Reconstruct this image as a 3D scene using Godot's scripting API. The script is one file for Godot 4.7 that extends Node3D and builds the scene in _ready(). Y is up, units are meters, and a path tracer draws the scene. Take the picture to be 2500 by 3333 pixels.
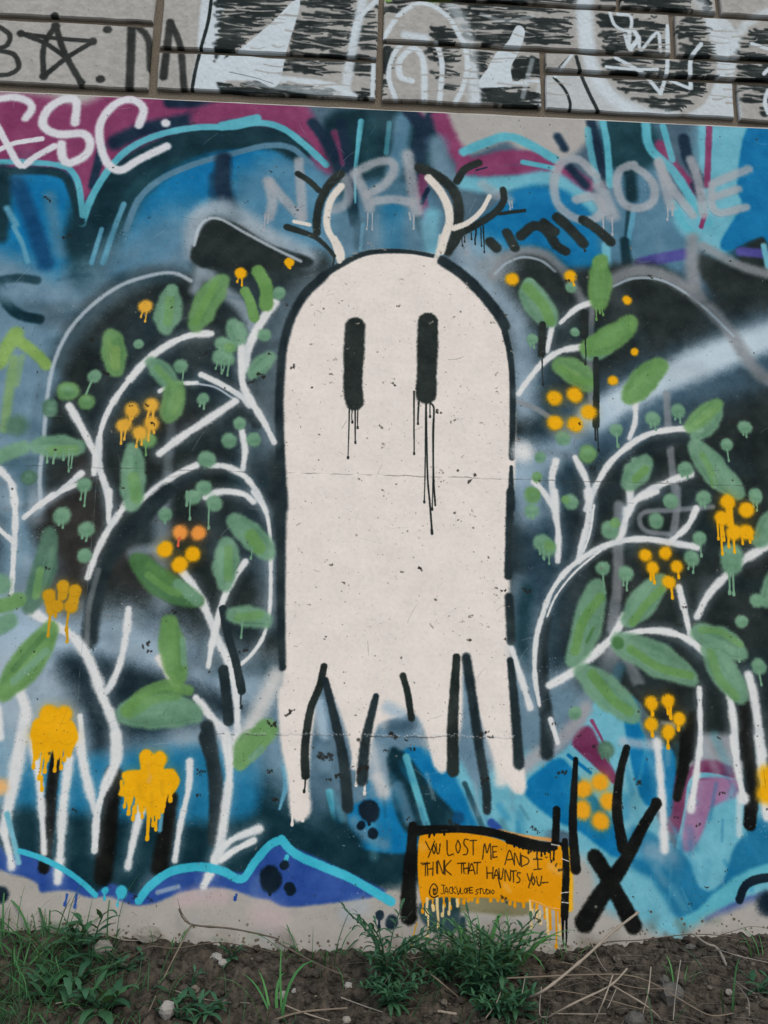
extends Node3D
# A painted concrete wall (a white antlered ghost among leafy branches) under a block wall, with soil, weeds and dry stalks at its foot.
# Wall coordinates: x to the right, y up from the foot of the wall, the painted face lies at z = 0.

var rng := RandomNumberGenerator.new()
# ---------------------------------------------------------------- paint engine: spray strokes laid into an image, in wall millimetres
var cv: PackedByteArray
var cw := 0
var chh := 0
var k := 1.0
var ox := 0.0
var oy := 0.0
var msk: PackedFloat32Array
var bx0 := 0
var by0 := 0
var bw := 0
var bh := 0
var n1: PackedFloat32Array
var n2: PackedFloat32Array
var nid := 0
var recording := false
var shapes := []

func C8(r: int, g: int, b: int) -> Vector3: return Vector3(r, g, b)
var SLATE := Vector3(72, 96, 112)
var BLUE := Vector3(8, 108, 158)
var BLU2 := Vector3(28, 110, 148)
var HAZE := Vector3(104, 134, 152)
var TEAL := Vector3(18, 56, 66)
var DTEAL := Vector3(14, 46, 56)
var CONC := Vector3(166, 162, 158)
var CONC2 := Vector3(164, 158, 151)
var MAG := Vector3(126, 56, 94)
var MAGD := Vector3(108, 46, 80)
var NAVY := Vector3(18, 40, 60)
var NAVB := Vector3(12, 68, 108)
var NAVK := Vector3(12, 28, 40)
var GBLUE := Vector3(80, 120, 142)
var CYAN := Vector3(86, 166, 182)
var CYN2 := Vector3(58, 172, 194)
var LCY := Vector3(104, 170, 187)
var LBLU := Vector3(88, 148, 172)
var PURP := Vector3(72, 70, 138)
var PURP2 := Vector3(42, 74, 144)
var GHOSTL := Vector3(226, 218, 213)
var GHOSTD := Vector3(206, 198, 192)
var DK := Vector3(32, 40, 40)
var DSL := Vector3(46, 72, 88)
var CONCU := Vector3(156, 154, 150)
var DSB := Vector3(84, 112, 132)
var BRN := Vector3(54, 50, 47)
var DTL2 := Vector3(24, 40, 48)
var LHZ := Vector3(158, 172, 182)
var BND := Vector3(158, 180, 196)
var GRY := Vector3(132, 136, 140)
var GRL := Vector3(152, 152, 156)
var GRD := Vector3(104, 110, 112)
var PINK := Vector3(148, 108, 144)
var PINKC := Vector3(190, 166, 168)
var TAG := Vector3(160, 163, 168)
var TAGW := Vector3(206, 207, 212)
var K := Vector3(34, 42, 40)
var KS := Vector3(32, 44, 48)
var KB := Vector3(14, 16, 14)
var KU := Vector3(36, 43, 43)
var KG := Vector3(46, 49, 47)
var W := Vector3(214, 214, 213)
var WU := Vector3(192, 202, 208)
var LHW := Vector3(184, 194, 202)
var CR := Vector3(216, 208, 198)
var CR2 := Vector3(214, 208, 202)
var CRD := Vector3(216, 190, 134)
var GHOST := Vector3(224, 214, 206)
var BNDL := Vector3(184, 200, 210)
var SAGE := Vector3(110, 150, 122)
var DSAGE := Vector3(78, 112, 94)
var GR := Vector3(100, 143, 80)
var GR2 := Vector3(104, 146, 92)
var GR3 := Vector3(72, 114, 68)
var YGR := Vector3(128, 162, 88)
var YGR2 := Vector3(124, 156, 92)
var YEL := Vector3(230, 166, 12)
var YEL2 := Vector3(218, 164, 58)
var YEL3 := Vector3(196, 146, 24)
var YGD := Vector3(104, 100, 62)
var ORG := Vector3(230, 146, 64)
var ORG2 := Vector3(226, 176, 116)
var ORGY := Vector3(226, 156, 26)
var RED := Vector3(208, 92, 60)
var SIGN := Vector3(217, 142, 6)
var SGL := Vector3(224, 168, 104)
var INK := Vector3(46, 34, 16)
var SAGED := Vector3(72, 112, 84)
var SAGEL := Vector3(118, 158, 130)
var DIRT := Vector3(84, 74, 60)

func begin(w: int, h: int, left: float, top: float, per_mm: float) -> void:
	cw = w; chh = h; ox = left; oy = top; k = per_mm
	cv = PackedByteArray(); cv.resize(w * h * 3); cv.fill(128)

func make_noise() -> void:
	n1.resize(65536); n2.resize(65536)
	var f := FastNoiseLite.new(); f.seed = 4; f.noise_type = FastNoiseLite.TYPE_SIMPLEX; f.frequency = 0.06; f.fractal_octaves = 3
	var im := f.get_seamless_image(256, 256)
	var by := im.get_data()
	for i in 65536:
		n1[i] = by[i] / 127.5 - 1.0
		n2[i] = rng.randf() * 2.0 - 1.0

func open_mask(pts: PackedVector2Array, pad: float) -> bool:
	var r := Rect2(pts[0], Vector2.ZERO)
	for q in pts: r = r.expand(q)
	r = r.grow(pad + 1.5)
	bx0 = maxi(0, int(r.position.x)); by0 = maxi(0, int(r.position.y))
	bw = mini(cw, int(r.end.x) + 1) - bx0; bh = mini(chh, int(r.end.y) + 1) - by0
	if bw <= 0 or bh <= 0: return false
	msk = PackedFloat32Array(); msk.resize(bw * bh); msk.fill(9.0)
	return true

func seg(a: Vector2, b: Vector2, ra: float, rb: float, reach: float) -> void:
	var m := msk
	var g := maxf(ra, rb) * reach
	var x0 := maxi(0, int(minf(a.x, b.x) - g) - bx0); var x1 := mini(bw - 1, int(maxf(a.x, b.x) + g) + 1 - bx0)
	var y0 := maxi(0, int(minf(a.y, b.y) - g) - by0); var y1 := mini(bh - 1, int(maxf(a.y, b.y) + g) + 1 - by0)
	var dx := b.x - a.x; var dy := b.y - a.y
	var l2 := maxf(dx * dx + dy * dy, 1e-6)
	var dr_ := rb - ra
	for y in range(y0, y1 + 1):
		var py := y + by0 + 0.5 - a.y
		var row := y * bw
		for x in range(x0, x1 + 1):
			var px := x + bx0 + 0.5 - a.x
			var t := clampf((px * dx + py * dy) / l2, 0.0, 1.0)
			var ex := px - dx * t; var ey := py - dy * t
			var q := sqrt(ex * ex + ey * ey) / (ra + dr_ * t)
			if q < m[row + x]: m[row + x] = q

func lay(col: Vector3, soft: float, a: float) -> void:
	var m := msk
	var c := cv
	nid += 1
	var sx := (nid * 37) & 255; var sy := (nid * 91) & 255
	var lo := 1.0 - soft; var inv := 1.0 / (2.0 * soft)
	var e1 := 0.04 + 0.1 * soft; var e2 := (0.02 + 0.32 * soft) * (0.35 if k < 0.5 else 1.0)
	var hi := 1.0 + soft + e1 + e2
	for y in bh:
		var row := y * bw
		var o := ((y + by0) * cw + bx0) * 3
		var nr := ((y + sy) & 255) * 256
		for x in bw:
			var d := m[row + x]
			if d < hi:
				var q := nr + ((x + sx) & 255)
				if d > lo * 0.6: d += n1[q] * e1 + n2[q] * e2
				var t := clampf((d - lo) * inv, 0.0, 1.0)
				t = (1.0 - t * t * (3.0 - 2.0 * t)) * a
				if t > 0.004:
					t *= 1.0 + 0.04 * n1[q]
					if t > 1.0: t = 1.0
					var i := o + x * 3
					c[i] = int(c[i] + (col.x - c[i]) * t)
					c[i + 1] = int(c[i + 1] + (col.y - c[i + 1]) * t)
					c[i + 2] = int(c[i + 2] + (col.z - c[i + 2]) * t)

func path(l: Array) -> PackedVector2Array:
	var r := PackedVector2Array()
	for i in range(0, l.size(), 2): r.append(Vector2((l[i] - ox) * k, (oy - l[i + 1]) * k))
	return r

func smooth(q: PackedVector2Array, closed: bool, step: float) -> PackedVector2Array:
	var n := q.size()
	if n < 3: return q
	var r := PackedVector2Array()
	var last := n if closed else n - 1
	for i in last:
		var a := q[(i - 1 + n) % n] if closed or i > 0 else q[0] * 2.0 - q[1]
		var b := q[i]
		var c := q[(i + 1) % n]
		var e := q[(i + 2) % n] if closed or i + 2 < n else c * 2.0 - b
		var m := clampi(int(b.distance_to(c) / step) + 1, 1, 24)
		for j in m:
			r.append(b.cubic_interpolate(c, a, e, float(j) / m))
	if not closed: r.append(q[n - 1])
	return r

func wide(q: PackedVector2Array) -> PackedVector2Array:   # back to wall metres
	var r := PackedVector2Array()
	for v in q: r.append(Vector2(v.x / k + ox, oy - v.y / k) * 0.001)
	return r

func rec(part: String, polys: Array) -> void:
	if recording and part: shapes.append([part, polys])

func mist(col: Vector3, w: float, l: Array, w2: float, a: float) -> void:   # overspray round a stroke
	s(col, w * 1.5 + 10.0, 0.8, l, w2 * 1.5 + 10.0, a)

func s(col: Vector3, w: float, soft: float, l: Array, w2 := -1.0, a := 1.0, part := "") -> void:
	if w2 < 0.0: w2 = w
	if part == "painted_branch" and a == 1.0: mist(col.lerp(Vector3(110, 140, 164), 0.45), w, l, w2, 0.26)
	var r0 := maxf(w * 0.5 * k, 0.62); var r1 := maxf(w2 * 0.5 * k, 0.62)
	var q := smooth(path(l), false, maxf(maxf(r0, r1) * 1.2, 3.0))
	var reach := 1.05 + soft * 1.55
	if not open_mask(q, maxf(r0, r1) * reach): return
	if q.size() == 1: seg(q[0], q[0], r0, r0, reach)
	for i in q.size() - 1:
		var u := float(i) / (q.size() - 1); var v := float(i + 1) / (q.size() - 1)
		var j := 1.0 + (0.3 if part == "painted_branch" else 0.07) * n1[(nid * 131 + i * 3) & 65535]
		seg(q[i], q[i + 1], lerpf(r0, r1, u) * j, lerpf(r0, r1, v) * j, reach)
	lay(col, soft, a)
	if recording and part:
		var thin := smooth(path(l), false, maxf(maxf(r0, r1), 6.0))
		var got := Geometry2D.offset_polyline(wide(thin), (w + w2) * 0.25 * 0.001, Geometry2D.JOIN_ROUND, Geometry2D.END_ROUND)
		if got.size(): rec(part, [got[0]])

func p(col: Vector3, soft: float, l: Array, a := 1.0, part := "", sharp := 0) -> void:
	var q := path(l)
	if not sharp: q = smooth(q, true, 6.0)
	var r := maxf(soft * k, 0.8)
	if not open_mask(q, r * 2.6): return
	var n := q.size()
	for y in bh:
		var py := y + by0 + 0.5
		var xs := []
		for i in n:
			var u := q[i]; var v := q[(i + 1) % n]
			if (u.y <= py) != (v.y <= py): xs.append(u.x + (py - u.y) / (v.y - u.y) * (v.x - u.x))
		xs.sort()
		for i in range(0, xs.size() - 1, 2):
			for x in range(maxi(0, int(xs[i] + 0.5) - bx0), mini(bw, int(xs[i + 1] + 0.5) - bx0)): msk[y * bw + x] = 0.0
	for i in n: seg(q[i], q[(i + 1) % n], r, r, 2.5)
	lay(col, 0.9 if soft > 12 else 0.6, a)
	rec(part, [wide(smooth(path(l), true, 14.0))])

func d(col: Vector3, r: float, soft: float, l: Array, part := "") -> void:
	var rr := maxf(r * k, 0.7)
	var polys := []
	if part == "painted_flower":
		for v in path(l):
			if open_mask(PackedVector2Array([v, v]), rr * 2.6):
				seg(v, v, rr * 1.3, rr * 1.3, 2.0)
				lay(col, 0.8, 0.22)
	for v in path(l):
		var e := Vector2(n1[(nid * 71) & 65535], n1[(nid * 39 + 400) & 65535]) * rr * 0.16
		if not open_mask(PackedVector2Array([v - e, v + e]), rr * (1.1 + soft * 1.6)): continue
		seg(v - e, v + e, rr, rr * 0.95, 1.05 + soft * 1.55)
		lay(col, soft, 1.0)
		var c := PackedVector2Array()
		for i in 14: c.append(v + Vector2.from_angle(TAU * i / 14) * rr)
		polys.append(wide(c))
	if part == "painted_flower": rec(part, polys)
	else:
		for c in polys: rec(part, [c])

func dr(col: Vector3, w: float, x: float, y0: float, y1: float) -> void:   # a run of paint with a bead at its end
	var j := n2[(nid * 53 + int(x)) & 65535] * 3.5
	var m := n2[(nid * 29 + int(y1)) & 65535]
	s(col, w * (1.05 + 0.25 * m), 0.3, [x, y0, x + j * 0.2, lerpf(y0, y1, 0.3), x + j * (0.6 + 0.5 * m), lerpf(y0, y1, 0.66), x + j, y1], w * (0.7 + 0.2 * m))
	s(col, w * 1.25, 0.25, [x + j, y1 + w * 0.7, x + j, y1])

func scr(col: Vector3, n: int, w: float, l: Array) -> void:   # dry horizontal brush marks filling an outline
	var poly := PackedVector2Array(); var r := Rect2(l[0], l[1], 0, 0)
	for i in range(0, l.size(), 2): poly.append(Vector2(l[i], l[i + 1])); r = r.expand(poly[-1])
	var tries := 0
	while n > 0 and tries < 6000:
		tries += 1
		var c := Vector2(rng.randf_range(r.position.x, r.end.x), rng.randf_range(r.position.y, r.end.y))
		if not Geometry2D.is_point_in_polygon(c, poly): continue
		n -= 1
		var h := rng.randf_range(18, 60); var a := c - Vector2(h, rng.randf_range(-4, 4)); var b := c + Vector2(h, rng.randf_range(-4, 4))
		if not Geometry2D.is_point_in_polygon(a, poly): a = c - Vector2(8, 0)
		if not Geometry2D.is_point_in_polygon(b, poly): b = c + Vector2(8, 0)
		s(col, w * rng.randf_range(0.6, 1.4), 0.7, [a.x, a.y + rng.randf_range(-5, 5), c.x, c.y + rng.randf_range(-4, 4), b.x, b.y + rng.randf_range(-6, 6)], w * 0.4, rng.randf_range(0.7, 0.98))

func speck(x: float, y: float, r: float, col: Vector3, a: float, hgt: PackedByteArray, deep: int) -> void:   # one bug hole in the concrete (texel coordinates)
	var ex := rng.randf_range(0.6, 1.3); var an := rng.randf() * 3.14; var ca := cos(an); var sa := sin(an)
	var g := int(r * 1.6) + 1
	for yy in range(maxi(0, int(y) - g), mini(chh, int(y) + g + 1)):
		for xx in range(maxi(0, int(x) - g), mini(cw, int(x) + g + 1)):
			var dx := xx + 0.5 - x; var dy := yy + 0.5 - y
			var u := (dx * ca + dy * sa) * ex; var v := (dy * ca - dx * sa) / ex
			var q := sqrt(u * u + v * v) / r + n2[((yy & 255) << 8) + (xx & 255)] * 0.25
			if q < 1.1:
				var t := clampf((1.1 - q) * 2.5, 0.0, 1.0)
				var i := yy * cw + xx
				hgt[i] = maxi(0, hgt[i] - int(deep * t))
				t *= a
				for c in 3: cv[i * 3 + c] = int(lerpf(cv[i * 3 + c], col[c], t))

func chip(xm: float, ym: float, size: float, hgt: PackedByteArray, col := Vector3(34, 33, 30)) -> void:
	var an := rng.randf_range(-0.7, 0.7)
	for i in rng.randi_range(4, 8):
		var u := rng.randf_range(-0.5, 0.5) * size
		speck((xm + cos(an) * u - ox) * k, (oy - ym - sin(an) * u + rng.randf_range(-0.2, 0.2) * size) * k, rng.randf_range(0.06, 0.2) * size * k, col, 0.75, hgt, 90)

func tex(data: PackedByteArray, w: int, h: int, fmt := Image.FORMAT_RGB8) -> ImageTexture:
	return ImageTexture.create_from_image(Image.create_from_data(w, h, false, fmt, data))

func weather() -> void:   # years of dust, rubbing and overspray on the whole face
	var f := FastNoiseLite.new(); f.seed = 61; f.frequency = 0.011; f.fractal_octaves = 6; f.fractal_gain = 0.62
	var im := f.get_image(cw, chh); im.convert(Image.FORMAT_L8)
	var v := im.get_data()
	var c := cv
	for y in chh:
		var row := ((y & 255) << 8)
		for x in cw:
			var i := y * cw + x
			var g := (v[i] - 128) * (0.11 if c[i * 3] < 150 else 0.045) + n2[row + (x & 255)] * 1.1 + n1[((y >> 1 & 255) << 8) + (x >> 4 & 255)] * 1.6
			i *= 3
			c[i] = clampi(int(c[i] + g * 1.02), 0, 255); c[i + 1] = clampi(int(c[i + 1] + g), 0, 255); c[i + 2] = clampi(int(c[i + 2] + g * 0.95), 0, 255)

func paint_back_0() -> void:
	p(SLATE,43,[-215,2293,2228,2319,2023,-63,58,-64],1,"",1)
	p(HAZE,64,[-688,2327,-91,2362,182,-239,-292,-237],1,"",0)
	p(BLUE,55,[-642,2032,-70,2046,-44,1678,-580,1629],1,"",0)
	p(MAG,43,[-667,2193,-76,2225,-86,2075,-640,2018],1,"",0)
	p(DK,55,[-555,1470,-228,1562,-100,1304,-78,814,-439,714],1,"",0)
	p(BND,64,[-447,772,101,759,91,633,-428,647],1,"",0)
	p(BLU2,43,[-397,448,134,433,152,262,-368,258],1,"",0)
	p(DTEAL,34,[-371,278,151,272,161,168,-354,165],1,"",0)
	p(PURP2,21,[-360,206,157,210,166,127,-347,124],1,"",0)
	p(CONC2,21,[-350,139,164,142,213,-333,-277,-330],1,"",0)
	p(LCY,55,[2062,2405,2717,2409,2651,1879,2022,1851],1,"",0)
	p(BLUE,43,[2108,2249,2701,2280,2643,1819,2073,1795],1,"",0)
	p(DK,43,[2020,1822,2651,1879,2485,555,1929,547],1,"",0)
	p(LCY,43,[1930,570,2488,579,2428,106,1897,104],1,"",0)
	p(BLU2,43,[1959,299,2465,393,2437,171,1949,168],1,"",0)
	p(PURP2,30,[1925,168,2439,193,2428,106,1921,115],1,"",0)
	p(CONC2,30,[1851,114,2430,117,2372,-345,1820,-342],1,"",0)
	s(BND,125,0.9,[2060,1623,2286,1717,2570,1787])
	s(GRY,50,0.7,[2056,1567,2147,1378,2228,1116])
	s(GBLUE,50,0.6,[2280,2258,2320,2074,2286,1863])
	s(CYAN,33,0.4,[2366,2263,2391,2078,2439,1870])
	s(LHZ,33,0.6,[-131,1566,-243,1482,-267,1298,-223,1050])
	s(CYAN,30,0.4,[-477,1939,-334,2004,-167,1883])
	p(BLUE,30,[-159,2035,73,2036,114,1939,160,1714,85,1642,-118,1675],1,"",0)
	p(HAZE,64,[-120,1689,84,1656,144,1686,111,1495,93,1183,-59,1153],1,"",0)
	p(TEAL,30,[126,1882,168,2058,271,2168,428,2191,613,2232,805,2136,795,2060,618,2133,435,2087,311,1977,271,1832,169,1687],1,"",0)
	p(BLUE,30,[257,1719,294,1861,338,1964,412,2041,566,2116,699,2115,795,2030,816,1799,686,1793,552,1873,469,1956,421,1896,340,1764],1,"",0)
	p(HAZE,85,[196,1661,275,1775,423,1867,467,1784,355,1737,246,1663],0.8,"",0)
	p(HAZE,64,[599,1991,727,2072,863,1989,868,1801,804,1770,632,1848],0.7,"",0)
	p(CONC,17,[-170,2303,-58,2306,287,2306,304,2253,146,2245,68,2233,-64,2233,-162,2228],1,"",0)
	p(MAG,23,[-169,2235,-34,2258,100,2234,183,2277,287,2306,368,2291,439,2238,336,2179,248,2129,200,2075,171,2029,152,1948,129,1983,111,2041,77,2058,-14,2064,-150,2064],1,"",0)
	s(NAVY,38,0.6,[353,2279,429,2283,503,2283])
	s(NAVY,44,0.6,[491,2256,400,2220,283,2184,207,2138])
	s(NAVY,25,0.5,[170,2118,162,2058,154,1999])
	p(MAG,19,[432,2237,530,2285,719,2287,763,2209,805,2136,854,2085,807,2098,737,2177,668,2219,532,2243,467,2216],1,"",0)
	s(MAG,25,0.6,[496,2176,548,2198],25,0.8)
	s(DTEAL,75,0.35,[159,1869,189,1964,241,2044,328,2111,437,2154,569,2172,663,2174,732,2139])
	s(DTEAL,94,0.5,[132,1818,175,1906,212,1929])
	s(GBLUE,19,0.4,[259,1867,287,1962,347,2030,442,2083,539,2118,637,2150,711,2146,767,2096])
	s(CYAN,21,0.3,[136,1879,149,1941,173,2007,212,2079,261,2131,337,2173,435,2199,534,2206,614,2224,682,2209,744,2163,813,2097])
	s(CYAN,29,0.3,[507,2207,606,2238])
	s(NAVY,47,0.5,[517,2098,520,2017,549,1927])
	s(NAVY,38,0.6,[494,2038,506,1943],38,0.6)
	s(LBLU,13,0.5,[191,1864,172,1760])
	s(LBLU,16,0.5,[246,1945,229,1880,203,1762])
	s(DTEAL,25,0.5,[-82,2030,-11,2038,67,2028,101,1975,132,1882])
	s(CYAN,18,0.35,[-117,2059,-33,2063,58,2057,92,2040,115,1997,135,1904])
	s(NAVB,47,0.6,[-59,1996,-10,1897,49,1755])
	s(GBLUE,38,0.9,[38,1957,65,1851,83,1788],38,0.75)
	s(DTEAL,44,0.6,[-101,2030,-87,1929,-85,1830])
	s(LBLU,14,0.6,[-51,1860,-23,1811,-2,1756])
	s(LBLU,19,0.8,[-76,1916,-45,1867])
	s(DTEAL,25,0.45,[-77,1696,-22,1706,29,1701],25,0.8)
	s(DTEAL,29,0.4,[-69,1683,-45,1629,-4,1597,47,1587])
	s(HAZE,56,0.9,[-55,1663,9,1652])
	p(DTEAL,20,[832,2246,1132,2262,1099,2107,1061,1965,1081,1861,901,1853,868,2020],1,"",0)
	p(GBLUE,23,[897,2011,1090,2020,1139,1843,864,1821],0.85,"",0)
	s(BLU2,68,0.7,[1008,1963,1010,1848])
	s(NAVY,32,0.5,[769,2232,815,2168,856,2094])
	s(MAG,23,0.6,[834,2202,854,2154,865,2106],23,0.8)
	s(NAVY,27,0.5,[852,2236,869,2155,886,2048,899,1916])
	s(CYAN,18,0.3,[911,2245,903,2157,898,2075,900,1979],6,1)
	s(TEAL,41,0.6,[940,2241,937,2158,924,2098])
	s(GBLUE,50,0.6,[1033,2252,1025,2163,1011,2081])
	s(CYAN,14,0.5,[994,2244,986,2144],14,0.6)
	s(NAVY,41,0.5,[1112,2256,1088,2183,1074,2105,1075,2019])
	s(MAG,32,0.5,[1099,2085,1090,2020,1100,1946],32,0.8)
	s(DTEAL,27,0.6,[888,1968,909,1906,915,1844],27,0.8)
	s(DTEAL,23,0.5,[1081,1945,1090,1904,1110,1852],23,0.8)
	s(NAVY,14,0.5,[1109,2032,1090,1988])
	s(LCY,50,0.6,[1119,1947,1114,1905,1124,1842])
	s(LBLU,11,0.4,[923,1912,918,1833])
	s(GBLUE,14,0.6,[965,1940,953,1835])
	p(CONC,19,[1125,2294,1587,2288,1593,2253,1500,2164,1390,2192,1335,2220,1218,2172,1163,2230],1,"",0)
	s(MAG,38,0.5,[1053,2294,1080,2265,1101,2243])
	s(NAVY,38,0.5,[1053,2286,1088,2242])
	s(NAVY,44,0.5,[1125,2290,1101,2212,1081,2150])
	s(MAG,50,0.5,[1142,2276,1170,2200,1211,2134])
	s(HAZE,56,0.7,[1136,2183,1143,2123,1170,2071],56,0.9)
	s(MAG,50,0.4,[1218,2104,1286,2130,1362,2149,1444,2142,1512,2111,1573,2068])
	s(MAG,34,0.4,[1265,2095,1361,2107,1457,2108])
	s(CYAN,28,0.4,[1214,2160,1273,2190,1342,2217,1404,2197,1485,2148])
	s(LCY,50,0.5,[1217,2059,1285,2054,1388,2071,1470,2086,1538,2044,1631,1974])
	s(CYAN,16,0.4,[1389,2135,1478,2120])
	s(NAVY,25,0.7,[1494,2225,1514,2187])
	s(NAVY,25,0.7,[1520,2134,1573,2068])
	p(BLUE,17,[1360,2021,1428,2043,1510,2028,1589,1950,1648,1879,1642,1828,1357,1815,1263,1833,1251,1905,1312,1966],1,"",0)
	p(GBLUE,26,[1643,2287,1769,2286,1801,2080,1852,2007,1843,1836,1652,1828,1635,2071],1,"",0)
	p(TEAL,26,[1660,2280,1755,2281,1771,2170,1665,2149],1,"",0)
	s(NAVY,29,0.5,[1597,2277,1615,2185,1628,2071])
	s(CYAN,21,0.4,[1632,2287,1643,2194,1645,2072])
	s(CYAN,21,0.4,[1586,2253,1591,2191,1608,2085],21,0.8)
	s(DTEAL,21,0.5,[1701,1999,1683,1829],21,0.8)
	s(LBLU,15,0.5,[1714,2000,1680,1829])
	s(DTEAL,38,0.6,[1706,2128,1709,2037])
	p(LCY,19,[1960,2285,2095,2284,2032,2091,2048,2031,2000,1939,1956,1893,1882,1926,1851,1984,1942,2117],1,"",0)
	p(BLUE,11,[2084,2279,2181,2284,2145,1849,2097,1936,1976,1890,2048,2023,2039,2091],1,"",0)
	s(MAG,38,0.5,[1804,2210,1839,2142,1898,2069])
	s(NAVY,35,0.4,[1876,2237,1886,2168,1920,2093])
	s(CYAN,28,0.35,[1762,2282,1772,2201,1838,2127,1889,2038,1933,1966])
	s(CYAN,21,0.35,[1815,2277,1837,2165])
	s(LCY,31,0.5,[1939,2279,1938,2163])
	s(MAG,19,0.4,[1956,2280,1945,2163,1937,2086])
	s(NAVY,25,0.4,[1899,2084,1917,2040],25,0.8)
	s(CYAN,25,0.4,[1832,2021,1857,1962,1902,1905])
	s(MAG,13,0.4,[1924,1988,1911,1950])
	s(PURP,35,0.4,[1727,1826,1789,1844,1858,1861])
	s(PURP,28,0.5,[2023,1876,2133,1870])
	s(DTEAL,29,0.5,[1682,1894,1686,1814])
	s(LCY,25,0.5,[1627,1877,1628,1804])
	s(LCY,19,0.5,[2094,1897,2102,1832])
	p(DK,26,[98,1133,94,1362,133,1529,227,1669,349,1734,464,1731,473,1891,578,1889,725,1795,816,1792,768,1684,711,1517,712,1201,731,621,692,586,524,675,239,762,200,939,117,998],1,"",0)
	p(DK,26,[1264,1761,1357,1822,1438,1829,1517,1772,1652,1795,1774,1797,1864,1729,1955,1661,2155,1474,2080,596,2010,344,1771,341,1737,602,1617,635,1443,449,1350,482,1338,1351],1,"",0)
	p(DK,17,[1906,1846,2005,1807,2177,1727,2168,1627,2035,1650,1922,1789],1,"",0)
	s(DSL,138,0.9,[353,1585,326,1449,275,1316],138,0.35)
	s(DSL,150,0.9,[551,1431,645,1569],150,0.4)
	s(DSL,113,0.9,[635,1250,674,951],113,0.4)
	s(DSL,125,0.9,[536,1702,691,1681],125,0.3)
	s(BRN,138,0.8,[160,1110,188,939,187,820],138,0.7)
	s(BRN,113,0.9,[319,918,404,884],113,0.5)

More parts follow.
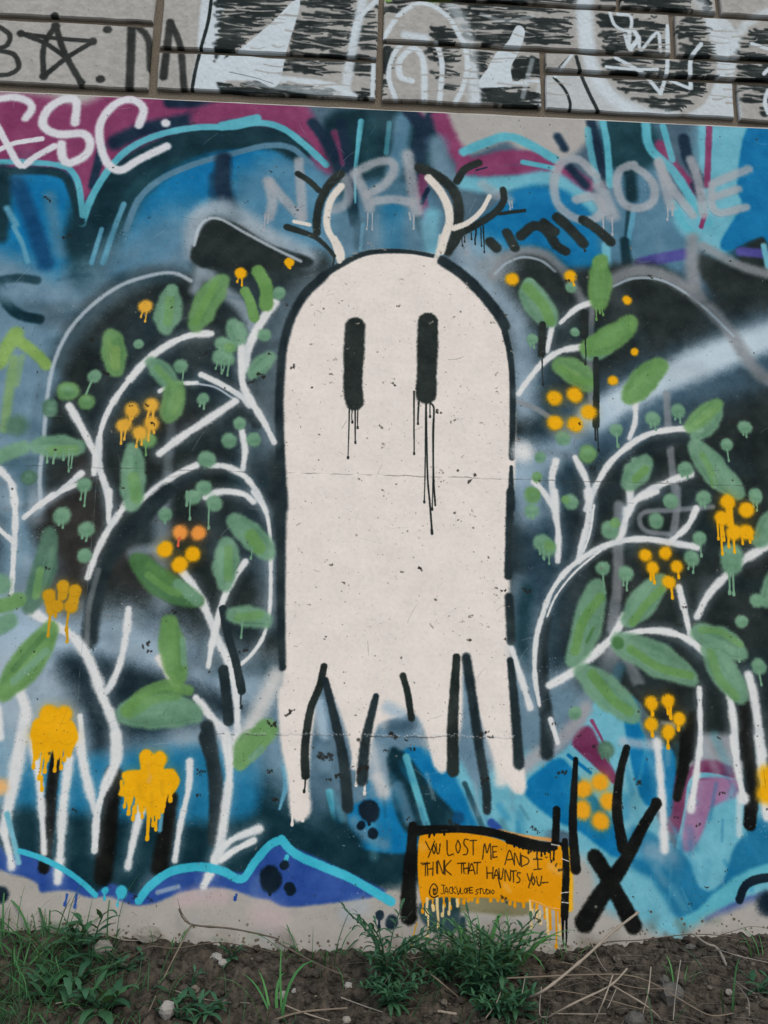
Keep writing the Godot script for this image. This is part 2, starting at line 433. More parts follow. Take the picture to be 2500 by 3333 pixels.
func paint_back_1() -> void:
	s(BRN,75,0.9,[190,1173,239,1025],75,0.5)
	s(DSL,138,0.9,[1436,1158,1418,907,1390,726],138,0.8)
	s(DSL,113,0.9,[1404,1488,1453,1355],113,0.7)
	s(DSL,75,0.9,[1631,1281,1726,1364],75,0.5)
	s(HAZE,63,0.9,[96,1427,106,1487,148,1569,204,1639,269,1697,354,1742,424,1759],63,0.5)
	s(HAZE,44,0.9,[87,1065,79,1207,78,1335,90,1426],44,0.9)
	s(LHZ,31,0.8,[477,1833,472,1754,463,1691],31,0.7)
	s(LHZ,38,0.8,[488,1748,530,1697,597,1645,628,1587],38,0.7)
	s(LHZ,23,0.9,[420,1353,424,1249,418,1072],23,0.4)
	s(LHZ,29,0.7,[-8,1123,10,1062],29,0.4)
	s(LHZ,31,0.9,[79,1144,90,1065],31,0.6)
	s(LHZ,56,0.8,[459,1805,448,1875,471,1931,522,1944,589,1911,670,1857,770,1804],56,0.9)
	p(DK,11,[476,1770,475,1862,506,1896,565,1884,652,1831,771,1783],1,"",0)
	s(LHZ,44,0.9,[412,1115,418,1022,419,930,435,823],44,0.6)
	s(LHZ,29,0.9,[346,950,417,964],29,0.6)
	s(LHZ,38,0.9,[95,1106,96,1032],38,0.5)
	s(LHZ,38,0.9,[78,922,94,822],38,0.4)
	s(BND,188,0.8,[-37,757,175,709,325,706,443,679,563,607,692,586],188,0.9)
	s(DSL,163,0.9,[2166,1606,1862,1463,1661,1375,1503,1277,1360,1169],163,0.8)
	s(DSB,163,0.9,[2169,1634,1864,1498,1689,1410,1569,1339],163,0.6)
	s(LHZ,75,0.8,[2172,1670,2004,1600,1866,1532],75,0.6)
	s(BNDL,88,0.6,[2170,1649,1865,1518,1689,1430,1569,1352],75,1)
	s(BND,75,0.9,[1583,1359,1464,1263,1361,1182],75,0.7)
	s(BND,88,0.9,[793,1727,720,1599,690,1462,678,1265],88,0.4)
	s(BND,75,0.9,[1224,1774,1316,1692,1374,1597,1377,1379],75,0.8)
	s(BND,88,0.9,[1374,1247,1391,1093],88,0.7)
	s(BND,63,0.9,[1362,881,1365,725],63,0.5)
	s(BND,63,0.9,[704,951,708,783],63,0.4)
	s(HAZE,150,0.9,[880,1859,1078,1882],150,0.5)
	s(LHZ,113,0.9,[1238,1846,1304,1806],113,0.8)
	s(GRY,29,0.8,[1296,1768,1330,1824,1384,1851,1444,1843,1490,1805,1535,1736,1554,1694],29,0.8)
	s(LHZ,8,0.6,[1303,1776,1337,1810,1384,1830,1437,1821,1476,1790],8,0.8)
	s(GRY,38,0.7,[1633,1765,1705,1800,1786,1793,1871,1742,1928,1684,1978,1619,2038,1516,2101,1470],38,0.85)
	s(LHZ,8,0.5,[1643,1751,1704,1778,1785,1775,1864,1731,1928,1673,1984,1612],8,0.8)
	s(GRY,38,0.7,[1885,1910,1876,1822,1884,1729],38,0.9)
	s(GRY,29,0.7,[1914,1889,1961,1862,2027,1828,2128,1804],29,0.85)
	s(GRY,21,0.5,[1781,1432,1781,1325,1787,1193,1794,1109],21,0.75)
	s(GRY,18,0.6,[1580,1688,1568,1534,1567,1384],18,0.7)
	s(GRY,15,0.6,[1357,1397,1408,1379,1453,1351],15,0.8)
	s(GRY,21,0.5,[1797,1160,1789,1089,1775,1019],21,0.75)
	s(GRY,29,0.5,[1633,1110,1627,1009,1621,897,1601,781],29,0.8)
	s(GRY,14,0.7,[1892,1114,1782,1102,1702,1093,1688,1067,1706,1042,1766,1035],14,0.8)
	s(GRY,53,0.7,[1608,722,1562,627,1499,539,1431,459],53,0.95)
	s(GRY,29,0.6,[1638,704,1666,640,1711,577,1745,537],29,0.9)
	p(LCY,15,[1560,574,1603,604,1638,564,1651,461,1479,459,1528,522],1,"",0)
	s(MAG,31,0.4,[1481,539,1509,494,1526,460])
	s(BLUE,28,0.6,[1646,599,1651,461],28,0.7)
	s(LBLU,25,0.8,[1619,680,1599,639],25,0.6)
	s(DTEAL,44,0.9,[1380,880,1366,795,1359,711],44,0.8)
	p(DTL2,34,[214,658,389,627,541,584,743,485,700,418,382,425,292,546],1,"",0)
	p(LHZ,55,[2,620,126,622,204,522,181,412,116,293,40,282],0.7,"",0)
	s(HAZE,100,0.9,[381,436,537,471,650,495],100,0.9)
	s(LHZ,75,0.9,[514,482,742,496],75,0.6)
	p(BLU2,30,[128,390,270,413,404,426,551,438,699,440,730,375,741,267,572,265,196,262],1,"",0)
	p(DTEAL,26,[105,293,304,279,584,266,716,304,744,463,793,386,930,399,1070,280,1083,121,959,152,753,235,668,161,454,201,373,118,235,200,115,199],1,"",0)
	p(HAZE,64,[752,530,1423,609,1443,449,1208,358,862,376],0.9,"",0)
	s(DSL,100,0.9,[787,531,883,443,862,354],100,0.4)
	p(BLUE,11,[1060,454,1119,459,1203,403,1216,324,1257,282,1091,284,1057,378],1,"",0)
	p(BLUE,11,[938,322,996,342,1062,343,1088,243,973,242,939,283],1,"",0)
	p(DTEAL,11,[1027,445,1056,450,1124,367,1186,293,1071,284],1,"",0)
	s(CYAN,18,0.4,[1065,450,1091,370,1120,284])
	s(GBLUE,27,0.7,[1045,378,1075,300],27,0.9)
	s(LHZ,54,0.8,[977,457,994,401,1007,370],54,0.8)
	s(LCY,32,0.6,[1195,427,1228,364,1257,301])
	s(DTEAL,13,0.5,[1212,388,1257,286],13,0.8)
	p(LCY,23,[1279,380,1330,429,1397,430,1394,271,1294,282],1,"",0)
	s(CYAN,18,0.4,[875,364,890,290],7,1)
	s(LBLU,23,0.4,[761,438,768,383,754,324],6,1)
	s(HAZE,27,0.9,[726,490,749,438],27,0.9)
	s(DTEAL,45,0.8,[882,290,940,248])
	s(HAZE,27,0.8,[939,298,964,268,1014,242],27,0.7)
	p(LCY,10,[1357,380,1472,464,1520,523,1569,597,1636,554,1649,488,1666,366,1714,261,1742,226,1822,304,1984,333,1970,159,1869,107,1790,36,1460,35,1496,259,1400,293,1356,293],1,"",0)
	p(BLUE,11,[1372,384,1415,420,1453,442,1482,414,1580,295,1592,229,1505,287,1442,314,1379,363],1,"",0)
	p(BLUE,10,[1636,554,1665,510,1675,474,1740,467,1726,359,1695,345,1666,366,1641,481],1,"",0)
	p(BLU2,14,[1639,274,1727,233,1764,212,1820,158,1878,241,1982,305,1973,200,1912,182,1844,124,1786,90,1738,89,1706,116,1650,191,1629,225],1,"",0)
	p(LCY,11,[1759,261,1809,339,1917,358,1920,297,1879,245,1843,165,1805,158,1783,216],1,"",0)
	s(LHZ,44,0.9,[1675,233,1726,216],44,0.6)
	p(MAGD,10,[1496,486,1528,523,1556,465,1592,401,1547,429],1,"",0)
	s(MAG,10,0.4,[1540,545,1558,512,1572,483],4,1)
	s(LCY,16,0.5,[1484,475,1536,429,1583,386])
	s(BLUE,9,0.4,[1476,460,1532,418])
	p(DK,10,[1663,628,1905,632,1943,603,1915,492,1803,497,1795,549,1706,562,1677,599],1,"",0)
	p(GRL,14,[1799,497,1919,495,1920,448,1814,425,1788,432],0.9,"",0)
	p(MAGD,11,[1783,417,1835,443,1902,419,1820,403,1793,389,1765,296,1734,289,1748,345,1759,403],1,"",0)
	s(LCY,14,0.35,[1750,244,1774,331,1789,396,1813,414,1852,413,1901,401])
	p(PINK,12,[1812,389,1897,397,1899,375,1832,346,1797,275,1769,244,1781,310],1,"",0)
	s(BLUE,20,0.6,[1738,431,1731,367,1726,324],20,0.8)
	s(GRL,36,0.7,[1525,574,1474,511,1404,463,1358,427],36,0.9)
	s(LHZ,24,0.8,[1618,495,1702,485],24,0.8)
	s(BLUE,19,0.9,[1637,247,1663,187],19,0.2)
	s(LHZ,20,0.9,[1628,340,1624,286],20,0.15)
	s(BLUE,20,0.9,[1677,175,1688,132],20,0.3)
	s(LCY,18,0.9,[1655,303,1682,241],18,0.15)
	s(LHZ,16,0.9,[1735,479,1732,443],16,0.38)
	s(LCY,16,0.9,[1951,478,1986,421],16,0.3)
	s(CYAN,9,0.9,[1675,474,1655,391],9,0.25)
	s(LCY,21,0.9,[1677,212,1707,166],21,0.15)
	s(CYAN,15,0.9,[1715,500,1755,437],15,0.15)
	s(BLUE,15,0.9,[1777,254,1772,196],15,0.24)
	s(LHZ,22,0.9,[1835,476,1856,425],22,0.38)
	s(LHZ,6,0.9,[1631,455,1614,384],6,0.32)
	s(BLUE,23,0.9,[1960,353,1948,308],23,0.19)
	s(BLU2,10,0.9,[1720,439,1714,372],10,0.23)
	s(LCY,11,0.9,[1616,391,1595,301],11,0.38)
	s(BLU2,9,0.9,[1740,415,1749,393],9,0.18)
	s(CYAN,22,0.9,[1938,413,1927,374],22,0.2)
	s(CYAN,23,0.9,[1892,373,1876,312],23,0.33)
	s(BLU2,23,0.9,[1784,198,1780,152],23,0.27)
	s(LCY,10,0.9,[1898,393,1875,308],10,0.38)
	s(BLU2,9,0.9,[1781,383,1802,349],9,0.31)
	s(LHZ,7,0.9,[1657,412,1644,359],7,0.15)
	s(BLU2,7,0.9,[1865,308,1860,258],7,0.35)
	s(LCY,18,0.9,[1673,504,1694,420],18,0.28)
	s(BLUE,23,0.9,[1619,356,1616,316],23,0.36)
	s(BLU2,7,0.9,[1620,255,1600,171],7,0.36)
	s(LCY,6,0.9,[1751,147,1782,75],6,0.31)
	s(LCY,22,0.9,[1609,145,1642,72],22,0.25)
	s(BLUE,10,0.9,[1922,243,1934,225],10,0.31)
	s(CYAN,24,0.9,[1857,513,1892,427],24,0.38)
	s(BLUE,12,0.9,[1932,193,1927,145],12,0.38)

func paint_back_2() -> void:
	s(BLU2,15,0.9,[1617,457,1638,371],15,0.35)
	s(BLUE,16,0.9,[1759,176,1757,151],16,0.34)
	s(BLU2,20,0.9,[1756,256,1748,168],20,0.23)
	s(BLU2,10,0.9,[1877,420,1919,353],10,0.19)
	s(LHZ,22,0.9,[1689,190,1710,159],22,0.28)
	s(BLU2,24,0.9,[1608,257,1624,191],24,0.25)
	s(CYAN,12,0.9,[1953,488,1963,463],12,0.31)
	s(BLUE,15,0.9,[1743,284,1756,233],15,0.35)
	s(BLU2,21,0.9,[1723,444,1749,383],21,0.25)
	s(CYAN,11,0.9,[1724,493,1737,471],11,0.22)
	s(BLU2,24,0.9,[1708,259,1737,194],24,0.18)
	s(BLU2,11,0.9,[1879,142,1910,69],11,0.23)
	s(BLU2,21,0.9,[1778,284,1788,240],21,0.28)
	s(LCY,6,0.9,[1727,206,1719,117],6,0.21)
	s(LCY,15,0.9,[1950,448,1963,415],15,0.33)
	s(BLU2,8,0.9,[1960,407,1954,353],8,0.4)
	s(BLU2,23,0.9,[1821,209,1803,141],23,0.14)
	s(LHZ,9,0.9,[1804,307,1782,219],9,0.14)
	s(LCY,20,0.9,[1728,145,1756,101],20,0.39)
	s(BLU2,14,0.9,[1928,294,1948,263],14,0.25)
	s(LCY,22,0.9,[1755,487,1771,419],22,0.21)
	s(CYAN,12,0.9,[1704,339,1752,264],12,0.27)
	s(BLU2,16,0.9,[1715,230,1738,177],16,0.22)
	s(LHZ,7,0.9,[1855,165,1863,134],7,0.33)
	s(LCY,22,0.9,[1623,274,1645,225],22,0.37)
	s(LCY,20,0.9,[1939,348,1919,274],20,0.24)
	s(BLUE,10,0.9,[1863,211,1882,181],10,0.3)
	s(BLU2,6,0.9,[1682,429,1698,393],6,0.33)
	s(BLU2,10,0.9,[1854,394,1832,310],10,0.39)
	s(HAZE,20,0.9,[980,316,1019,259],20,0.24)
	s(DTEAL,7,0.9,[1117,294,1136,249],7,0.37)
	s(HAZE,16,0.9,[1093,334,1116,279],16,0.3)
	s(HAZE,12,0.9,[1331,374,1334,328],12,0.24)
	s(BLUE,7,0.9,[1009,400,1040,356],7,0.17)
	s(LHZ,6,0.9,[957,412,962,361],6,0.28)
	s(DTEAL,18,0.9,[1296,447,1307,420],18,0.25)
	s(BLUE,12,0.9,[1344,296,1349,221],12,0.36)
	s(BLU2,7,0.9,[1102,328,1115,285],7,0.32)
	s(DTEAL,7,0.9,[1009,371,1015,307],7,0.25)
	s(HAZE,10,0.9,[872,431,896,376],10,0.31)
	s(BLUE,12,0.9,[1056,421,1074,395],12,0.26)
	s(HAZE,22,0.9,[968,305,985,281],22,0.12)
	s(BLUE,16,0.9,[975,385,996,316],16,0.35)
	s(LCY,21,0.9,[1176,314,1178,290],21,0.13)
	s(DTEAL,8,0.9,[1352,336,1371,307],8,0.2)
	s(DTEAL,12,0.9,[873,360,877,327],12,0.19)
	s(BLU2,21,0.9,[1351,318,1356,242],21,0.31)
	s(BLU2,11,0.9,[1261,370,1266,303],11,0.25)
	s(BLU2,19,0.9,[884,338,901,300],19,0.27)
	s(HAZE,12,0.9,[1023,297,1030,223],12,0.13)
	s(LCY,15,0.9,[883,363,910,301],15,0.38)
	s(BLUE,16,0.9,[1029,365,1056,302],16,0.23)
	s(BLU2,19,0.9,[1055,435,1081,396],19,0.27)
	s(DTEAL,7,0.9,[1054,309,1066,271],7,0.21)
	s(LHZ,10,0.9,[1117,411,1134,353],10,0.38)
	s(LHZ,13,0.9,[1311,349,1328,324],13,0.15)
	s(BLU2,20,0.9,[1030,406,1050,343],20,0.21)
	s(HAZE,11,0.9,[1219,299,1227,273],11,0.27)
	s(BLUE,17,0.9,[929,358,950,292],17,0.14)
	s(DTEAL,22,0.9,[1090,291,1101,254],22,0.23)
	s(BLUE,16,0.9,[1299,335,1317,309],16,0.37)
	s(DTEAL,17,0.9,[1305,298,1329,238],17,0.27)
	s(HAZE,14,0.9,[1003,385,1043,327],14,0.21)
	s(LCY,21,0.9,[982,287,989,216],21,0.33)
	s(HAZE,18,0.9,[1229,344,1247,282],18,0.25)
	s(LHZ,9,0.9,[1240,389,1245,313],9,0.32)
	s(BLUE,9,0.9,[969,385,973,341],9,0.37)
	s(LCY,22,0.9,[1310,410,1339,338],22,0.13)
	s(HAZE,21,0.9,[1227,358,1267,300],21,0.16)
	s(CYAN,38,0.35,[2009,198,1912,165,1845,122,1802,85,1731,53,1654,16])
	p(LCY,15,[1545,152,1655,164,1720,69,1751,1,1693,-15,1582,68],1,"",0)
	s(PURP2,25,0.5,[1818,72,1873,98,1932,120,2004,133])
	p(CONC2,19,[1812,59,1871,80,2002,112,1990,-35,1737,-35,1764,27],1,"",0)
	p(CONC2,26,[959,87,1099,124,1355,125,1471,195,1511,173,1525,89,1644,37,1686,-30,962,-41],1,"",0)
	p(PURP2,9,[55,248,114,201,145,217,215,181,277,156,324,120,360,141,428,115,469,157,566,189,673,168,737,227,799,222,924,170,1038,118,1038,108,982,110,915,105,782,91,731,106,647,121,592,132,537,121,451,95,408,92,358,107,308,115,259,120,182,124,170,140,64,165],1,"",0)
	p(CONC2,9,[15,167,130,160,180,142,191,122,258,125,308,110,357,112,408,95,462,97,526,121,592,133,647,129,698,113,737,106,782,91,915,103,982,112,1049,116,1052,-86,45,-86],1,"",0)
	s(PINKC,38,0.8,[532,116,581,126,625,121],38,0.6)
	s(PINKC,56,0.9,[721,86,760,70],56,0.5)
	s(LHZ,38,0.9,[927,86,960,102],38,0.5)
	s(DK,44,0.9,[1520,664,1600,675,1680,669],44,0.11)
	s(DTL2,26,0.9,[55,1562,120,1566,186,1566],26,0.08)
	s(DK,20,0.9,[367,1411,458,1424,549,1439],20,0.17)
	s(DK,60,0.9,[227,1755,252,1772,277,1784],60,0.1)
	s(DK,22,0.9,[565,1514,645,1532,726,1545],22,0.22)
	s(DK,10,0.9,[478,1354,555,1362,632,1370],10,0.12)
	s(DTL2,41,0.9,[1627,1223,1669,1214,1712,1223],41,0.21)
	s(BRN,61,0.9,[1920,1380,1948,1376,1976,1375],61,0.08)
	s(DTEAL,26,0.9,[79,1523,113,1535,148,1537],26,0.15)
	s(BRN,59,0.9,[1800,1498,1838,1509,1873,1499],59,0.09)
	s(DTL2,34,0.9,[1889,1734,1964,1725,2041,1736],34,0.18)
	s(DTL2,15,0.9,[216,944,255,935,293,930],15,0.22)
	s(DTEAL,36,0.9,[254,1719,327,1714,400,1714],36,0.2)
	s(DSL,32,0.9,[122,686,210,679,299,668],32,0.16)
	s(BRN,38,0.9,[317,712,349,703,382,694],38,0.12)
	s(BRN,55,0.9,[1603,643,1709,640,1816,648],55,0.15)
	s(DK,72,0.9,[1747,1683,1868,1692,1988,1697],72,0.13)
	s(DK,43,0.9,[134,1435,206,1424,279,1417],43,0.13)
	s(DK,42,0.9,[603,1082,651,1091,699,1087],42,0.12)
	s(DTEAL,41,0.9,[1814,1007,1916,1017,2018,1025],41,0.12)
	s(DK,33,0.9,[522,1153,615,1160,708,1155],33,0.2)
	s(DTL2,44,0.9,[1651,965,1761,968,1871,981],44,0.2)
	s(DK,54,0.9,[1880,1228,1913,1226,1946,1223],54,0.21)
	s(DK,57,0.9,[565,1110,645,1098,723,1111],57,0.14)
	s(DSL,74,0.9,[1286,1034,1396,1027,1507,1018],74,0.1)
	s(DTEAL,40,0.9,[1947,1224,1976,1221,2005,1218],40,0.16)
	s(DSL,72,0.9,[493,689,544,699,596,690],72,0.18)
	s(DTEAL,33,0.9,[578,1155,628,1146,677,1150],33,0.16)
	s(BRN,73,0.9,[243,1286,349,1293,455,1301],73,0.21)
	s(DTEAL,45,0.9,[-91,1625,14,1624,119,1616],45,0.16)
	s(DK,49,0.9,[1340,1331,1448,1327,1555,1315],49,0.15)
	s(DTL2,12,0.9,[1969,1205,2009,1211,2047,1197],12,0.11)
	s(BRN,45,0.9,[68,1597,94,1591,122,1577],45,0.19)
	s(DTEAL,29,0.9,[426,1438,514,1441,603,1428],29,0.15)
	s(DSL,18,0.9,[1711,752,1736,747,1762,741],18,0.17)
	s(DTL2,58,0.9,[1447,1787,1508,1793,1569,1812],58,0.12)
	s(DSL,63,0.9,[1742,1135,1807,1139,1870,1135],63,0.21)
	s(DK,23,0.9,[1613,1225,1715,1222,1818,1215],23,0.09)
	s(BRN,52,0.9,[1617,958,1693,959,1770,967],52,0.1)
	s(DTL2,38,0.9,[1339,729,1409,731,1479,746],38,0.18)
	s(DSL,12,0.9,[460,1664,544,1675,629,1662],12,0.22)

func paint_back_3() -> void:
	s(DK,50,0.9,[1405,1747,1443,1760,1482,1775],50,0.21)
	s(BRN,50,0.9,[1971,955,2009,953,2049,965],50,0.17)
	s(BRN,28,0.9,[8,1621,98,1627,187,1643],28,0.14)
	s(BRN,71,0.9,[189,937,253,935,316,950],71,0.18)
	s(DTEAL,71,0.9,[313,997,361,1000,408,1009],71,0.09)
	s(DTL2,19,0.9,[469,783,535,777,601,782],19,0.18)
	s(DK,47,0.9,[368,920,421,908,473,898],47,0.15)
	s(DTEAL,13,0.9,[183,1122,269,1114,354,1103],13,0.18)
	s(DK,24,0.9,[389,1622,457,1631,526,1638],24,0.2)
	s(DK,35,0.9,[590,681,642,671,694,663],35,0.17)
	s(DK,12,0.9,[1584,1255,1643,1272,1702,1283],12,0.11)
	s(DTEAL,13,0.9,[87,1706,129,1720,172,1723],13,0.19)
	s(DTEAL,31,0.9,[-42,1177,58,1179,159,1192],31,0.17)
	s(DK,20,0.9,[139,736,234,731,328,739],20,0.1)
	s(BRN,32,0.9,[491,1472,594,1484,698,1494],32,0.09)
	s(DK,18,0.9,[-5,1188,97,1197,200,1206],18,0.17)
	s(DTEAL,47,0.9,[1406,1602,1498,1611,1591,1610],47,0.21)
	s(DTEAL,28,0.9,[1371,961,1436,969,1502,965],28,0.1)
	s(DSL,38,0.9,[456,941,533,957,610,974],38,0.09)
	s(DSL,64,0.9,[1563,1287,1592,1299,1621,1298],64,0.21)
	s(DK,71,0.9,[1399,1526,1469,1514,1541,1525],71,0.09)
	s(DTL2,67,0.9,[465,1253,543,1269,623,1281],67,0.18)
	s(DK,45,0.9,[507,661,538,674,570,671],45,0.2)
	s(DTEAL,38,0.9,[374,1748,431,1759,489,1761],38,0.1)
	s(DK,64,0.9,[53,859,114,853,173,865],64,0.12)
	s(DK,19,0.9,[199,835,255,838,311,840],19,0.18)
	s(DK,14,0.9,[1561,641,1606,647,1652,661],14,0.11)
	s(DSL,60,0.9,[570,1315,601,1312,632,1305],60,0.08)
	s(DTEAL,39,0.9,[566,651,635,661,706,658],39,0.21)
	s(DTL2,62,0.9,[1444,944,1478,946,1512,952],62,0.12)
	s(DTL2,14,0.9,[275,1145,322,1155,371,1154],14,0.08)
	s(DTL2,27,0.9,[53,1582,115,1599,176,1618],27,0.15)
	s(DTL2,48,0.9,[245,1504,270,1515,297,1509],48,0.09)
	s(BRN,18,0.9,[1352,1253,1448,1250,1545,1240],18,0.14)
	s(DTEAL,42,0.9,[1483,694,1547,681,1612,693],42,0.2)
	s(DSL,48,0.9,[1376,1549,1406,1549,1434,1538],48,0.13)
	s(DTEAL,44,0.9,[405,1417,455,1427,507,1420],44,0.13)
	s(DK,65,0.9,[1535,814,1633,820,1730,825],65,0.1)
	s(DSL,36,0.9,[1661,1195,1695,1204,1730,1212],36,0.21)
	s(BRN,66,0.9,[1527,882,1611,887,1695,880],66,0.13)
	s(DTEAL,63,0.9,[5,1143,82,1131,158,1128],63,0.17)
	s(DTEAL,60,0.9,[306,1260,333,1252,358,1259],60,0.08)
	s(DK,56,0.9,[1480,1058,1572,1055,1664,1044],56,0.12)
	s(DK,73,0.9,[1439,1736,1474,1730,1509,1737],73,0.19)
	s(DTEAL,44,0.9,[1847,1056,1892,1069,1937,1078],44,0.22)
	s(DTEAL,44,0.9,[-35,1281,53,1275,141,1272],44,0.12)
	s(DTEAL,74,0.9,[621,774,701,768,782,781],74,0.12)
	s(DSL,21,0.9,[1508,833,1611,839,1713,833],21,0.11)
	s(DK,46,0.9,[110,1071,187,1071,264,1081],46,0.15)
	s(BRN,18,0.9,[1796,1403,1825,1406,1854,1404],18,0.11)
	s(DK,31,0.9,[341,1054,432,1044,523,1033],31,0.1)
	s(BRN,25,0.9,[317,1184,420,1193,524,1185],25,0.15)
	s(DTEAL,32,0.9,[186,1526,221,1523,256,1516],32,0.16)
	s(DTEAL,51,0.9,[1467,1568,1582,1588,1698,1606],51,0.09)
	s(DTL2,68,0.9,[113,1487,151,1504,191,1497],68,0.11)
	s(DSL,49,0.9,[1886,1243,1922,1240,1959,1235],49,0.15)
	s(DSL,71,0.9,[1859,671,1927,678,1995,693],71,0.19)
	s(DTEAL,35,0.9,[1909,905,2015,901,2122,903],35,0.18)
	s(DTL2,71,0.9,[1543,1109,1604,1098,1666,1101],71,0.11)
	s(DK,28,0.9,[2001,1502,2033,1490,2067,1492],28,0.22)
	s(DTL2,15,0.9,[1898,1710,1938,1723,1979,1737],15,0.19)
	s(BRN,15,0.9,[15,1056,109,1073,204,1085],15,0.19)
	s(DTL2,65,0.9,[13,1121,86,1122,159,1139],65,0.1)
	s(DK,69,0.9,[1492,1181,1571,1188,1649,1186],69,0.09)
	s(BRN,64,0.9,[47,838,137,838,227,829],64,0.08)
	s(DTL2,61,0.9,[1640,1614,1680,1613,1720,1599],61,0.22)
	s(DTL2,34,0.9,[431,1264,469,1250,506,1247],34,0.19)
	s(DK,68,0.9,[1500,1712,1563,1728,1626,1741],68,0.08)
	s(DTEAL,40,0.9,[1600,667,1663,656,1727,661],40,0.17)
	s(DSL,59,0.9,[79,793,124,791,169,784],59,0.1)
	s(DSL,36,0.9,[1407,1710,1443,1705,1479,1693],36,0.16)
	s(DSL,58,0.9,[1923,1670,2001,1660,2080,1664],58,0.18)
	s(LHZ,37,0.9,[68,562,87,522],37,0.12)
	s(LHZ,69,0.9,[1655,1715,1673,1633],69,0.13)
	s(DTEAL,53,0.9,[122,1920,113,1832],53,0.15)
	s(HAZE,55,0.9,[765,1367,781,1283],55,0.09)
	s(SLATE,71,0.9,[432,859,423,789],71,0.18)
	s(LHZ,25,0.9,[241,1408,253,1330],25,0.09)
	s(HAZE,44,0.9,[1525,2002,1509,1887],44,0.14)
	s(DTEAL,67,0.9,[210,1922,226,1855],67,0.16)
	s(LHZ,71,0.9,[449,1610,480,1527],71,0.15)
	s(SLATE,25,0.9,[1856,1455,1814,1349],25,0.14)
	s(LHZ,31,0.9,[1830,2210,1844,2115],31,0.15)
	s(SLATE,60,0.9,[493,248,512,183],60,0.09)
	s(SLATE,73,0.9,[1455,1557,1468,1503],73,0.13)
	s(DTEAL,25,0.9,[597,1200,619,1130],25,0.19)
	s(HAZE,72,0.9,[909,1880,896,1789],72,0.13)
	s(LHZ,47,0.9,[368,169,373,120],47,0.1)
	s(LHZ,72,0.9,[1913,1890,1898,1859],72,0.13)
	s(HAZE,53,0.9,[1128,1112,1140,1050],53,0.17)
	s(SLATE,35,0.9,[1719,1590,1708,1480],35,0.14)
	s(SLATE,73,0.9,[979,694,953,608],73,0.12)
	s(HAZE,28,0.9,[222,829,260,775],28,0.16)
	s(LHZ,68,0.9,[1475,1656,1504,1599],68,0.12)
	s(LHZ,28,0.9,[711,163,700,129],28,0.19)
	s(LHZ,30,0.9,[1572,352,1565,312],30,0.08)
	s(SLATE,59,0.9,[1129,1576,1116,1513],59,0.09)
	s(HAZE,31,0.9,[725,1837,729,1800],31,0.2)
	s(DTEAL,40,0.9,[1084,1249,1082,1149],40,0.08)
	s(HAZE,44,0.9,[1743,200,1747,110],44,0.12)
	s(HAZE,40,0.9,[1642,1071,1665,990],40,0.12)
	s(DTEAL,39,0.9,[1111,528,1128,485],39,0.14)
	s(HAZE,55,0.9,[1527,912,1521,806],55,0.17)
	s(HAZE,33,0.9,[870,1694,840,1621],33,0.15)
	s(LHZ,30,0.9,[1782,1901,1786,1846],30,0.12)
	s(SLATE,35,0.9,[142,658,116,589],35,0.14)
	s(DTEAL,55,0.9,[1676,392,1642,347],55,0.14)
	s(HAZE,40,0.9,[564,1377,548,1263],40,0.08)
	s(LHZ,58,0.9,[957,1872,953,1759],58,0.16)
	s(DTEAL,61,0.9,[693,646,705,560],61,0.1)
	s(LHZ,64,0.9,[965,2263,994,2229],64,0.14)
	s(HAZE,33,0.9,[936,1968,911,1885],33,0.16)
	s(LHZ,57,0.9,[760,2001,741,1943],57,0.08)
	s(DTEAL,47,0.9,[1319,955,1304,867],47,0.12)
	s(LHZ,64,0.9,[1196,605,1212,511],64,0.14)
	s(LHZ,26,0.9,[-16,1240,7,1206],26,0.13)
	s(LHZ,39,0.9,[889,516,862,433],39,0.16)
	s(HAZE,26,0.9,[1230,1194,1258,1081],26,0.1)
	s(SLATE,52,0.9,[93,1426,125,1386],52,0.13)
	s(HAZE,61,0.9,[-40,2069,-43,2022],61,0.19)

func paint_back_4() -> void:
	s(HAZE,32,0.9,[1799,749,1827,713],32,0.2)
	s(HAZE,60,0.9,[542,1051,573,968],60,0.17)
	s(LHZ,66,0.9,[1727,315,1752,251],66,0.18)
	s(HAZE,41,0.9,[1472,658,1452,579],41,0.17)
	s(HAZE,43,0.9,[380,1029,357,952],43,0.12)
	s(SLATE,52,0.9,[242,1546,267,1432],52,0.17)
	s(DTEAL,61,0.9,[1415,1197,1443,1128],61,0.12)
	s(DTEAL,63,0.9,[1987,686,1979,596],63,0.13)
	s(LHZ,34,0.9,[1859,913,1850,850],34,0.18)
	s(SLATE,64,0.9,[421,1538,422,1503],64,0.16)
	s(DTEAL,45,0.9,[570,2043,562,1926],45,0.17)
	s(SLATE,71,0.9,[629,749,661,664],71,0.18)

func paint_back() -> void:
	paint_back_0()
	paint_back_1()
	paint_back_2()
	paint_back_3()
	paint_back_4()

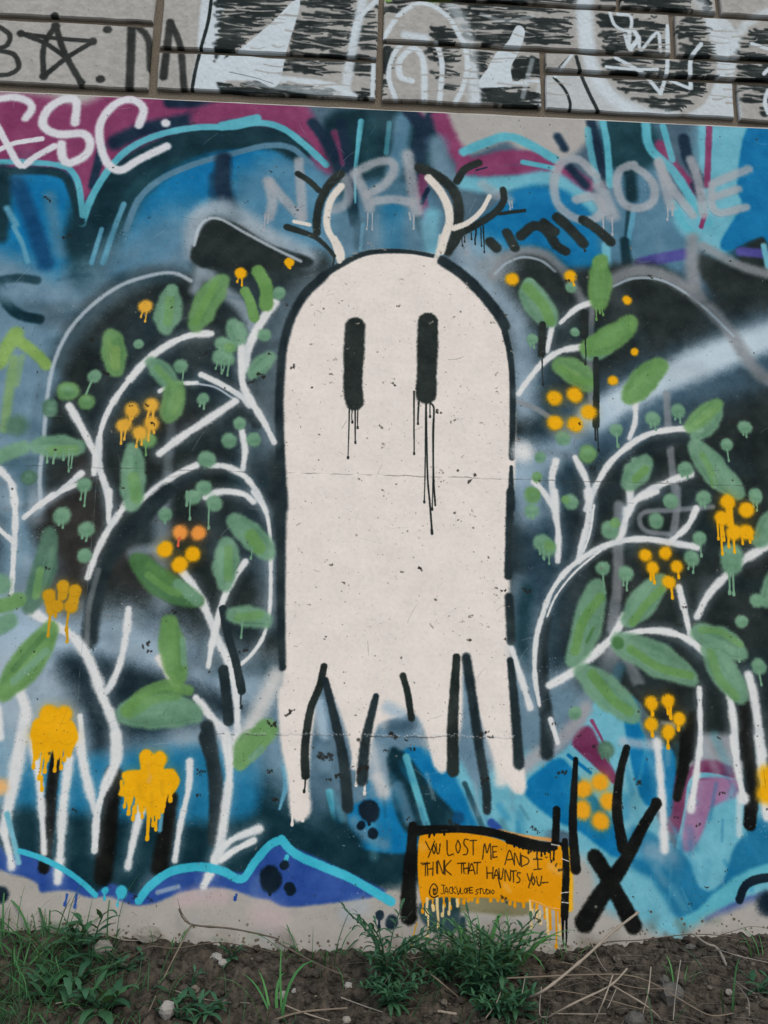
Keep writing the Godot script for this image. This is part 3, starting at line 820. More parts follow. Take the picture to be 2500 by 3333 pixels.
func paint_front_0() -> void:
	s(W,23,0.42,[-156,1257,-169,1360,-133,1452],19,1,"painted_branch")
	s(W,23,0.42,[-209,985,-225,1082,-219,1169],19,1,"painted_branch")
	s(W,23,0.42,[-51,239,-61,324,-29,399],19,1,"painted_branch")
	s(W,23,0.42,[-55,653,-86,744,-90,826],19,1,"painted_branch")
	s(W,23,0.42,[-195,1162,-202,1263,-228,1352],19,1,"painted_branch")
	p(GR2,21,[-23,559,-27,546,-27,534,-27,526,-19,511,-18,501,-8,490,2,481,15,485,19,495,20,507,17,519,12,534,10,545,-2,553,-10,563],0.93,"painted_leaf",0)
	s(GR3,12,0.8,[-28,547,-21,519,-7,492],12,0.3)
	s(YGR2,17,0.8,[-1,549,8,525,12,500],17,0.5)
	s(YGR2,6,0.7,[-11,538,-4,514],6,0.35)
	p(GR2,21,[-185,571,-196,559,-203,542,-207,529,-212,515,-213,498,-214,482,-207,464,-196,458,-185,470,-178,487,-174,500,-166,519,-169,532,-168,548,-172,569],0.93,"painted_leaf",0)
	s(GR3,12,0.8,[-197,559,-208,521,-212,482],12,0.3)
	s(YGR2,17,0.8,[-172,544,-179,511,-190,480],17,0.5)
	s(YGR2,6,0.7,[-187,538,-196,505],6,0.35)
	p(SAGE,21,[-65,491,-66,482,-60,465,-57,457,-52,444,-42,435,-34,429,-22,423,-13,425,-11,438,-12,455,-19,465,-26,475,-33,485,-44,491,-56,498],0.93,"painted_leaf",0)
	s(SAGED,12,0.8,[-40,492,-23,468,-12,441],12,0.3)
	s(SAGEL,17,0.8,[-60,477,-48,455,-33,435],17,0.5)
	s(SAGEL,6,0.7,[-53,471,-31,454],6,0.35)
	p(GR2,21,[-113,542,-119,533,-126,525,-126,515,-122,504,-117,495,-112,490,-106,482,-92,479,-86,488,-83,497,-84,508,-81,514,-89,523,-96,535,-99,539],0.93,"painted_leaf",0)
	s(GR3,12,0.8,[-91,532,-86,511,-88,490],12,0.3)
	s(YGR2,17,0.8,[-117,528,-116,510,-110,492],17,0.5)
	s(YGR2,6,0.7,[-113,522,-100,505],6,0.35)
	p(GR2,21,[-109,546,-109,536,-111,521,-110,506,-107,494,-99,483,-90,469,-82,459,-68,461,-69,477,-66,488,-67,501,-69,512,-76,528,-82,536,-93,550],0.93,"painted_leaf",0)
	s(GR3,12,0.8,[-112,532,-106,501,-92,471],12,0.3)
	s(YGR2,17,0.8,[-85,532,-76,506,-72,479],17,0.5)
	s(YGR2,6,0.7,[-95,521,-88,494],6,0.35)
	p(SAGE,21,[-190,1082,-202,1077,-215,1065,-222,1055,-225,1042,-225,1033,-223,1014,-225,1000,-208,995,-197,1005,-192,1015,-180,1021,-180,1036,-177,1046,-176,1065,-180,1075],0.93,"painted_leaf",0)
	s(SAGED,12,0.8,[-207,1075,-220,1048,-225,1017],12,0.3)
	s(SAGEL,17,0.8,[-182,1058,-190,1033,-202,1010],17,0.5)
	s(SAGEL,6,0.7,[-198,1057,-208,1032],6,0.35)
	p(GR2,21,[-207,654,-206,639,-210,629,-211,615,-209,603,-204,591,-192,578,-183,566,-172,567,-170,582,-164,594,-168,606,-171,620,-173,631,-180,642,-190,657],0.93,"painted_leaf",0)
	s(GR3,12,0.8,[-212,639,-206,608,-194,578],12,0.3)
	s(YGR2,17,0.8,[-184,638,-177,612,-173,585],17,0.5)
	s(YGR2,6,0.7,[-195,628,-189,601],6,0.35)
	d(SAGE,23,0.3,[-230,1082],"painted_bud")
	s(SAGED,20,0.85,[-234,1075,-223,1077],20,0.3)
	s(SAGEL,14,0.85,[-235,1088,-226,1088],14,0.35)
	dr(SAGE,10.01,-236,1071,1061)
	dr(SAGE,10.01,-224,1071,1057)
	d(SAGE,23,0.3,[-184,1578],"painted_bud")
	s(SAGED,20,0.85,[-189,1571,-177,1572],20,0.3)
	s(SAGEL,14,0.85,[-190,1585,-181,1584],14,0.35)
	dr(SAGE,10.01,-191,1566,1555)
	dr(SAGE,10.01,-179,1566,1550)
	d(SAGE,23,0.3,[-196,733],"painted_bud")
	s(SAGED,20,0.85,[-201,727,-190,728],20,0.3)
	s(SAGEL,14,0.85,[-201,739,-193,738],14,0.35)
	dr(SAGE,10.01,-202,723,714)
	dr(SAGE,10.01,-191,723,709)
	d(SAGE,23,0.3,[-147,1546],"painted_bud")
	s(SAGED,20,0.85,[-152,1539,-140,1541],20,0.3)
	s(SAGEL,14,0.85,[-152,1553,-143,1552],14,0.35)
	dr(SAGE,10.01,-153,1534,1524)
	dr(SAGE,10.01,-141,1534,1519)
	d(SAGE,23,0.3,[-220,875],"painted_bud")
	s(SAGED,20,0.85,[-224,869,-213,870],20,0.3)
	s(SAGEL,14,0.85,[-225,882,-217,881],14,0.35)
	dr(SAGE,10.01,-226,865,855)
	dr(SAGE,10.01,-214,865,851)
	d(SAGE,23,0.3,[-178,843],"painted_bud")
	s(SAGED,20,0.85,[-183,836,-172,838],20,0.3)
	s(SAGEL,14,0.85,[-183,849,-175,848],14,0.35)
	dr(SAGE,10.01,-184,832,823)
	dr(SAGE,10.01,-173,832,819)
	d(SAGE,23,0.3,[-254,1069],"painted_bud")
	s(SAGED,20,0.85,[-259,1062,-247,1064],20,0.3)
	s(SAGEL,14,0.85,[-259,1075,-251,1074],14,0.35)
	dr(SAGE,10.01,-260,1058,1048)
	dr(SAGE,10.01,-249,1058,1044)
	d(SAGE,23,0.3,[-250,1216],"painted_bud")
	s(SAGED,20,0.85,[-254,1209,-242,1210],20,0.3)
	s(SAGEL,14,0.85,[-255,1222,-246,1222],14,0.35)
	dr(SAGE,10.01,-256,1204,1195)
	dr(SAGE,10.01,-244,1205,1190)
	s(W,23,0.42,[2240,790,2268,889,2303,977],19,1,"painted_branch")
	s(W,23,0.42,[2187,393,2180,484,2201,566],19,1,"painted_branch")
	s(W,23,0.42,[2156,650,2146,746,2222,832],19,1,"painted_branch")
	s(W,23,0.42,[2148,465,2179,558,2220,641],19,1,"painted_branch")
	s(W,23,0.42,[2144,382,2177,474,2115,553],19,1,"painted_branch")
	p(GR2,21,[2238,769,2233,762,2224,750,2216,740,2212,732,2212,723,2217,711,2222,700,2235,699,2245,705,2254,717,2260,723,2259,736,2262,743,2261,756,2255,767],0.93,"painted_leaf",0)
	s(GR3,12,0.8,[2253,757,2246,732,2236,707],12,0.3)
	s(YGR2,17,0.8,[2238,756,2231,734,2227,713],17,0.5)
	s(YGR2,6,0.7,[2235,749,2237,726],6,0.35)
	p(GR2,21,[2386,1721,2373,1713,2363,1699,2357,1693,2350,1675,2349,1663,2354,1652,2354,1635,2367,1633,2385,1643,2394,1659,2398,1670,2402,1680,2404,1694,2405,1705,2400,1720],0.93,"painted_leaf",0)
	s(GR3,12,0.8,[2369,1714,2357,1684,2353,1652],12,0.3)
	s(YGR2,17,0.8,[2399,1702,2392,1676,2379,1651],17,0.5)
	s(YGR2,6,0.7,[2381,1697,2371,1671],6,0.35)
	p(GR2,21,[2113,549,2097,543,2087,533,2078,525,2071,513,2067,497,2067,487,2064,470,2077,464,2093,475,2101,485,2110,494,2115,506,2119,518,2121,533,2125,548],0.93,"painted_leaf",0)
	s(GR3,12,0.8,[2117,533,2102,505,2084,478],12,0.3)
	s(YGR2,17,0.8,[2103,534,2089,511,2077,486],17,0.5)
	s(YGR2,6,0.7,[2097,527,2091,500],6,0.35)
	p(GR2,21,[2198,1460,2183,1448,2173,1434,2170,1418,2161,1402,2160,1387,2159,1370,2162,1358,2178,1350,2189,1367,2199,1379,2210,1391,2216,1409,2216,1421,2216,1441,2215,1455],0.93,"painted_leaf",0)
	s(GR3,12,0.8,[2219,1436,2208,1400,2189,1365],12,0.3)
	s(YGR2,17,0.8,[2186,1439,2174,1408,2167,1376],17,0.5)
	s(YGR2,6,0.7,[2187,1428,2188,1394],6,0.35)
	p(SAGE,21,[2237,1043,2231,1032,2226,1018,2230,1006,2234,989,2236,984,2247,971,2260,965,2268,966,2279,980,2282,996,2282,1006,2275,1022,2268,1034,2261,1043,2254,1051],0.93,"painted_leaf",0)
	s(SAGED,12,0.8,[2255,1038,2263,1009,2268,980],12,0.3)
	s(SAGEL,17,0.8,[2242,1029,2248,1004,2256,980],17,0.5)
	s(SAGEL,6,0.7,[2243,1020,2258,999],6,0.35)
	p(SAGE,21,[2177,906,2177,896,2172,879,2174,874,2178,864,2186,858,2196,849,2207,842,2219,848,2222,866,2225,875,2225,885,2217,895,2214,902,2203,905,2189,914],0.93,"painted_leaf",0)
	s(SAGED,12,0.8,[2171,891,2179,868,2195,850],12,0.3)
	s(SAGEL,17,0.8,[2201,903,2211,885,2217,865],17,0.5)
	s(SAGEL,6,0.7,[2190,889,2198,871],6,0.35)
	p(GR2,21,[2221,1683,2210,1670,2205,1657,2196,1645,2201,1636,2199,1629,2206,1615,2217,1610,2232,1606,2241,1621,2246,1634,2248,1644,2252,1654,2251,1661,2246,1676,2233,1685],0.93,"painted_leaf",0)
	s(GR3,12,0.8,[2235,1672,2235,1646,2231,1619],12,0.3)
	s(YGR2,17,0.8,[2220,1667,2218,1644,2219,1622],17,0.5)
	s(YGR2,6,0.7,[2218,1659,2226,1637],6,0.35)
	d(SAGE,23,0.3,[2126,516],"painted_bud")
	s(SAGED,20,0.85,[2120,509,2132,511],20,0.3)
	s(SAGEL,14,0.85,[2122,522,2131,521],14,0.35)
	dr(SAGE,10.01,2118,505,496)
	dr(SAGE,10.01,2130,505,492)
	d(SAGE,23,0.3,[2323,1438],"painted_bud")
	s(SAGED,20,0.85,[2317,1431,2330,1432],20,0.3)
	s(SAGEL,14,0.85,[2319,1445,2329,1445],14,0.35)
	dr(SAGE,10.01,2314,1426,1415)
	dr(SAGE,10.01,2327,1426,1410)
	d(SAGE,23,0.3,[2280,1687],"painted_bud")
	s(SAGED,20,0.85,[2274,1679,2287,1681],20,0.3)
	s(SAGEL,14,0.85,[2276,1695,2286,1694],14,0.35)
	dr(SAGE,10.01,2271,1674,1663)

func paint_front_1() -> void:
	dr(SAGE,10.01,2284,1675,1658)
	d(SAGE,23,0.3,[2193,1472],"painted_bud")
	s(SAGED,20,0.85,[2186,1464,2199,1466],20,0.3)
	s(SAGEL,14,0.85,[2189,1479,2198,1478],14,0.35)
	dr(SAGE,10.01,2183,1459,1448)
	dr(SAGE,10.01,2197,1460,1443)
	d(SAGE,23,0.3,[2351,1322],"painted_bud")
	s(SAGED,20,0.85,[2344,1315,2357,1316],20,0.3)
	s(SAGEL,14,0.85,[2347,1329,2356,1328],14,0.35)
	dr(SAGE,10.01,2341,1310,1299)
	dr(SAGE,10.01,2354,1310,1294)
	d(SAGE,23,0.3,[2234,1641],"painted_bud")
	s(SAGED,20,0.85,[2227,1633,2240,1635],20,0.3)
	s(SAGEL,14,0.85,[2229,1649,2239,1648],14,0.35)
	dr(SAGE,10.01,2224,1628,1617)
	dr(SAGE,10.01,2237,1628,1612)
	d(SAGE,23,0.3,[2105,509],"painted_bud")
	s(SAGED,20,0.85,[2098,502,2111,503],20,0.3)
	s(SAGEL,14,0.85,[2101,515,2109,514],14,0.35)
	dr(SAGE,10.01,2096,498,489)
	dr(SAGE,10.01,2108,498,485)
	d(SAGE,23,0.3,[2229,593],"painted_bud")
	s(SAGED,20,0.85,[2223,587,2235,588],20,0.3)
	s(SAGEL,14,0.85,[2225,600,2234,599],14,0.35)
	dr(SAGE,10.01,2220,583,573)
	dr(SAGE,10.01,2232,583,569)
	s(TAG,30,0.5,[647,2036,664,1973,657,1925],30,0.84,"painted_letter")
	s(TAG,28,0.5,[657,2031,692,1985,742,1929],28,0.84,"painted_letter")
	s(TAG,28,0.5,[733,2104,743,2014,752,1925],28,0.84,"painted_letter")
	dr(TAG,4.5,645,1930,1883)
	dr(TAG,4.5,654,1931,1904)
	s(TAG,30,0.6,[867,2057,882,2010,869,1972,836,1955],30,0.7)
	s(TAG,30,0.55,[895,2069,921,2023,941,1965],30,0.84,"painted_letter")
	s(TAG,28,0.55,[905,2081,953,2110,996,2118,1011,2091,983,2042,935,2007],28,0.84,"painted_letter")
	s(TAG,28,0.5,[955,1987,1013,1995,1061,1987],28,0.84,"painted_letter")
	s(TAG,35,0.55,[1049,2142,1060,2067,1076,1961],35,0.84,"painted_letter")
	dr(TAG,4.5,937,1949,1897)
	dr(TAG,4.5,950,1950,1897)
	dr(TAG,4.5,1056,1955,1934)
	dr(TAG,4.5,1069,1945,1905)
	s(TAG,30,0.65,[1270,2056,1304,2030,1347,2011],30,0.6)
	dr(TAG,3.6,1347,2006,1979)
	dr(TAG,3.6,1354,2006,1985)
	s(TAG,28,0.45,[1605,2100,1555,2151,1506,2141,1480,2079,1489,2004,1535,1962,1589,1957,1621,1992,1595,2032,1544,2020],28,0.84,"painted_letter")
	s(TAG,44,0.55,[1614,2070,1648,1975],44,0.84,"painted_letter")
	dr(TAG,6.25,1621,1973,1913)
	dr(TAG,6.25,1648,1967,1912)
	s(TAG,26,0.45,[1721,2143,1678,2123,1666,2073,1684,2014,1728,2001,1771,2025,1777,2078,1747,2119,1707,2142],26,0.84,"painted_letter")
	s(TAG,32,0.55,[1798,2156,1811,2080,1825,2013],32,0.84,"painted_letter")
	s(TAG,26,0.5,[1794,2152,1835,2066,1889,1986],26,0.84,"painted_letter")
	s(TAG,30,0.5,[1893,2168,1913,2093,1921,1991],30,0.84,"painted_letter")
	dr(TAG,5,1815,2012,1967)
	dr(TAG,5,1829,2013,1983)
	s(TAG,28,0.55,[2067,2146,2013,2120,1962,2095],28,0.84,"painted_letter")
	s(TAG,25,0.55,[2031,2079,1959,2049],25,0.84,"painted_letter")
	s(TAG,25,0.5,[1951,2087,1947,2026,1970,1997,2051,2020],25,0.84,"painted_letter")
	s(K,29,0.25,[1290,1874,1307,1856],29,1,"painted_scribble")
	s(K,29,0.25,[1338,1905,1361,1859],29,1,"painted_scribble")
	s(K,29,0.25,[1378,1896,1419,1931,1456,1914,1482,1871,1508,1854],29,1,"painted_scribble")
	s(K,25,0.25,[1446,1943,1480,1915],25,1,"painted_scribble")
	s(K,31,0.25,[1487,1960,1521,1928,1560,1882],31,1,"painted_scribble")
	s(K,29,0.25,[1562,1956,1602,1928,1641,1890],29,1,"painted_scribble")
	dr(K,5.63,1561,1882,1857)
	s(TAGW,23,0.45,[-145,2259,-94,2269,-53,2258,-39,2234,-54,2203],23,1,"painted_letter")
	s(TAGW,16,0.35,[-127,2091,-78,2120,-2,2139],16,1,"painted_letter")
	s(TAGW,20,0.35,[-137,2184,-98,2119,-52,2051,-16,2079,36,2117],20,1,"painted_letter")
	s(TAGW,26,0.4,[87,2196,84,2264,51,2271,8,2237,-3,2184,42,2156,113,2161,136,2131,126,2093,83,2065,62,2083,55,2125],26,1,"painted_letter")
	s(TAGW,25,0.4,[269,2198,278,2252,242,2280,197,2263,162,2208,161,2147,187,2074,228,2050,277,2086,353,2133],25,1,"painted_letter")
	d(TAGW,13,0.4,[345,2208],"painted_letter")
	s(YGR,41,0.4,[-45,1461,-26,1515,-11,1542],41,1,"painted_splash")
	s(YGR,31,0.4,[-15,1529,17,1510,58,1478,78,1456],31,1,"painted_splash")
	s(YGR,25,0.6,[-9,1469,-12,1384,-13,1274],25,0.7)
	s(YGR,16,0.6,[12,1477,5,1397],16,0.5)
	s(LHW,11,0.7,[104,1065,92,1144,92,1239,90,1367,99,1466,130,1558,186,1635,256,1695,336,1729,399,1739,449,1718],11,0.8)
	s(LHW,9,0.7,[451,1826,461,1880,485,1909,524,1908,585,1874,672,1828,751,1790],9,0.8)
	p(GHOST,11,[986,1826,1085,1822,1151,1805,1217,1742,1279,1660,1321,1574,1334,1485,1343,1351,1342,1220,1332,1092,1322,905,1323,724,1328,608,1340,493,1357,382,1331,392,1302,442,1267,538,1244,629,1218,693,1199,675,1194,537,1167,435,1144,435,1123,513,1090,564,1043,557,991,539,968,488,961,432,943,443,917,533,887,600,855,658,831,600,816,486,813,387,820,321,793,310,781,397,760,486,749,598,760,679,739,1202,723,1397,729,1518,757,1628,806,1714,869,1777,934,1815],1,"painted_ghost",0)
	s(GHOSTL,36,0.9,[891,1185,894,1131,896,1078],36,0.14)
	s(GHOSTL,36,0.9,[1018,1182,1023,1142,1018,1102],36,0.11)
	s(GHOSTL,33,0.9,[846,1099,842,1009,857,921],33,0.07)
	s(GHOSTD,36,0.9,[1291,1690,1294,1596,1297,1505],36,0.12)
	s(GHOSTD,56,0.9,[1268,1338,1261,1248,1264,1161],56,0.05)
	s(GHOSTL,52,0.9,[1028,1463,1028,1383,1037,1303],52,0.11)
	s(GHOSTD,45,0.9,[1052,1319,1059,1275,1060,1231],45,0.15)
	s(GHOSTL,54,0.9,[1127,1561,1128,1464,1132,1368],54,0.07)
	s(GHOSTL,37,0.9,[1217,1167,1219,1119,1216,1072],37,0.08)
	s(GHOSTD,48,0.9,[809,863,815,838,802,812],48,0.11)
	s(GHOSTD,38,0.9,[792,1022,801,973,792,924],38,0.06)
	s(GHOSTD,29,0.9,[1085,1693,1081,1648,1089,1604],29,0.15)
	s(GHOSTD,33,0.9,[943,1361,949,1324,942,1286],33,0.14)
	s(GHOSTL,28,0.9,[1132,1622,1134,1515,1137,1409],28,0.14)
	s(GHOSTD,18,0.9,[995,1462,995,1411,999,1360],18,0.05)
	s(GHOSTL,31,0.9,[1099,1109,1097,1079,1107,1050],31,0.11)
	s(GHOSTL,18,0.9,[912,1237,912,1165,918,1096],18,0.08)
	s(GHOSTD,51,0.9,[1087,1545,1084,1503,1094,1461],51,0.06)
	s(GHOSTL,30,0.9,[1206,806,1202,734,1212,662],30,0.07)
	s(GHOSTL,42,0.9,[861,1286,870,1207,869,1128],42,0.07)
	s(GHOSTL,44,0.9,[1204,816,1210,786,1203,757],44,0.07)
	s(GHOSTL,25,0.9,[827,1196,825,1156,836,1117],25,0.11)
	s(GHOSTD,38,0.9,[1203,1384,1209,1347,1202,1310],38,0.11)
	s(GHOSTD,24,0.9,[920,1163,914,1135,930,1107],24,0.14)
	s(GHOSTL,26,0.9,[1304,1301,1307,1201,1309,1102],26,0.12)
	s(GHOSTL,52,0.9,[1042,1433,1048,1379,1053,1326],52,0.06)
	s(GHOSTL,54,0.9,[882,1681,890,1587,895,1494],54,0.11)
	s(GHOSTD,27,0.9,[776,997,770,960,779,923],27,0.06)
	s(GHOSTL,37,0.9,[1265,1616,1269,1578,1261,1540],37,0.07)
	s(GHOSTD,54,0.9,[1056,940,1061,903,1064,866],54,0.05)
	s(GHOSTD,27,0.9,[1107,900,1109,872,1108,845],27,0.06)
	s(GHOSTL,19,0.9,[943,935,939,848,947,763],19,0.05)
	s(GHOSTL,30,0.9,[1151,1219,1149,1156,1155,1093],30,0.11)
	s(GHOSTL,23,0.9,[951,1527,945,1473,958,1420],23,0.13)
	s(GHOST,27,0.9,[898,582,925,513],27,0.5)
	s(GHOST,23,0.9,[1000,579,1009,530],23,0.45)
	s(GHOST,32,0.9,[1101,564,1123,475],32,0.4)
	s(GHOST,21,0.9,[1259,583,1279,461],21,0.4)
	s(GHOST,27,0.9,[1305,437,1338,381],27,0.35)
	s(GHOST,18,0.9,[967,529,990,425],18,0.3)
	s(GHOST,21,0.9,[836,560,846,512],21,0.35)
	s(CR2,44,0.8,[733,642,698,567,667,505],44,0.8)
	s(GHOST,27,0.4,[793,423,801,360,805,313])
	dr(GHOST,6.3,786,340,287)

func paint_front_2() -> void:
	dr(GHOST,6.3,809,320,297)
	dr(GHOST,6.3,942,424,381)
	dr(GHOST,6.3,963,401,361)
	dr(GHOST,6.3,797,320,305)
	s(GHOST,14,0.5,[939,480,934,424],14,0.9)
	s(GHOST,27,0.8,[994,401,1012,366],27,0.6)
	s(GHOST,32,0.7,[1300,445,1304,397],32,0.9)
	s(GHOST,27,0.7,[1343,429,1346,381],27,0.8)
	s(BND,27,0.9,[1017,571,1055,551,1089,523],27,0.8)
	s(DSL,32,0.8,[1030,522,1076,531],32,0.7)
	s(BND,23,0.8,[843,581,859,500],23,0.9)
	s(HAZE,27,0.8,[851,471,861,423],27,0.7)
	s(KS,23,0.42,[818,1748,762,1683,729,1612,712,1529,709,1448,709,1356,716,1252])
	s(KS,23,0.35,[716,1245,721,1162,726,1081],36,1)
	s(KS,14,0.3,[814,1749,769,1704,745,1658])
	s(KS,19,0.4,[805,1741,865,1785,930,1821,996,1832,1063,1832,1129,1822],12,1)
	s(KS,30,0.45,[724,1123,728,999,733,877,740,758,747,665],17,1)
	s(KS,31,0.25,[1151,1809,1210,1768,1263,1714,1308,1656,1329,1618])
	s(KS,17,0.3,[1327,1608,1343,1526,1348,1444,1347,1344,1343,1235],17,1)
	s(KS,10,0.4,[1341,1209,1339,1097],23,1)
	s(KS,21,0.3,[1338,1141,1334,1045,1329,912])
	s(KS,23,0.35,[1330,857,1333,800,1334,743])
	s(KS,38,0.4,[454,1584,394,1548,323,1491,266,1423,229,1349,213,1294])
	s(W,20,0.42,[514,1563,462,1557,407,1531,348,1482,298,1414,260,1347,240,1282,237,1224,244,1174,267,1118,280,1070],16,1,"painted_branch")
	s(KS,20,0.4,[179,1328,207,1284])
	s(W,19,0.42,[150,1342,186,1286,215,1236,231,1205,231,1158],16,1,"painted_branch")
	s(W,23,0.42,[682,1662,656,1616,630,1560,616,1519,609,1465],26,1,"painted_branch")
	s(KS,32,0.3,[450,1453,493,1459,551,1436,603,1392,637,1340,652,1311])
	s(W,18,0.42,[494,1443,552,1416,604,1385,629,1360],15,1,"painted_branch")
	s(W,22,0.42,[596,1542,602,1471,608,1418,632,1373,669,1315,700,1258],16,1,"painted_branch")
	s(W,14,0.48,[386,1392,422,1413,483,1419],11,1,"painted_branch")
	s(LHW,6,0.5,[484,1417,534,1408,579,1381,598,1370],6,0.8)
	s(W,21,0.45,[589,1370,521,1317,456,1268,398,1218],23,1,"painted_branch")
	s(W,18,0.48,[612,1287,623,1236,620,1182],15,1,"painted_branch")
	s(KS,35,0.5,[505,1166,447,1135,384,1084])
	s(W,19,0.48,[497,1189,445,1161,388,1115,334,1071],16,1,"painted_branch")
	s(KS,43,0.35,[424,1115,357,1036,312,973,278,912,264,837,258,772,257,726])
	s(W,20,0.48,[335,1100,287,1021,257,951,239,883],16,1,"painted_branch")
	s(GRD,14,0.6,[265,903,249,807,252,708],14,0.8)
	s(W,18,0.48,[534,1189,577,1187,628,1160,664,1113,687,1067],15,1,"painted_branch")
	s(W,11,0.48,[648,1121,684,1072,698,1017,705,937,708,817,696,746,669,699,640,670],9,1,"painted_branch")
	s(W,19,0.48,[527,1103,569,1119,624,1114,652,1094],16,1,"painted_branch")
	s(W,17,0.4,[198,1157,148,1108,87,1063],14,1,"painted_branch")
	s(W,12,0.4,[191,1128,143,1101,104,1070],9,1,"painted_branch")
	s(W,19,0.5,[-19,1166,18,1129,39,1074],16,1,"painted_branch")
	s(W,16,0.4,[131,1097,98,1069,63,1036],13,1,"painted_branch")
	s(W,18,0.4,[27,1104,38,1055,43,1006,46,952,52,835],11,1,"painted_branch")
	s(W,14,0.4,[-8,1011,31,981,44,971],11,1,"painted_branch")
	s(W,21,0.42,[274,1111,280,1030],13,1,"painted_branch")
	s(W,21,0.48,[480,902,522,849,559,778,579,732,605,686,626,623,638,555,642,455],16,1,"painted_branch")
	s(W,18,0.42,[639,933,606,880,586,826,572,755,564,708,560,665],15,1,"painted_branch")
	s(W,19,0.48,[349,805,348,739,339,670,322,618,311,600],16,1,"painted_branch")
	s(W,21,0.48,[96,801,158,764,212,736,251,691,279,640,300,589,327,539,345,489,346,452],28,1,"painted_branch")
	s(CR2,21,0.5,[437,683,463,643,485,609],21,1,"painted_branch")
	s(W,21,0.48,[533,587,582,532,613,496,624,455],26,1,"painted_branch")
	s(W,29,0.5,[91,606,117,553,115,497,110,449],24,1,"painted_branch")
	s(W,15,0.5,[251,538,267,451],12,1,"painted_branch")
	s(W,19,0.6,[49,552,62,485])
	s(KS,35,0.35,[566,517,581,455])
	s(KS,20,0.15,[588,811,605,744,629,675,647,606],21,1,"painted_stem")
	dr(KS,5.63,645,606,564)
	s(KS,26,0.2,[598,657,609,594,618,532],26,1,"painted_stem")
	s(KS,35,0.25,[564,491,587,425,598,354,601,252],35,1,"painted_stem")
	s(KB,29,0.3,[203,445,198,350,198,184],29,1,"painted_stem")
	s(KB,44,0.35,[344,400,342,298,339,166],44,1,"painted_stem")
	s(KB,40,0.35,[486,345,482,273,472,188],40,1,"painted_stem")
	s(W,32,0.5,[115,485,106,387,98,306,96,269],26,1,"painted_branch")
	s(W,21,0.6,[140,485,168,377,187,270,195,218],13,1,"painted_branch")
	s(W,23,0.55,[234,437,230,324,233,228,233,155],19,1,"painted_branch")
	s(W,23,0.55,[252,487,277,400,307,314],19,1,"painted_branch")
	s(W,27,0.4,[342,494,348,433,325,368,313,308,314,224],14,1,"painted_branch")
	s(W,16,0.48,[528,433,529,370,515,284,507,204],13,1,"painted_branch")
	s(W,21,0.55,[419,325,406,256,396,188],17,1,"painted_branch")
	s(W,24,0.48,[613,497,627,409,621,311,613,236,599,189,580,147],21,1,"painted_branch")
	s(W,20,0.48,[706,277,640,250,601,207],16,1,"painted_branch")
	s(W,17,0.4,[694,250,647,226,618,205],14,1,"painted_branch")
	s(LCY,13,0.5,[98,306,121,243,137,196])
	s(W,19,0.6,[93,269,113,217,122,186],16,1,"painted_branch")
	s(W,19,0.5,[639,492,639,431])
	s(LBLU,11,0.6,[468,326,466,272])
	s(KS,40,0.4,[1868,1304,1793,1304,1714,1266,1653,1206,1609,1143,1585,1104])
	s(W,17,0.42,[1577,1698,1533,1677,1487,1633],14,1,"painted_branch")
	s(W,15,0.48,[1464,1627,1447,1547],12,1,"painted_branch")
	s(W,18,0.42,[1540,1562,1483,1547,1430,1507,1387,1452,1365,1418],15,1,"painted_branch")
	s(W,16,0.48,[1691,1402,1688,1348,1670,1300],13,1,"painted_branch")
	s(W,18,0.42,[1873,1331,1808,1331,1729,1315,1669,1280,1616,1232,1582,1181,1555,1129,1542,1096],15,1,"painted_branch")
	s(W,20,0.4,[1464,1229,1452,1183,1454,1132,1458,1094],16,1,"painted_branch")
	s(W,18,0.4,[1404,1169,1435,1132,1456,1094],15,1,"painted_branch")
	s(W,19,0.45,[1517,1241,1543,1186,1556,1138],16,1,"painted_branch")
	s(W,19,0.48,[1836,1204,1767,1178,1701,1144,1672,1116],16,1,"painted_branch")
	s(W,18,0.48,[1665,1164,1665,1103],15,1,"painted_branch")
	d(W,28,0.7,[1374,1253],"")
	s(KS,32,0.35,[1603,1148,1572,1083,1555,1032])
	s(KS,17,0.3,[1539,1051,1524,991])
	s(W,20,0.48,[1459,1144,1460,1080,1465,1030,1462,955],16,1,"painted_branch")
	s(W,21,0.4,[1549,1147,1553,1108,1544,1051,1528,1000,1518,956],17,1,"painted_branch")
	s(W,7,0.48,[1565,1109,1551,1032,1532,982],6,1,"painted_branch")
	s(KS,35,0.35,[1427,808,1414,736,1414,624,1424,538,1422,465])
	s(W,18,0.42,[1840,1002,1777,1011,1702,1020,1626,1011,1556,981,1492,936,1447,880,1421,820,1402,759,1395,700,1396,641,1405,582],12,1,"painted_branch")
	s(W,6,0.42,[1578,986,1506,925,1456,863,1430,808],5,1,"painted_branch")
	s(W,19,0.48,[1654,1098,1641,1041,1626,1018],16,1,"painted_branch")
	s(W,18,0.48,[1740,1152,1678,1124,1649,1069],15,1,"painted_branch")
	s(W,18,0.4,[1846,1107,1818,1058,1771,1016],15,1,"painted_branch")
	s(W,24,0.45,[2058,1023,1971,972,1911,922,1863,872,1830,816],16,1,"painted_branch")
	s(W,19,0.42,[1786,892,1798,828,1808,773,1814,755],16,1,"painted_branch")
	s(W,19,0.42,[1615,753,1672,774,1746,775,1806,754,1848,719],16,1,"painted_branch")
	s(W,23,0.42,[1636,812,1600,757,1559,720,1491,666,1432,632],19,1,"painted_branch")
	s(W,18,0.48,[1336,723,1358,652,1381,576],17,1,"painted_branch")
	s(W,17,0.42,[1433,547,1450,490],14,1,"painted_branch")
	s(KB,35,0.3,[1810,555,1783,463],35,1,"painted_stem")
	s(KB,35,0.25,[1945,592,1934,465],35,1,"painted_stem")
	s(W,14,0.5,[1825,631,1822,544,1819,464],11,1,"painted_branch")
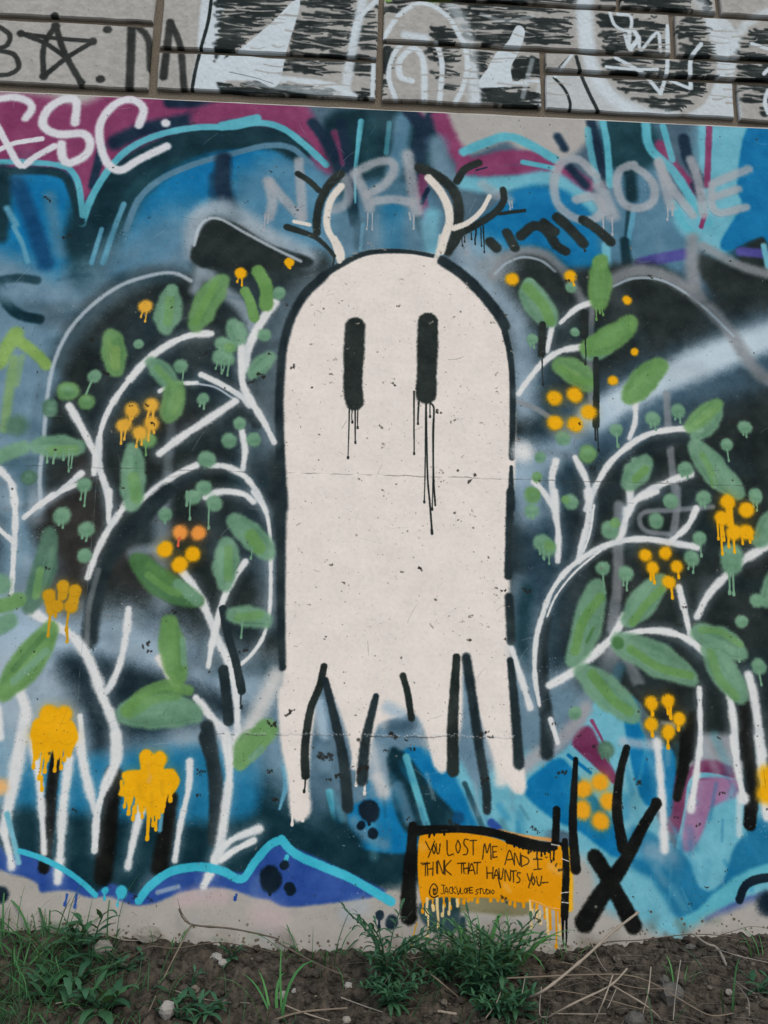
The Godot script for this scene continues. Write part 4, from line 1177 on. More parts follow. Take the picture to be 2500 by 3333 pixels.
	s(W,21,0.5,[1904,621,1910,545,1911,465],17,1,"painted_branch")
	s(W,25,0.5,[1958,666,1969,604,1976,517,1983,466],21,1,"painted_branch")
	s(KB,33,0.3,[1786,508,1769,422,1751,361],23,1,"painted_stem")
	s(KB,35,0.22,[1939,510,1947,396,1934,299],35,1,"painted_stem")
	s(W,23,0.6,[1707,495,1712,366,1713,237],19,1,"painted_branch")
	s(W,14,0.5,[1820,508,1805,423,1785,333],19,1,"painted_branch")
	s(W,21,0.5,[1904,509,1913,424,1922,360],17,1,"painted_branch")
	s(W,25,0.5,[1971,510,1978,408,1980,318],21,1,"painted_branch")

func paint_front_3() -> void:
	d(W,15,0.4,[1922,361],"")
	s(W,16,0.7,[1912,368,1905,274],16,0.6)
	s(K,17,0.2,[852,670,842,618,823,568,814,511,811,455,815,403],22,1,"painted_stem")
	dr(K,5.4,815,403,364)
	s(KS,18,0.25,[856,635,873,577,896,492,911,424,922,329],29,1,"painted_stem")
	s(KS,17,0.3,[986,597,973,542,961,481,955,393],29,1,"painted_stem")
	s(K,17,0.25,[1054,650,1067,605,1077,545],17,1,"painted_stem")
	s(K,20,0.2,[1192,699,1186,607,1182,524,1183,419],33,1,"painted_stem")
	s(KS,25,0.35,[1217,699,1231,608,1248,485,1266,380,1268,325],21,1,"painted_stem")
	s(KS,17,0.3,[1331,693,1339,609,1346,506,1350,437],29,1,"painted_stem")
	s(K,58,0.12,[1112,1620,1111,1537,1108,1409],56,1,"painted_eye")
	dr(K,5,1075,1415,1237)
	dr(K,5,1088,1395,1322)
	dr(K,5,1108,1409,1104)
	dr(K,5,1119,1396,1343)
	dr(K,5,1130,1370,1085)
	s(K,5,0.3,[1108,1413,1110,1304,1114,1174,1121,1096,1127,1021])
	s(K,5,0.3,[1121,1384,1130,1366,1128,1304,1130,1174,1135,1097])
	s(K,7,0.3,[1126,1029,1127,1020])
	s(K,56,0.14,[909,1598,907,1509,907,1422,913,1381],53,1,"painted_eye")
	dr(K,5,899,1362,1220)
	dr(K,5,906,1362,1320)
	dr(K,5,915,1363,1263)
	dr(K,5,922,1363,1305)
	s(CR,23,0.3,[858,2030,830,1986,820,1933,824,1891,844,1851,860,1795],16,1,"painted_antler")
	s(CR,12,0.4,[728,1912,771,1904],12,1,"painted_antler")
	s(CR,16,0.35,[844,1866,863,1831,867,1805])
	s(K,26,0.25,[856,2070,824,2034,800,1979,792,1926,793,1880],23,1,"painted_antler")
	s(K,18,0.22,[732,2064,766,2042,794,2014],18,1,"painted_antler")
	s(K,20,0.25,[708,1894,753,1880,792,1864,826,1834,845,1810],10,1,"painted_antler")
	s(K,5,0.3,[845,1810,842,1781])
	s(K,31,0.25,[1084,2101,1138,2076,1182,2035,1199,1983,1196,1929,1187,1877,1167,1839],29,1,"painted_antler")
	s(K,23,0.22,[1194,2063,1216,2102,1258,2126],23,1,"painted_antler")
	s(K,20,0.22,[1329,2042,1330,2005,1303,1966,1259,1932,1206,1898,1187,1866],23,1,"painted_antler")
	s(K,11,0.3,[1391,1978,1352,1971,1317,1964],11,1,"painted_antler")
	s(NAVY,5,0.4,[1282,2112,1250,2101])
	s(CR,25,0.25,[1111,2069,1145,2028,1167,1981,1172,1934,1160,1886,1148,1838],23,1,"painted_antler")
	s(CR,18,0.3,[1184,1912,1225,1931,1264,1970,1289,2019],13,1,"painted_antler")
	s(CR,14,0.4,[1148,1885,1139,1833,1125,1796],14,0.8)
	dr(K,4.05,1208,1883,1857)
	dr(K,4.05,1216,1888,1870)
	dr(K,4.05,1235,1900,1879)
	dr(K,4.05,1249,1911,1864)
	dr(K,4.05,1263,1917,1859)
	dr(K,4.05,1270,1922,1840)
	p(SAGE,11,[390,1685,377,1669,374,1651,368,1639,366,1625,363,1603,372,1590,379,1572,394,1565,403,1583,415,1598,420,1612,420,1629,419,1651,414,1664,402,1684],0.93,"painted_leaf",0)
	s(SAGED,13,0.8,[403,1666,402,1625,396,1584],13,0.3)
	s(SAGEL,18,0.8,[388,1662,384,1627,384,1592],18,0.5)
	s(SAGEL,6,0.7,[385,1650,392,1614],6,0.35)
	s(GR2,25,0.35,[395,1661,394,1592],25,0.85)
	d(SAGE,18,0.3,[397,1687],"")
	p(GR2,11,[530,1731,512,1718,493,1701,481,1683,470,1662,465,1636,460,1613,461,1582,474,1576,491,1594,508,1610,514,1635,525,1655,537,1677,539,1699,545,1726],0.93,"painted_leaf",0)
	s(GR3,13,0.8,[533,1703,507,1652,484,1600],13,0.3)
	s(YGR2,18,0.8,[515,1704,492,1661,476,1614],18,0.5)
	s(YGR2,6,0.7,[506,1690,493,1641],6,0.35)
	s(GR,21,0.35,[516,1711,488,1644,469,1595],21,0.85)
	p(GR2,11,[237,1555,231,1539,233,1518,230,1507,233,1487,242,1469,247,1455,258,1441,274,1442,277,1463,278,1478,281,1492,276,1508,270,1525,265,1543,250,1554],0.93,"painted_leaf",0)
	s(GR3,12,0.8,[267,1541,276,1502,276,1461],12,0.3)
	s(YGR2,17,0.8,[237,1531,242,1497,251,1464],17,0.5)
	s(YGR2,6,0.7,[243,1520,261,1488],6,0.35)
	s(YGR2,25,0.35,[259,1506,263,1459],25,0.85)
	s(GR,39,0.25,[633,1754,658,1706,660,1654],39,1,"painted_leaf")
	s(GR,28,0.25,[599,1693,615,1663,629,1615],28,1,"painted_leaf")
	d(SAGE,18,0.3,[694,1690],"painted_bud")
	s(SAGED,16,0.85,[690,1684,699,1686],16,0.3)
	s(SAGEL,11,0.85,[690,1696,697,1695],11,0.35)
	p(SAGE,11,[566,1597,564,1584,563,1575,566,1567,568,1562,577,1555,584,1549,590,1543,600,1547,599,1556,603,1565,599,1574,596,1583,593,1589,583,1594,574,1600],0.93,"painted_leaf",0)
	s(SAGED,9,0.8,[563,1585,570,1565,582,1547],9,0.3)
	s(SAGEL,12,0.8,[583,1592,591,1576,597,1558],12,0.5)
	s(SAGEL,4,0.7,[576,1581,583,1565],4,0.35)
	d(SAGE,19,0.3,[660,1565],"painted_bud")
	s(SAGED,17,0.85,[655,1558,666,1560],17,0.3)
	s(SAGEL,11,0.85,[656,1571,663,1570],11,0.35)
	p(SAGE,11,[679,1507,669,1504,658,1498,647,1492,640,1483,637,1473,631,1462,628,1451,632,1444,642,1452,652,1457,662,1461,667,1470,674,1479,678,1489,684,1501],0.93,"painted_leaf",0)
	s(SAGED,7,0.8,[666,1503,646,1485,630,1464],7,0.3)
	s(SAGEL,10,0.8,[676,1486,660,1470,643,1455],10,0.5)
	s(SAGEL,3,0.7,[664,1488,648,1472],3,0.35)
	d(SAGE,21,0.3,[547,1535,565,1527,541,1495,562,1490],"painted_bud")
	s(SAGED,19,0.85,[542,1528,553,1530],19,0.3)
	s(SAGEL,13,0.85,[542,1542,551,1541],13,0.35)
	s(SAGED,19,0.85,[560,1520,572,1522],19,0.3)
	s(SAGEL,13,0.85,[560,1534,569,1533],13,0.35)
	s(SAGED,19,0.85,[536,1488,548,1489],19,0.3)
	s(SAGEL,13,0.85,[537,1501,545,1501],13,0.35)
	s(SAGED,19,0.85,[557,1483,569,1485],19,0.3)
	s(SAGEL,13,0.85,[557,1497,566,1496],13,0.35)
	dr(SAGE,5,540,1524,1501)
	dr(SAGE,5,552,1524,1488)
	dr(SAGE,5,558,1516,1493)
	dr(SAGE,5,570,1516,1480)
	dr(SAGE,5,535,1483,1461)
	dr(SAGE,5,546,1483,1448)
	dr(SAGE,5,555,1478,1456)
	dr(SAGE,5,567,1479,1443)
	d(GR2,14,0.4,[565,1524],"")
	p(SAGE,11,[352,1474,361,1460,365,1446,376,1436,385,1424,395,1417,409,1408,419,1403,426,1407,420,1425,417,1438,408,1451,398,1462,387,1469,373,1474,356,1479],0.93,"painted_leaf",0)
	s(SAGED,9,0.8,[375,1476,402,1454,421,1425],9,0.3)
	s(SAGEL,12,0.8,[364,1457,385,1436,407,1416],12,0.5)
	s(SAGEL,4,0.7,[374,1453,400,1438],4,0.35)
	s(GR2,19,0.35,[375,1457,419,1412],19,0.85)
	d(SAGE,20,0.3,[437,1465],"painted_bud")
	s(SAGED,18,0.85,[432,1459,443,1460],18,0.3)
	s(SAGEL,12,0.85,[432,1472,440,1471],12,0.35)
	dr(SAGE,4.38,445,1452,1413)
	p(GR2,11,[423,1411,413,1404,406,1390,406,1375,404,1362,401,1347,400,1334,408,1316,417,1313,431,1324,442,1339,443,1353,445,1362,445,1382,443,1394,437,1412],0.93,"painted_leaf",0)
	s(GR3,12,0.8,[411,1401,405,1368,403,1333],12,0.3)
	s(YGR2,16,0.8,[439,1390,437,1360,427,1333],16,0.5)
	s(YGR2,5,0.7,[424,1383,419,1354],5,0.35)
	d(SAGE,14,0.3,[320,1525],"painted_bud")
	s(SAGED,12,0.85,[317,1520,324,1521],12,0.3)
	s(SAGEL,8,0.85,[317,1529,323,1529],8,0.35)
	d(GR2,24,0.3,[137,1383,149,1384],"painted_bud")
	s(SAGED,21,0.85,[132,1376,145,1378],21,0.3)
	s(SAGEL,14,0.85,[132,1391,141,1390],14,0.35)
	s(SAGED,21,0.85,[144,1376,157,1378],21,0.3)
	s(SAGEL,14,0.85,[144,1391,154,1390],14,0.35)
	d(SAGE,18,0.3,[209,1429],"painted_bud")
	s(SAGED,16,0.85,[205,1423,214,1425],16,0.3)
	s(SAGEL,11,0.85,[205,1435,212,1434],11,0.35)
	s(SAGE,6,0.3,[204,1417,197,1397,191,1376])

func paint_front_4() -> void:
	d(GR2,22,0.3,[195,1355],"painted_bud")
	s(SAGED,20,0.85,[190,1348,202,1349],20,0.3)
	s(SAGEL,13,0.85,[190,1361,199,1361],13,0.35)
	d(DSAGE,20,0.3,[100,1342,102,1328],"painted_bud")
	s(SAGE,18,0.85,[96,1335,107,1337],18,0.3)
	s(SAGEL,12,0.85,[96,1348,104,1347],12,0.35)
	s(SAGE,18,0.85,[98,1321,108,1323],18,0.3)
	s(SAGEL,12,0.85,[97,1334,105,1333],12,0.35)
	d(SAGE,16,0.3,[503,1374],"painted_bud")
	s(SAGED,14,0.85,[499,1369,508,1370],14,0.3)
	s(SAGEL,9,0.85,[500,1379,506,1378],9,0.35)
	dr(SAGE,5,498,1365,1353)
	dr(SAGE,5,507,1366,1346)
	d(SAGE,17,0.3,[605,1308],"painted_bud")
	s(SAGED,15,0.85,[601,1302,610,1304],15,0.3)
	s(SAGEL,10,0.85,[601,1313,608,1312],10,0.35)
	d(SAGE,21,0.3,[579,1260],"painted_bud")
	s(SAGED,19,0.85,[575,1254,586,1255],19,0.3)
	s(SAGEL,13,0.85,[575,1267,583,1266],13,0.35)
	d(SAGE,19,0.3,[645,1264],"painted_bud")
	s(SAGED,17,0.85,[641,1258,651,1259],17,0.3)
	s(SAGEL,11,0.85,[641,1269,649,1269],11,0.35)
	d(SAGE,23,0.3,[523,1206],"painted_bud")
	s(SAGED,20,0.85,[518,1199,530,1201],20,0.3)
	s(SAGEL,14,0.85,[518,1213,527,1212],14,0.35)
	p(SAGE,11,[73,1221,88,1218,108,1209,127,1208,144,1208,157,1212,177,1215,191,1223,190,1237,174,1241,158,1247,142,1252,121,1249,104,1247,92,1246,72,1237],0.93,"painted_leaf",0)
	s(SAGED,12,0.8,[91,1238,132,1238,174,1235],12,0.3)
	s(SAGEL,16,0.8,[97,1225,133,1223,169,1224],16,0.5)
	s(SAGEL,5,0.7,[109,1223,145,1231],5,0.35)
	s(GR2,25,0.35,[114,1217,174,1222],25,0.85)
	dr(SAGE,5.63,105,1214,1185)
	dr(SAGE,5.63,126,1214,1183)
	dr(SAGE,5.63,162,1215,1162)
	dr(SAGE,5.63,171,1216,1172)
	dr(SAGE,5.63,147,1215,1193)
	p(SAGE,11,[320,1234,315,1210,310,1185,311,1160,313,1141,312,1117,321,1097,330,1071,345,1073,354,1097,355,1122,358,1144,353,1164,351,1190,344,1211,330,1231],0.93,"painted_leaf",0)
	s(SAGED,13,0.8,[336,1209,342,1153,344,1097],13,0.3)
	s(SAGEL,17,0.8,[323,1201,326,1152,332,1105],17,0.5)
	s(SAGEL,6,0.7,[323,1184,336,1137],6,0.35)
	s(GR2,31,0.35,[334,1151,347,1095],31,0.85)
	d(GR2,21,0.35,[365,1254],"")
	dr(GR2,5,360,1241,1212)
	d(DSAGE,20,0.3,[64,1143],"painted_bud")
	s(SAGE,18,0.85,[60,1137,70,1138],18,0.3)
	s(SAGEL,12,0.85,[60,1149,67,1148],12,0.35)
	d(DSAGE,28,0.5,[16,1284],"")
	s(SAGE,38,0.4,[-22,1194,18,1214,41,1223],38,1,"painted_leaf")
	d(SAGE,20,0.3,[209,1126],"painted_bud")
	s(SAGED,18,0.85,[205,1119,216,1121],18,0.3)
	s(SAGEL,12,0.85,[205,1131,213,1131],12,0.35)
	dr(SAGE,5,204,1115,1087)
	dr(SAGE,5,214,1116,1070)
	d(SAGE,21,0.3,[520,1128],"painted_bud")
	s(SAGED,19,0.85,[515,1122,526,1123],19,0.3)
	s(SAGEL,13,0.85,[515,1134,524,1134],13,0.35)
	d(SAGE,21,0.3,[494,1102],"painted_bud")
	s(SAGED,19,0.85,[489,1096,501,1097],19,0.3)
	s(SAGEL,13,0.85,[490,1109,498,1108],13,0.35)
	d(SAGE,21,0.3,[550,1087],"painted_bud")
	s(SAGED,19,0.85,[545,1081,556,1082],19,0.3)
	s(SAGEL,13,0.85,[545,1093,553,1092],13,0.35)
	dr(SAGE,6.25,487,1117,1042)
	dr(SAGE,6.25,477,1116,1079)
	dr(SAGE,6.25,537,1093,1019)
	p(SAGE,11,[594,1040,604,1023,616,1006,631,994,645,976,664,966,678,955,698,949,706,957,700,980,689,997,673,1011,661,1025,642,1034,625,1045,604,1052],0.93,"painted_leaf",0)
	s(SAGED,13,0.8,[626,1047,666,1018,697,979],13,0.3)
	s(SAGEL,17,0.8,[612,1019,644,992,676,965],17,0.5)
	s(SAGEL,6,0.7,[626,1014,665,995],6,0.35)
	s(GR,33,0.35,[651,1003,673,970],33,0.85)
	dr(SAGE,5.63,655,973,942)
	p(SAGE,11,[582,987,576,974,569,957,569,938,564,922,568,904,576,889,582,870,594,866,603,886,608,903,609,921,615,938,611,953,607,969,595,985],0.93,"painted_leaf",0)
	s(SAGED,13,0.8,[608,969,610,928,604,886],13,0.3)
	s(SAGEL,17,0.8,[577,965,576,929,579,893],17,0.5)
	s(SAGEL,6,0.7,[581,952,593,916],6,0.35)
	s(GR2,23,0.35,[594,965,597,892],23,0.85)
	p(SAGE,11,[608,791,623,784,636,782,647,775,663,776,673,774,687,776,703,774,705,787,692,798,679,804,666,807,652,811,640,809,624,807,610,803],0.93,"painted_leaf",0)
	s(SAGED,10,0.8,[622,782,655,778,688,775],10,0.3)
	s(SAGEL,13,0.8,[630,805,658,803,686,794],13,0.5)
	s(SAGEL,4,0.7,[638,793,666,789],4,0.35)
	s(GR2,23,0.35,[629,789,682,796],23,0.85)
	dr(SAGE,5.63,640,780,738)
	p(GR3,11,[351,928,369,898,386,876,406,857,433,843,459,831,487,825,519,823,528,831,504,852,480,868,462,882,437,898,409,913,388,932,360,940],0.93,"painted_leaf",0)
	s(SAGED,14,0.8,[369,897,422,851,487,824],14,0.3)
	s(GR,20,0.8,[393,919,442,883,492,851],20,0.5)
	s(GR,7,0.7,[400,891,449,857],7,0.35)
	s(SAGE,31,0.35,[470,871,520,831],31,0.85)
	s(GR,19,0.4,[392,894,442,859,472,848],19,0.7)
	p(GR,11,[445,778,444,757,441,730,441,714,449,691,457,666,463,651,481,629,496,634,497,656,491,675,489,697,485,720,480,738,470,757,462,780],0.93,"painted_leaf",0)
	s(GR3,13,0.8,[474,759,486,707,494,655],13,0.3)
	s(GR2,17,0.8,[446,747,454,702,469,658],17,0.5)
	s(GR2,6,0.7,[453,732,473,690],6,0.35)
	s(SAGE,15,0.35,[491,730,498,672],15,0.85)
	p(SAGE,11,[353,535,379,526,405,523,431,519,458,523,489,524,518,533,541,536,538,556,513,574,482,585,457,587,428,582,404,583,375,574,351,557],0.93,"painted_leaf",0)
	s(SAGED,19,0.8,[380,524,447,524,514,530],19,0.3)
	s(SAGEL,26,0.8,[386,568,444,572,503,565],26,0.5)
	s(SAGEL,9,0.7,[407,548,465,548],9,0.35)
	s(GR,28,0.35,[363,554,403,596,459,617,514,604],28,0.85)
	s(GR,35,0.4,[372,551,426,586,483,598],35,0.7)
	p(DSAGE,11,[125,1000,120,971,115,945,109,916,103,887,99,860,95,830,93,803,104,798,122,822,135,852,142,877,150,907,146,937,146,965,139,999],0.93,"painted_leaf",0)
	s(SAGED,12,0.8,[116,972,108,901,96,832],12,0.3)
	s(SAGE,16,0.8,[142,955,138,894,120,837],16,0.5)
	s(SAGE,5,0.7,[128,937,119,878],5,0.35)
	s(GR2,19,0.35,[118,899,113,834],19,0.85)
	s(GR2,38,0.3,[15,802,49,812,71,822],38,1,"painted_leaf")
	s(SAGE,44,0.3,[21,750,43,762,54,768],44,1,"painted_leaf")
	d(SAGE,25,0.4,[23,861],"")
	p(GR,11,[156,762,132,738,115,722,95,699,76,669,64,646,56,616,46,594,61,580,85,599,110,617,131,641,143,665,155,692,164,722,167,751],0.93,"painted_leaf",0)
	s(GR3,17,0.8,[128,742,89,683,56,620],17,0.3)
	s(GR2,23,0.8,[157,710,126,657,88,610],23,0.5)
	s(GR2,8,0.7,[130,704,97,653],8,0.35)
	s(SAGE,19,0.35,[153,695,81,620],19,0.85)
	s(GR3,16,0.4,[143,735,78,648],16,0.7)
	p(GR2,11,[704,509,688,505,676,501,668,498,657,490,650,480,645,469,645,455,649,445,664,451,675,454,685,458,693,468,704,476,707,485,713,500],0.93,"painted_leaf",0)
	s(GR3,12,0.8,[709,483,689,464,664,450],12,0.3)
	s(YGR2,16,0.8,[688,500,669,486,653,468],16,0.5)
	s(YGR2,5,0.7,[684,492,673,470],5,0.35)
	d(SAGE,23,0.3,[159,1043],"painted_bud")
	s(SAGED,20,0.85,[154,1036,166,1037],20,0.3)
	s(SAGEL,14,0.85,[154,1049,163,1048],14,0.35)
	dr(SAGE,5,153,1031,1018)

func paint_front_5() -> void:
	dr(SAGE,5,164,1032,1011)
	d(SAGE,21,0.3,[224,1008],"painted_bud")
	s(SAGED,19,0.85,[220,1001,231,1003],19,0.3)
	s(SAGEL,13,0.85,[219,1014,228,1013],13,0.35)
	dr(SAGE,5,218,997,985)
	dr(SAGE,5,229,997,978)
	d(SAGE,19,0.3,[226,941],"painted_bud")
	s(SAGED,17,0.85,[222,935,232,936],17,0.3)
	s(SAGEL,11,0.85,[222,946,229,945],11,0.35)
	d(SAGE,18,0.3,[425,1053],"painted_bud")
	s(SAGED,16,0.85,[421,1047,430,1049],16,0.3)
	s(SAGEL,11,0.85,[421,1058,428,1057],11,0.35)
	dr(SAGE,5,420,1044,1035)
	dr(SAGE,5,429,1044,1030)
	s(GR2,58,0.25,[713,510,677,465,653,431],38,1,"painted_leaf")
	s(SAGE,19,0.4,[703,465,681,443])
	d(SAGE,16,0.3,[1402,1751],"")
	p(SAGE,11,[1386,1739,1380,1717,1388,1694,1394,1675,1405,1662,1420,1645,1440,1631,1460,1628,1469,1637,1471,1659,1462,1682,1453,1694,1443,1712,1431,1729,1418,1742,1399,1756],0.93,"painted_leaf",0)
	s(SAGED,15,0.8,[1380,1713,1402,1669,1436,1635],15,0.3)
	s(SAGEL,20,0.8,[1416,1732,1439,1697,1458,1660],20,0.5)
	s(SAGEL,7,0.7,[1407,1707,1428,1672],7,0.35)
	s(GR,31,0.35,[1395,1737,1441,1682,1458,1637],31,0.85)
	p(GR,11,[1600,1832,1594,1811,1585,1791,1584,1771,1581,1748,1580,1730,1583,1705,1593,1687,1610,1688,1617,1707,1624,1729,1629,1752,1630,1775,1625,1795,1620,1811,1618,1838],0.93,"painted_leaf",0)
	s(GR3,12,0.8,[1626,1814,1626,1761,1616,1709],12,0.3)
	s(GR2,16,0.8,[1595,1806,1591,1761,1592,1716],16,0.5)
	s(GR2,5,0.7,[1598,1791,1607,1746],5,0.35)
	dr(GR,5.63,1591,1702,1646)
	dr(GR,5.63,1600,1696,1667)
	dr(GR,5.63,1607,1703,1661)
	d(GR,21,0.25,[1606,1821],"")
	p(SAGE,11,[1631,1596,1616,1599,1603,1597,1591,1592,1578,1582,1568,1573,1560,1564,1554,1548,1558,1535,1573,1534,1589,1536,1601,1540,1615,1550,1625,1559,1630,1568,1638,1582],0.93,"painted_leaf",0)
	s(SAGED,12,0.8,[1633,1568,1606,1548,1574,1535],12,0.3)
	s(SAGEL,16,0.8,[1614,1592,1589,1578,1567,1559],16,0.5)
	s(SAGEL,5,0.7,[1608,1583,1589,1558],5,0.35)
	p(GR,11,[1690,1655,1668,1647,1649,1632,1627,1623,1603,1609,1589,1594,1569,1583,1549,1561,1561,1547,1583,1548,1613,1553,1633,1564,1652,1577,1673,1595,1691,1617,1699,1642],0.93,"painted_leaf",0)
	s(GR3,14,0.8,[1688,1609,1642,1570,1586,1549],14,0.3)
	s(GR2,19,0.8,[1664,1636,1622,1606,1580,1578],19,0.5)
	s(GR2,6,0.7,[1653,1620,1617,1579],6,0.35)
	dr(GR,5.63,1688,1643,1622)
	dr(GR,5.63,1695,1643,1615)
	p(GR2,11,[1469,1503,1480,1488,1492,1480,1501,1469,1521,1457,1532,1453,1549,1441,1565,1442,1573,1455,1567,1477,1560,1493,1552,1502,1532,1514,1521,1520,1497,1520,1480,1520],0.93,"painted_leaf",0)
	s(GR3,13,0.8,[1496,1514,1533,1495,1563,1466],13,0.3)
	s(YGR2,18,0.8,[1492,1497,1522,1479,1551,1459],18,0.5)
	s(YGR2,6,0.7,[1502,1491,1537,1480],6,0.35)
	s(GR,21,0.35,[1482,1496,1527,1467,1569,1459],21,0.85)
	p(GR,11,[1764,1529,1744,1521,1721,1509,1709,1498,1693,1483,1680,1458,1669,1444,1664,1416,1676,1408,1697,1416,1714,1425,1731,1444,1742,1454,1753,1473,1768,1492,1781,1516],0.93,"painted_leaf",0)
	s(GR3,14,0.8,[1740,1521,1700,1486,1671,1441],14,0.3)
	s(GR2,19,0.8,[1759,1490,1728,1457,1695,1427],19,0.5)
	s(GR2,6,0.7,[1736,1492,1704,1460],6,0.35)
	d(SAGE,16,0.3,[1406,1580],"painted_bud")
	s(SAGED,15,0.85,[1401,1574,1411,1575],15,0.3)
	s(SAGEL,10,0.85,[1402,1585,1409,1584],10,0.35)
	dr(SAGE,5,1399,1570,1560)
	dr(SAGE,5,1409,1571,1555)
	d(SAGE,13,0.3,[1528,1606],"painted_bud")
	s(SAGED,11,0.85,[1524,1602,1532,1603],11,0.3)
	s(SAGEL,8,0.85,[1525,1610,1531,1610],8,0.35)
	d(SAGE,20,0.3,[1486,1294],"painted_bud")
	s(SAGED,18,0.85,[1481,1288,1492,1289],18,0.3)
	s(SAGEL,12,0.85,[1482,1300,1491,1299],12,0.35)
	d(GR2,24,0.3,[1552,1251],"painted_bud")
	s(SAGED,21,0.85,[1546,1244,1559,1245],21,0.3)
	s(SAGEL,14,0.85,[1548,1259,1557,1258],14,0.35)
	d(SAGE,15,0.3,[1421,1238],"painted_bud")
	s(SAGED,14,0.85,[1417,1233,1426,1234],14,0.3)
	s(SAGEL,9,0.85,[1418,1242,1424,1242],9,0.35)
	d(SAGE,21,0.3,[1739,1357],"painted_bud")
	s(SAGED,19,0.85,[1734,1350,1746,1351],19,0.3)
	s(SAGEL,12,0.85,[1735,1363,1744,1362],12,0.35)
	dr(SAGE,5,1731,1345,1333)
	dr(SAGE,5,1743,1346,1326)
	d(SAGE,19,0.3,[1635,1323],"painted_bud")
	s(SAGED,17,0.85,[1630,1317,1641,1318],17,0.3)
	s(SAGEL,11,0.85,[1632,1329,1640,1328],11,0.35)
	dr(SAGE,7.5,1635,1313,1275)
	d(SAGE,20,0.3,[1811,1384],"painted_bud")
	s(SAGED,18,0.85,[1805,1378,1817,1379],18,0.3)
	s(SAGEL,12,0.85,[1807,1391,1815,1390],12,0.35)
	dr(SAGE,5,1803,1373,1358)
	dr(SAGE,5,1814,1374,1349)
	d(SAGE,19,0.3,[1998,1342],"painted_bud")
	s(SAGED,17,0.85,[1993,1335,2004,1337],17,0.3)
	s(SAGEL,11,0.85,[1995,1347,2002,1347],11,0.35)
	dr(SAGE,5,1990,1331,1320)
	dr(SAGE,5,2001,1332,1314)
	d(SAGE,18,0.3,[1942,1290],"painted_bud")
	s(SAGED,16,0.85,[1937,1284,1947,1285],16,0.3)
	s(SAGEL,11,0.85,[1939,1295,1946,1295],11,0.35)
	dr(SAGE,5,1943,1277,1243)
	d(SAGE,21,0.3,[1821,1217],"painted_bud")
	s(SAGED,19,0.85,[1815,1210,1827,1212],19,0.3)
	s(SAGEL,13,0.85,[1817,1224,1825,1223],13,0.35)
	dr(SAGE,5,1812,1206,1196)
	dr(SAGE,5,1825,1206,1191)
	d(SAGE,18,0.3,[2013,1151],"painted_bud")
	s(SAGED,16,0.85,[2008,1145,2018,1147],16,0.3)
	s(SAGEL,11,0.85,[2010,1156,2017,1156],11,0.35)
	dr(SAGE,5,2006,1142,1128)
	dr(SAGE,5,2016,1142,1121)
	d(SAGE,20,0.3,[1777,1128],"painted_bud")
	s(SAGED,18,0.85,[1772,1122,1783,1123],18,0.3)
	s(SAGEL,12,0.85,[1774,1134,1782,1134],12,0.35)
	d(SAGE,21,0.3,[1867,1137],"painted_bud")
	s(SAGED,19,0.85,[1862,1130,1874,1132],19,0.3)
	s(SAGEL,13,0.85,[1863,1144,1872,1143],13,0.35)
	dr(SAGE,5,1859,1126,1116)
	dr(SAGE,5,1871,1126,1111)
	d(GR2,14,0.3,[1411,1182],"painted_bud")
	s(SAGED,12,0.85,[1407,1178,1415,1179],12,0.3)
	s(SAGEL,8,0.85,[1408,1186,1413,1186],8,0.35)
	d(SAGE,21,0.3,[1397,1129],"painted_bud")
	s(SAGED,19,0.85,[1391,1123,1403,1124],19,0.3)
	s(SAGEL,13,0.85,[1393,1136,1401,1135],13,0.35)
	d(GR2,18,0.4,[1397,1137],"")
	d(SAGE,21,0.3,[1501,1117],"painted_bud")
	s(SAGED,19,0.85,[1495,1111,1507,1112],19,0.3)
	s(SAGEL,13,0.85,[1496,1124,1505,1123],13,0.35)
	d(GR2,11,0.4,[1488,1122],"")
	d(SAGE,16,0.3,[1519,1742],"painted_bud")
	s(SAGED,15,0.85,[1514,1736,1524,1738],15,0.3)

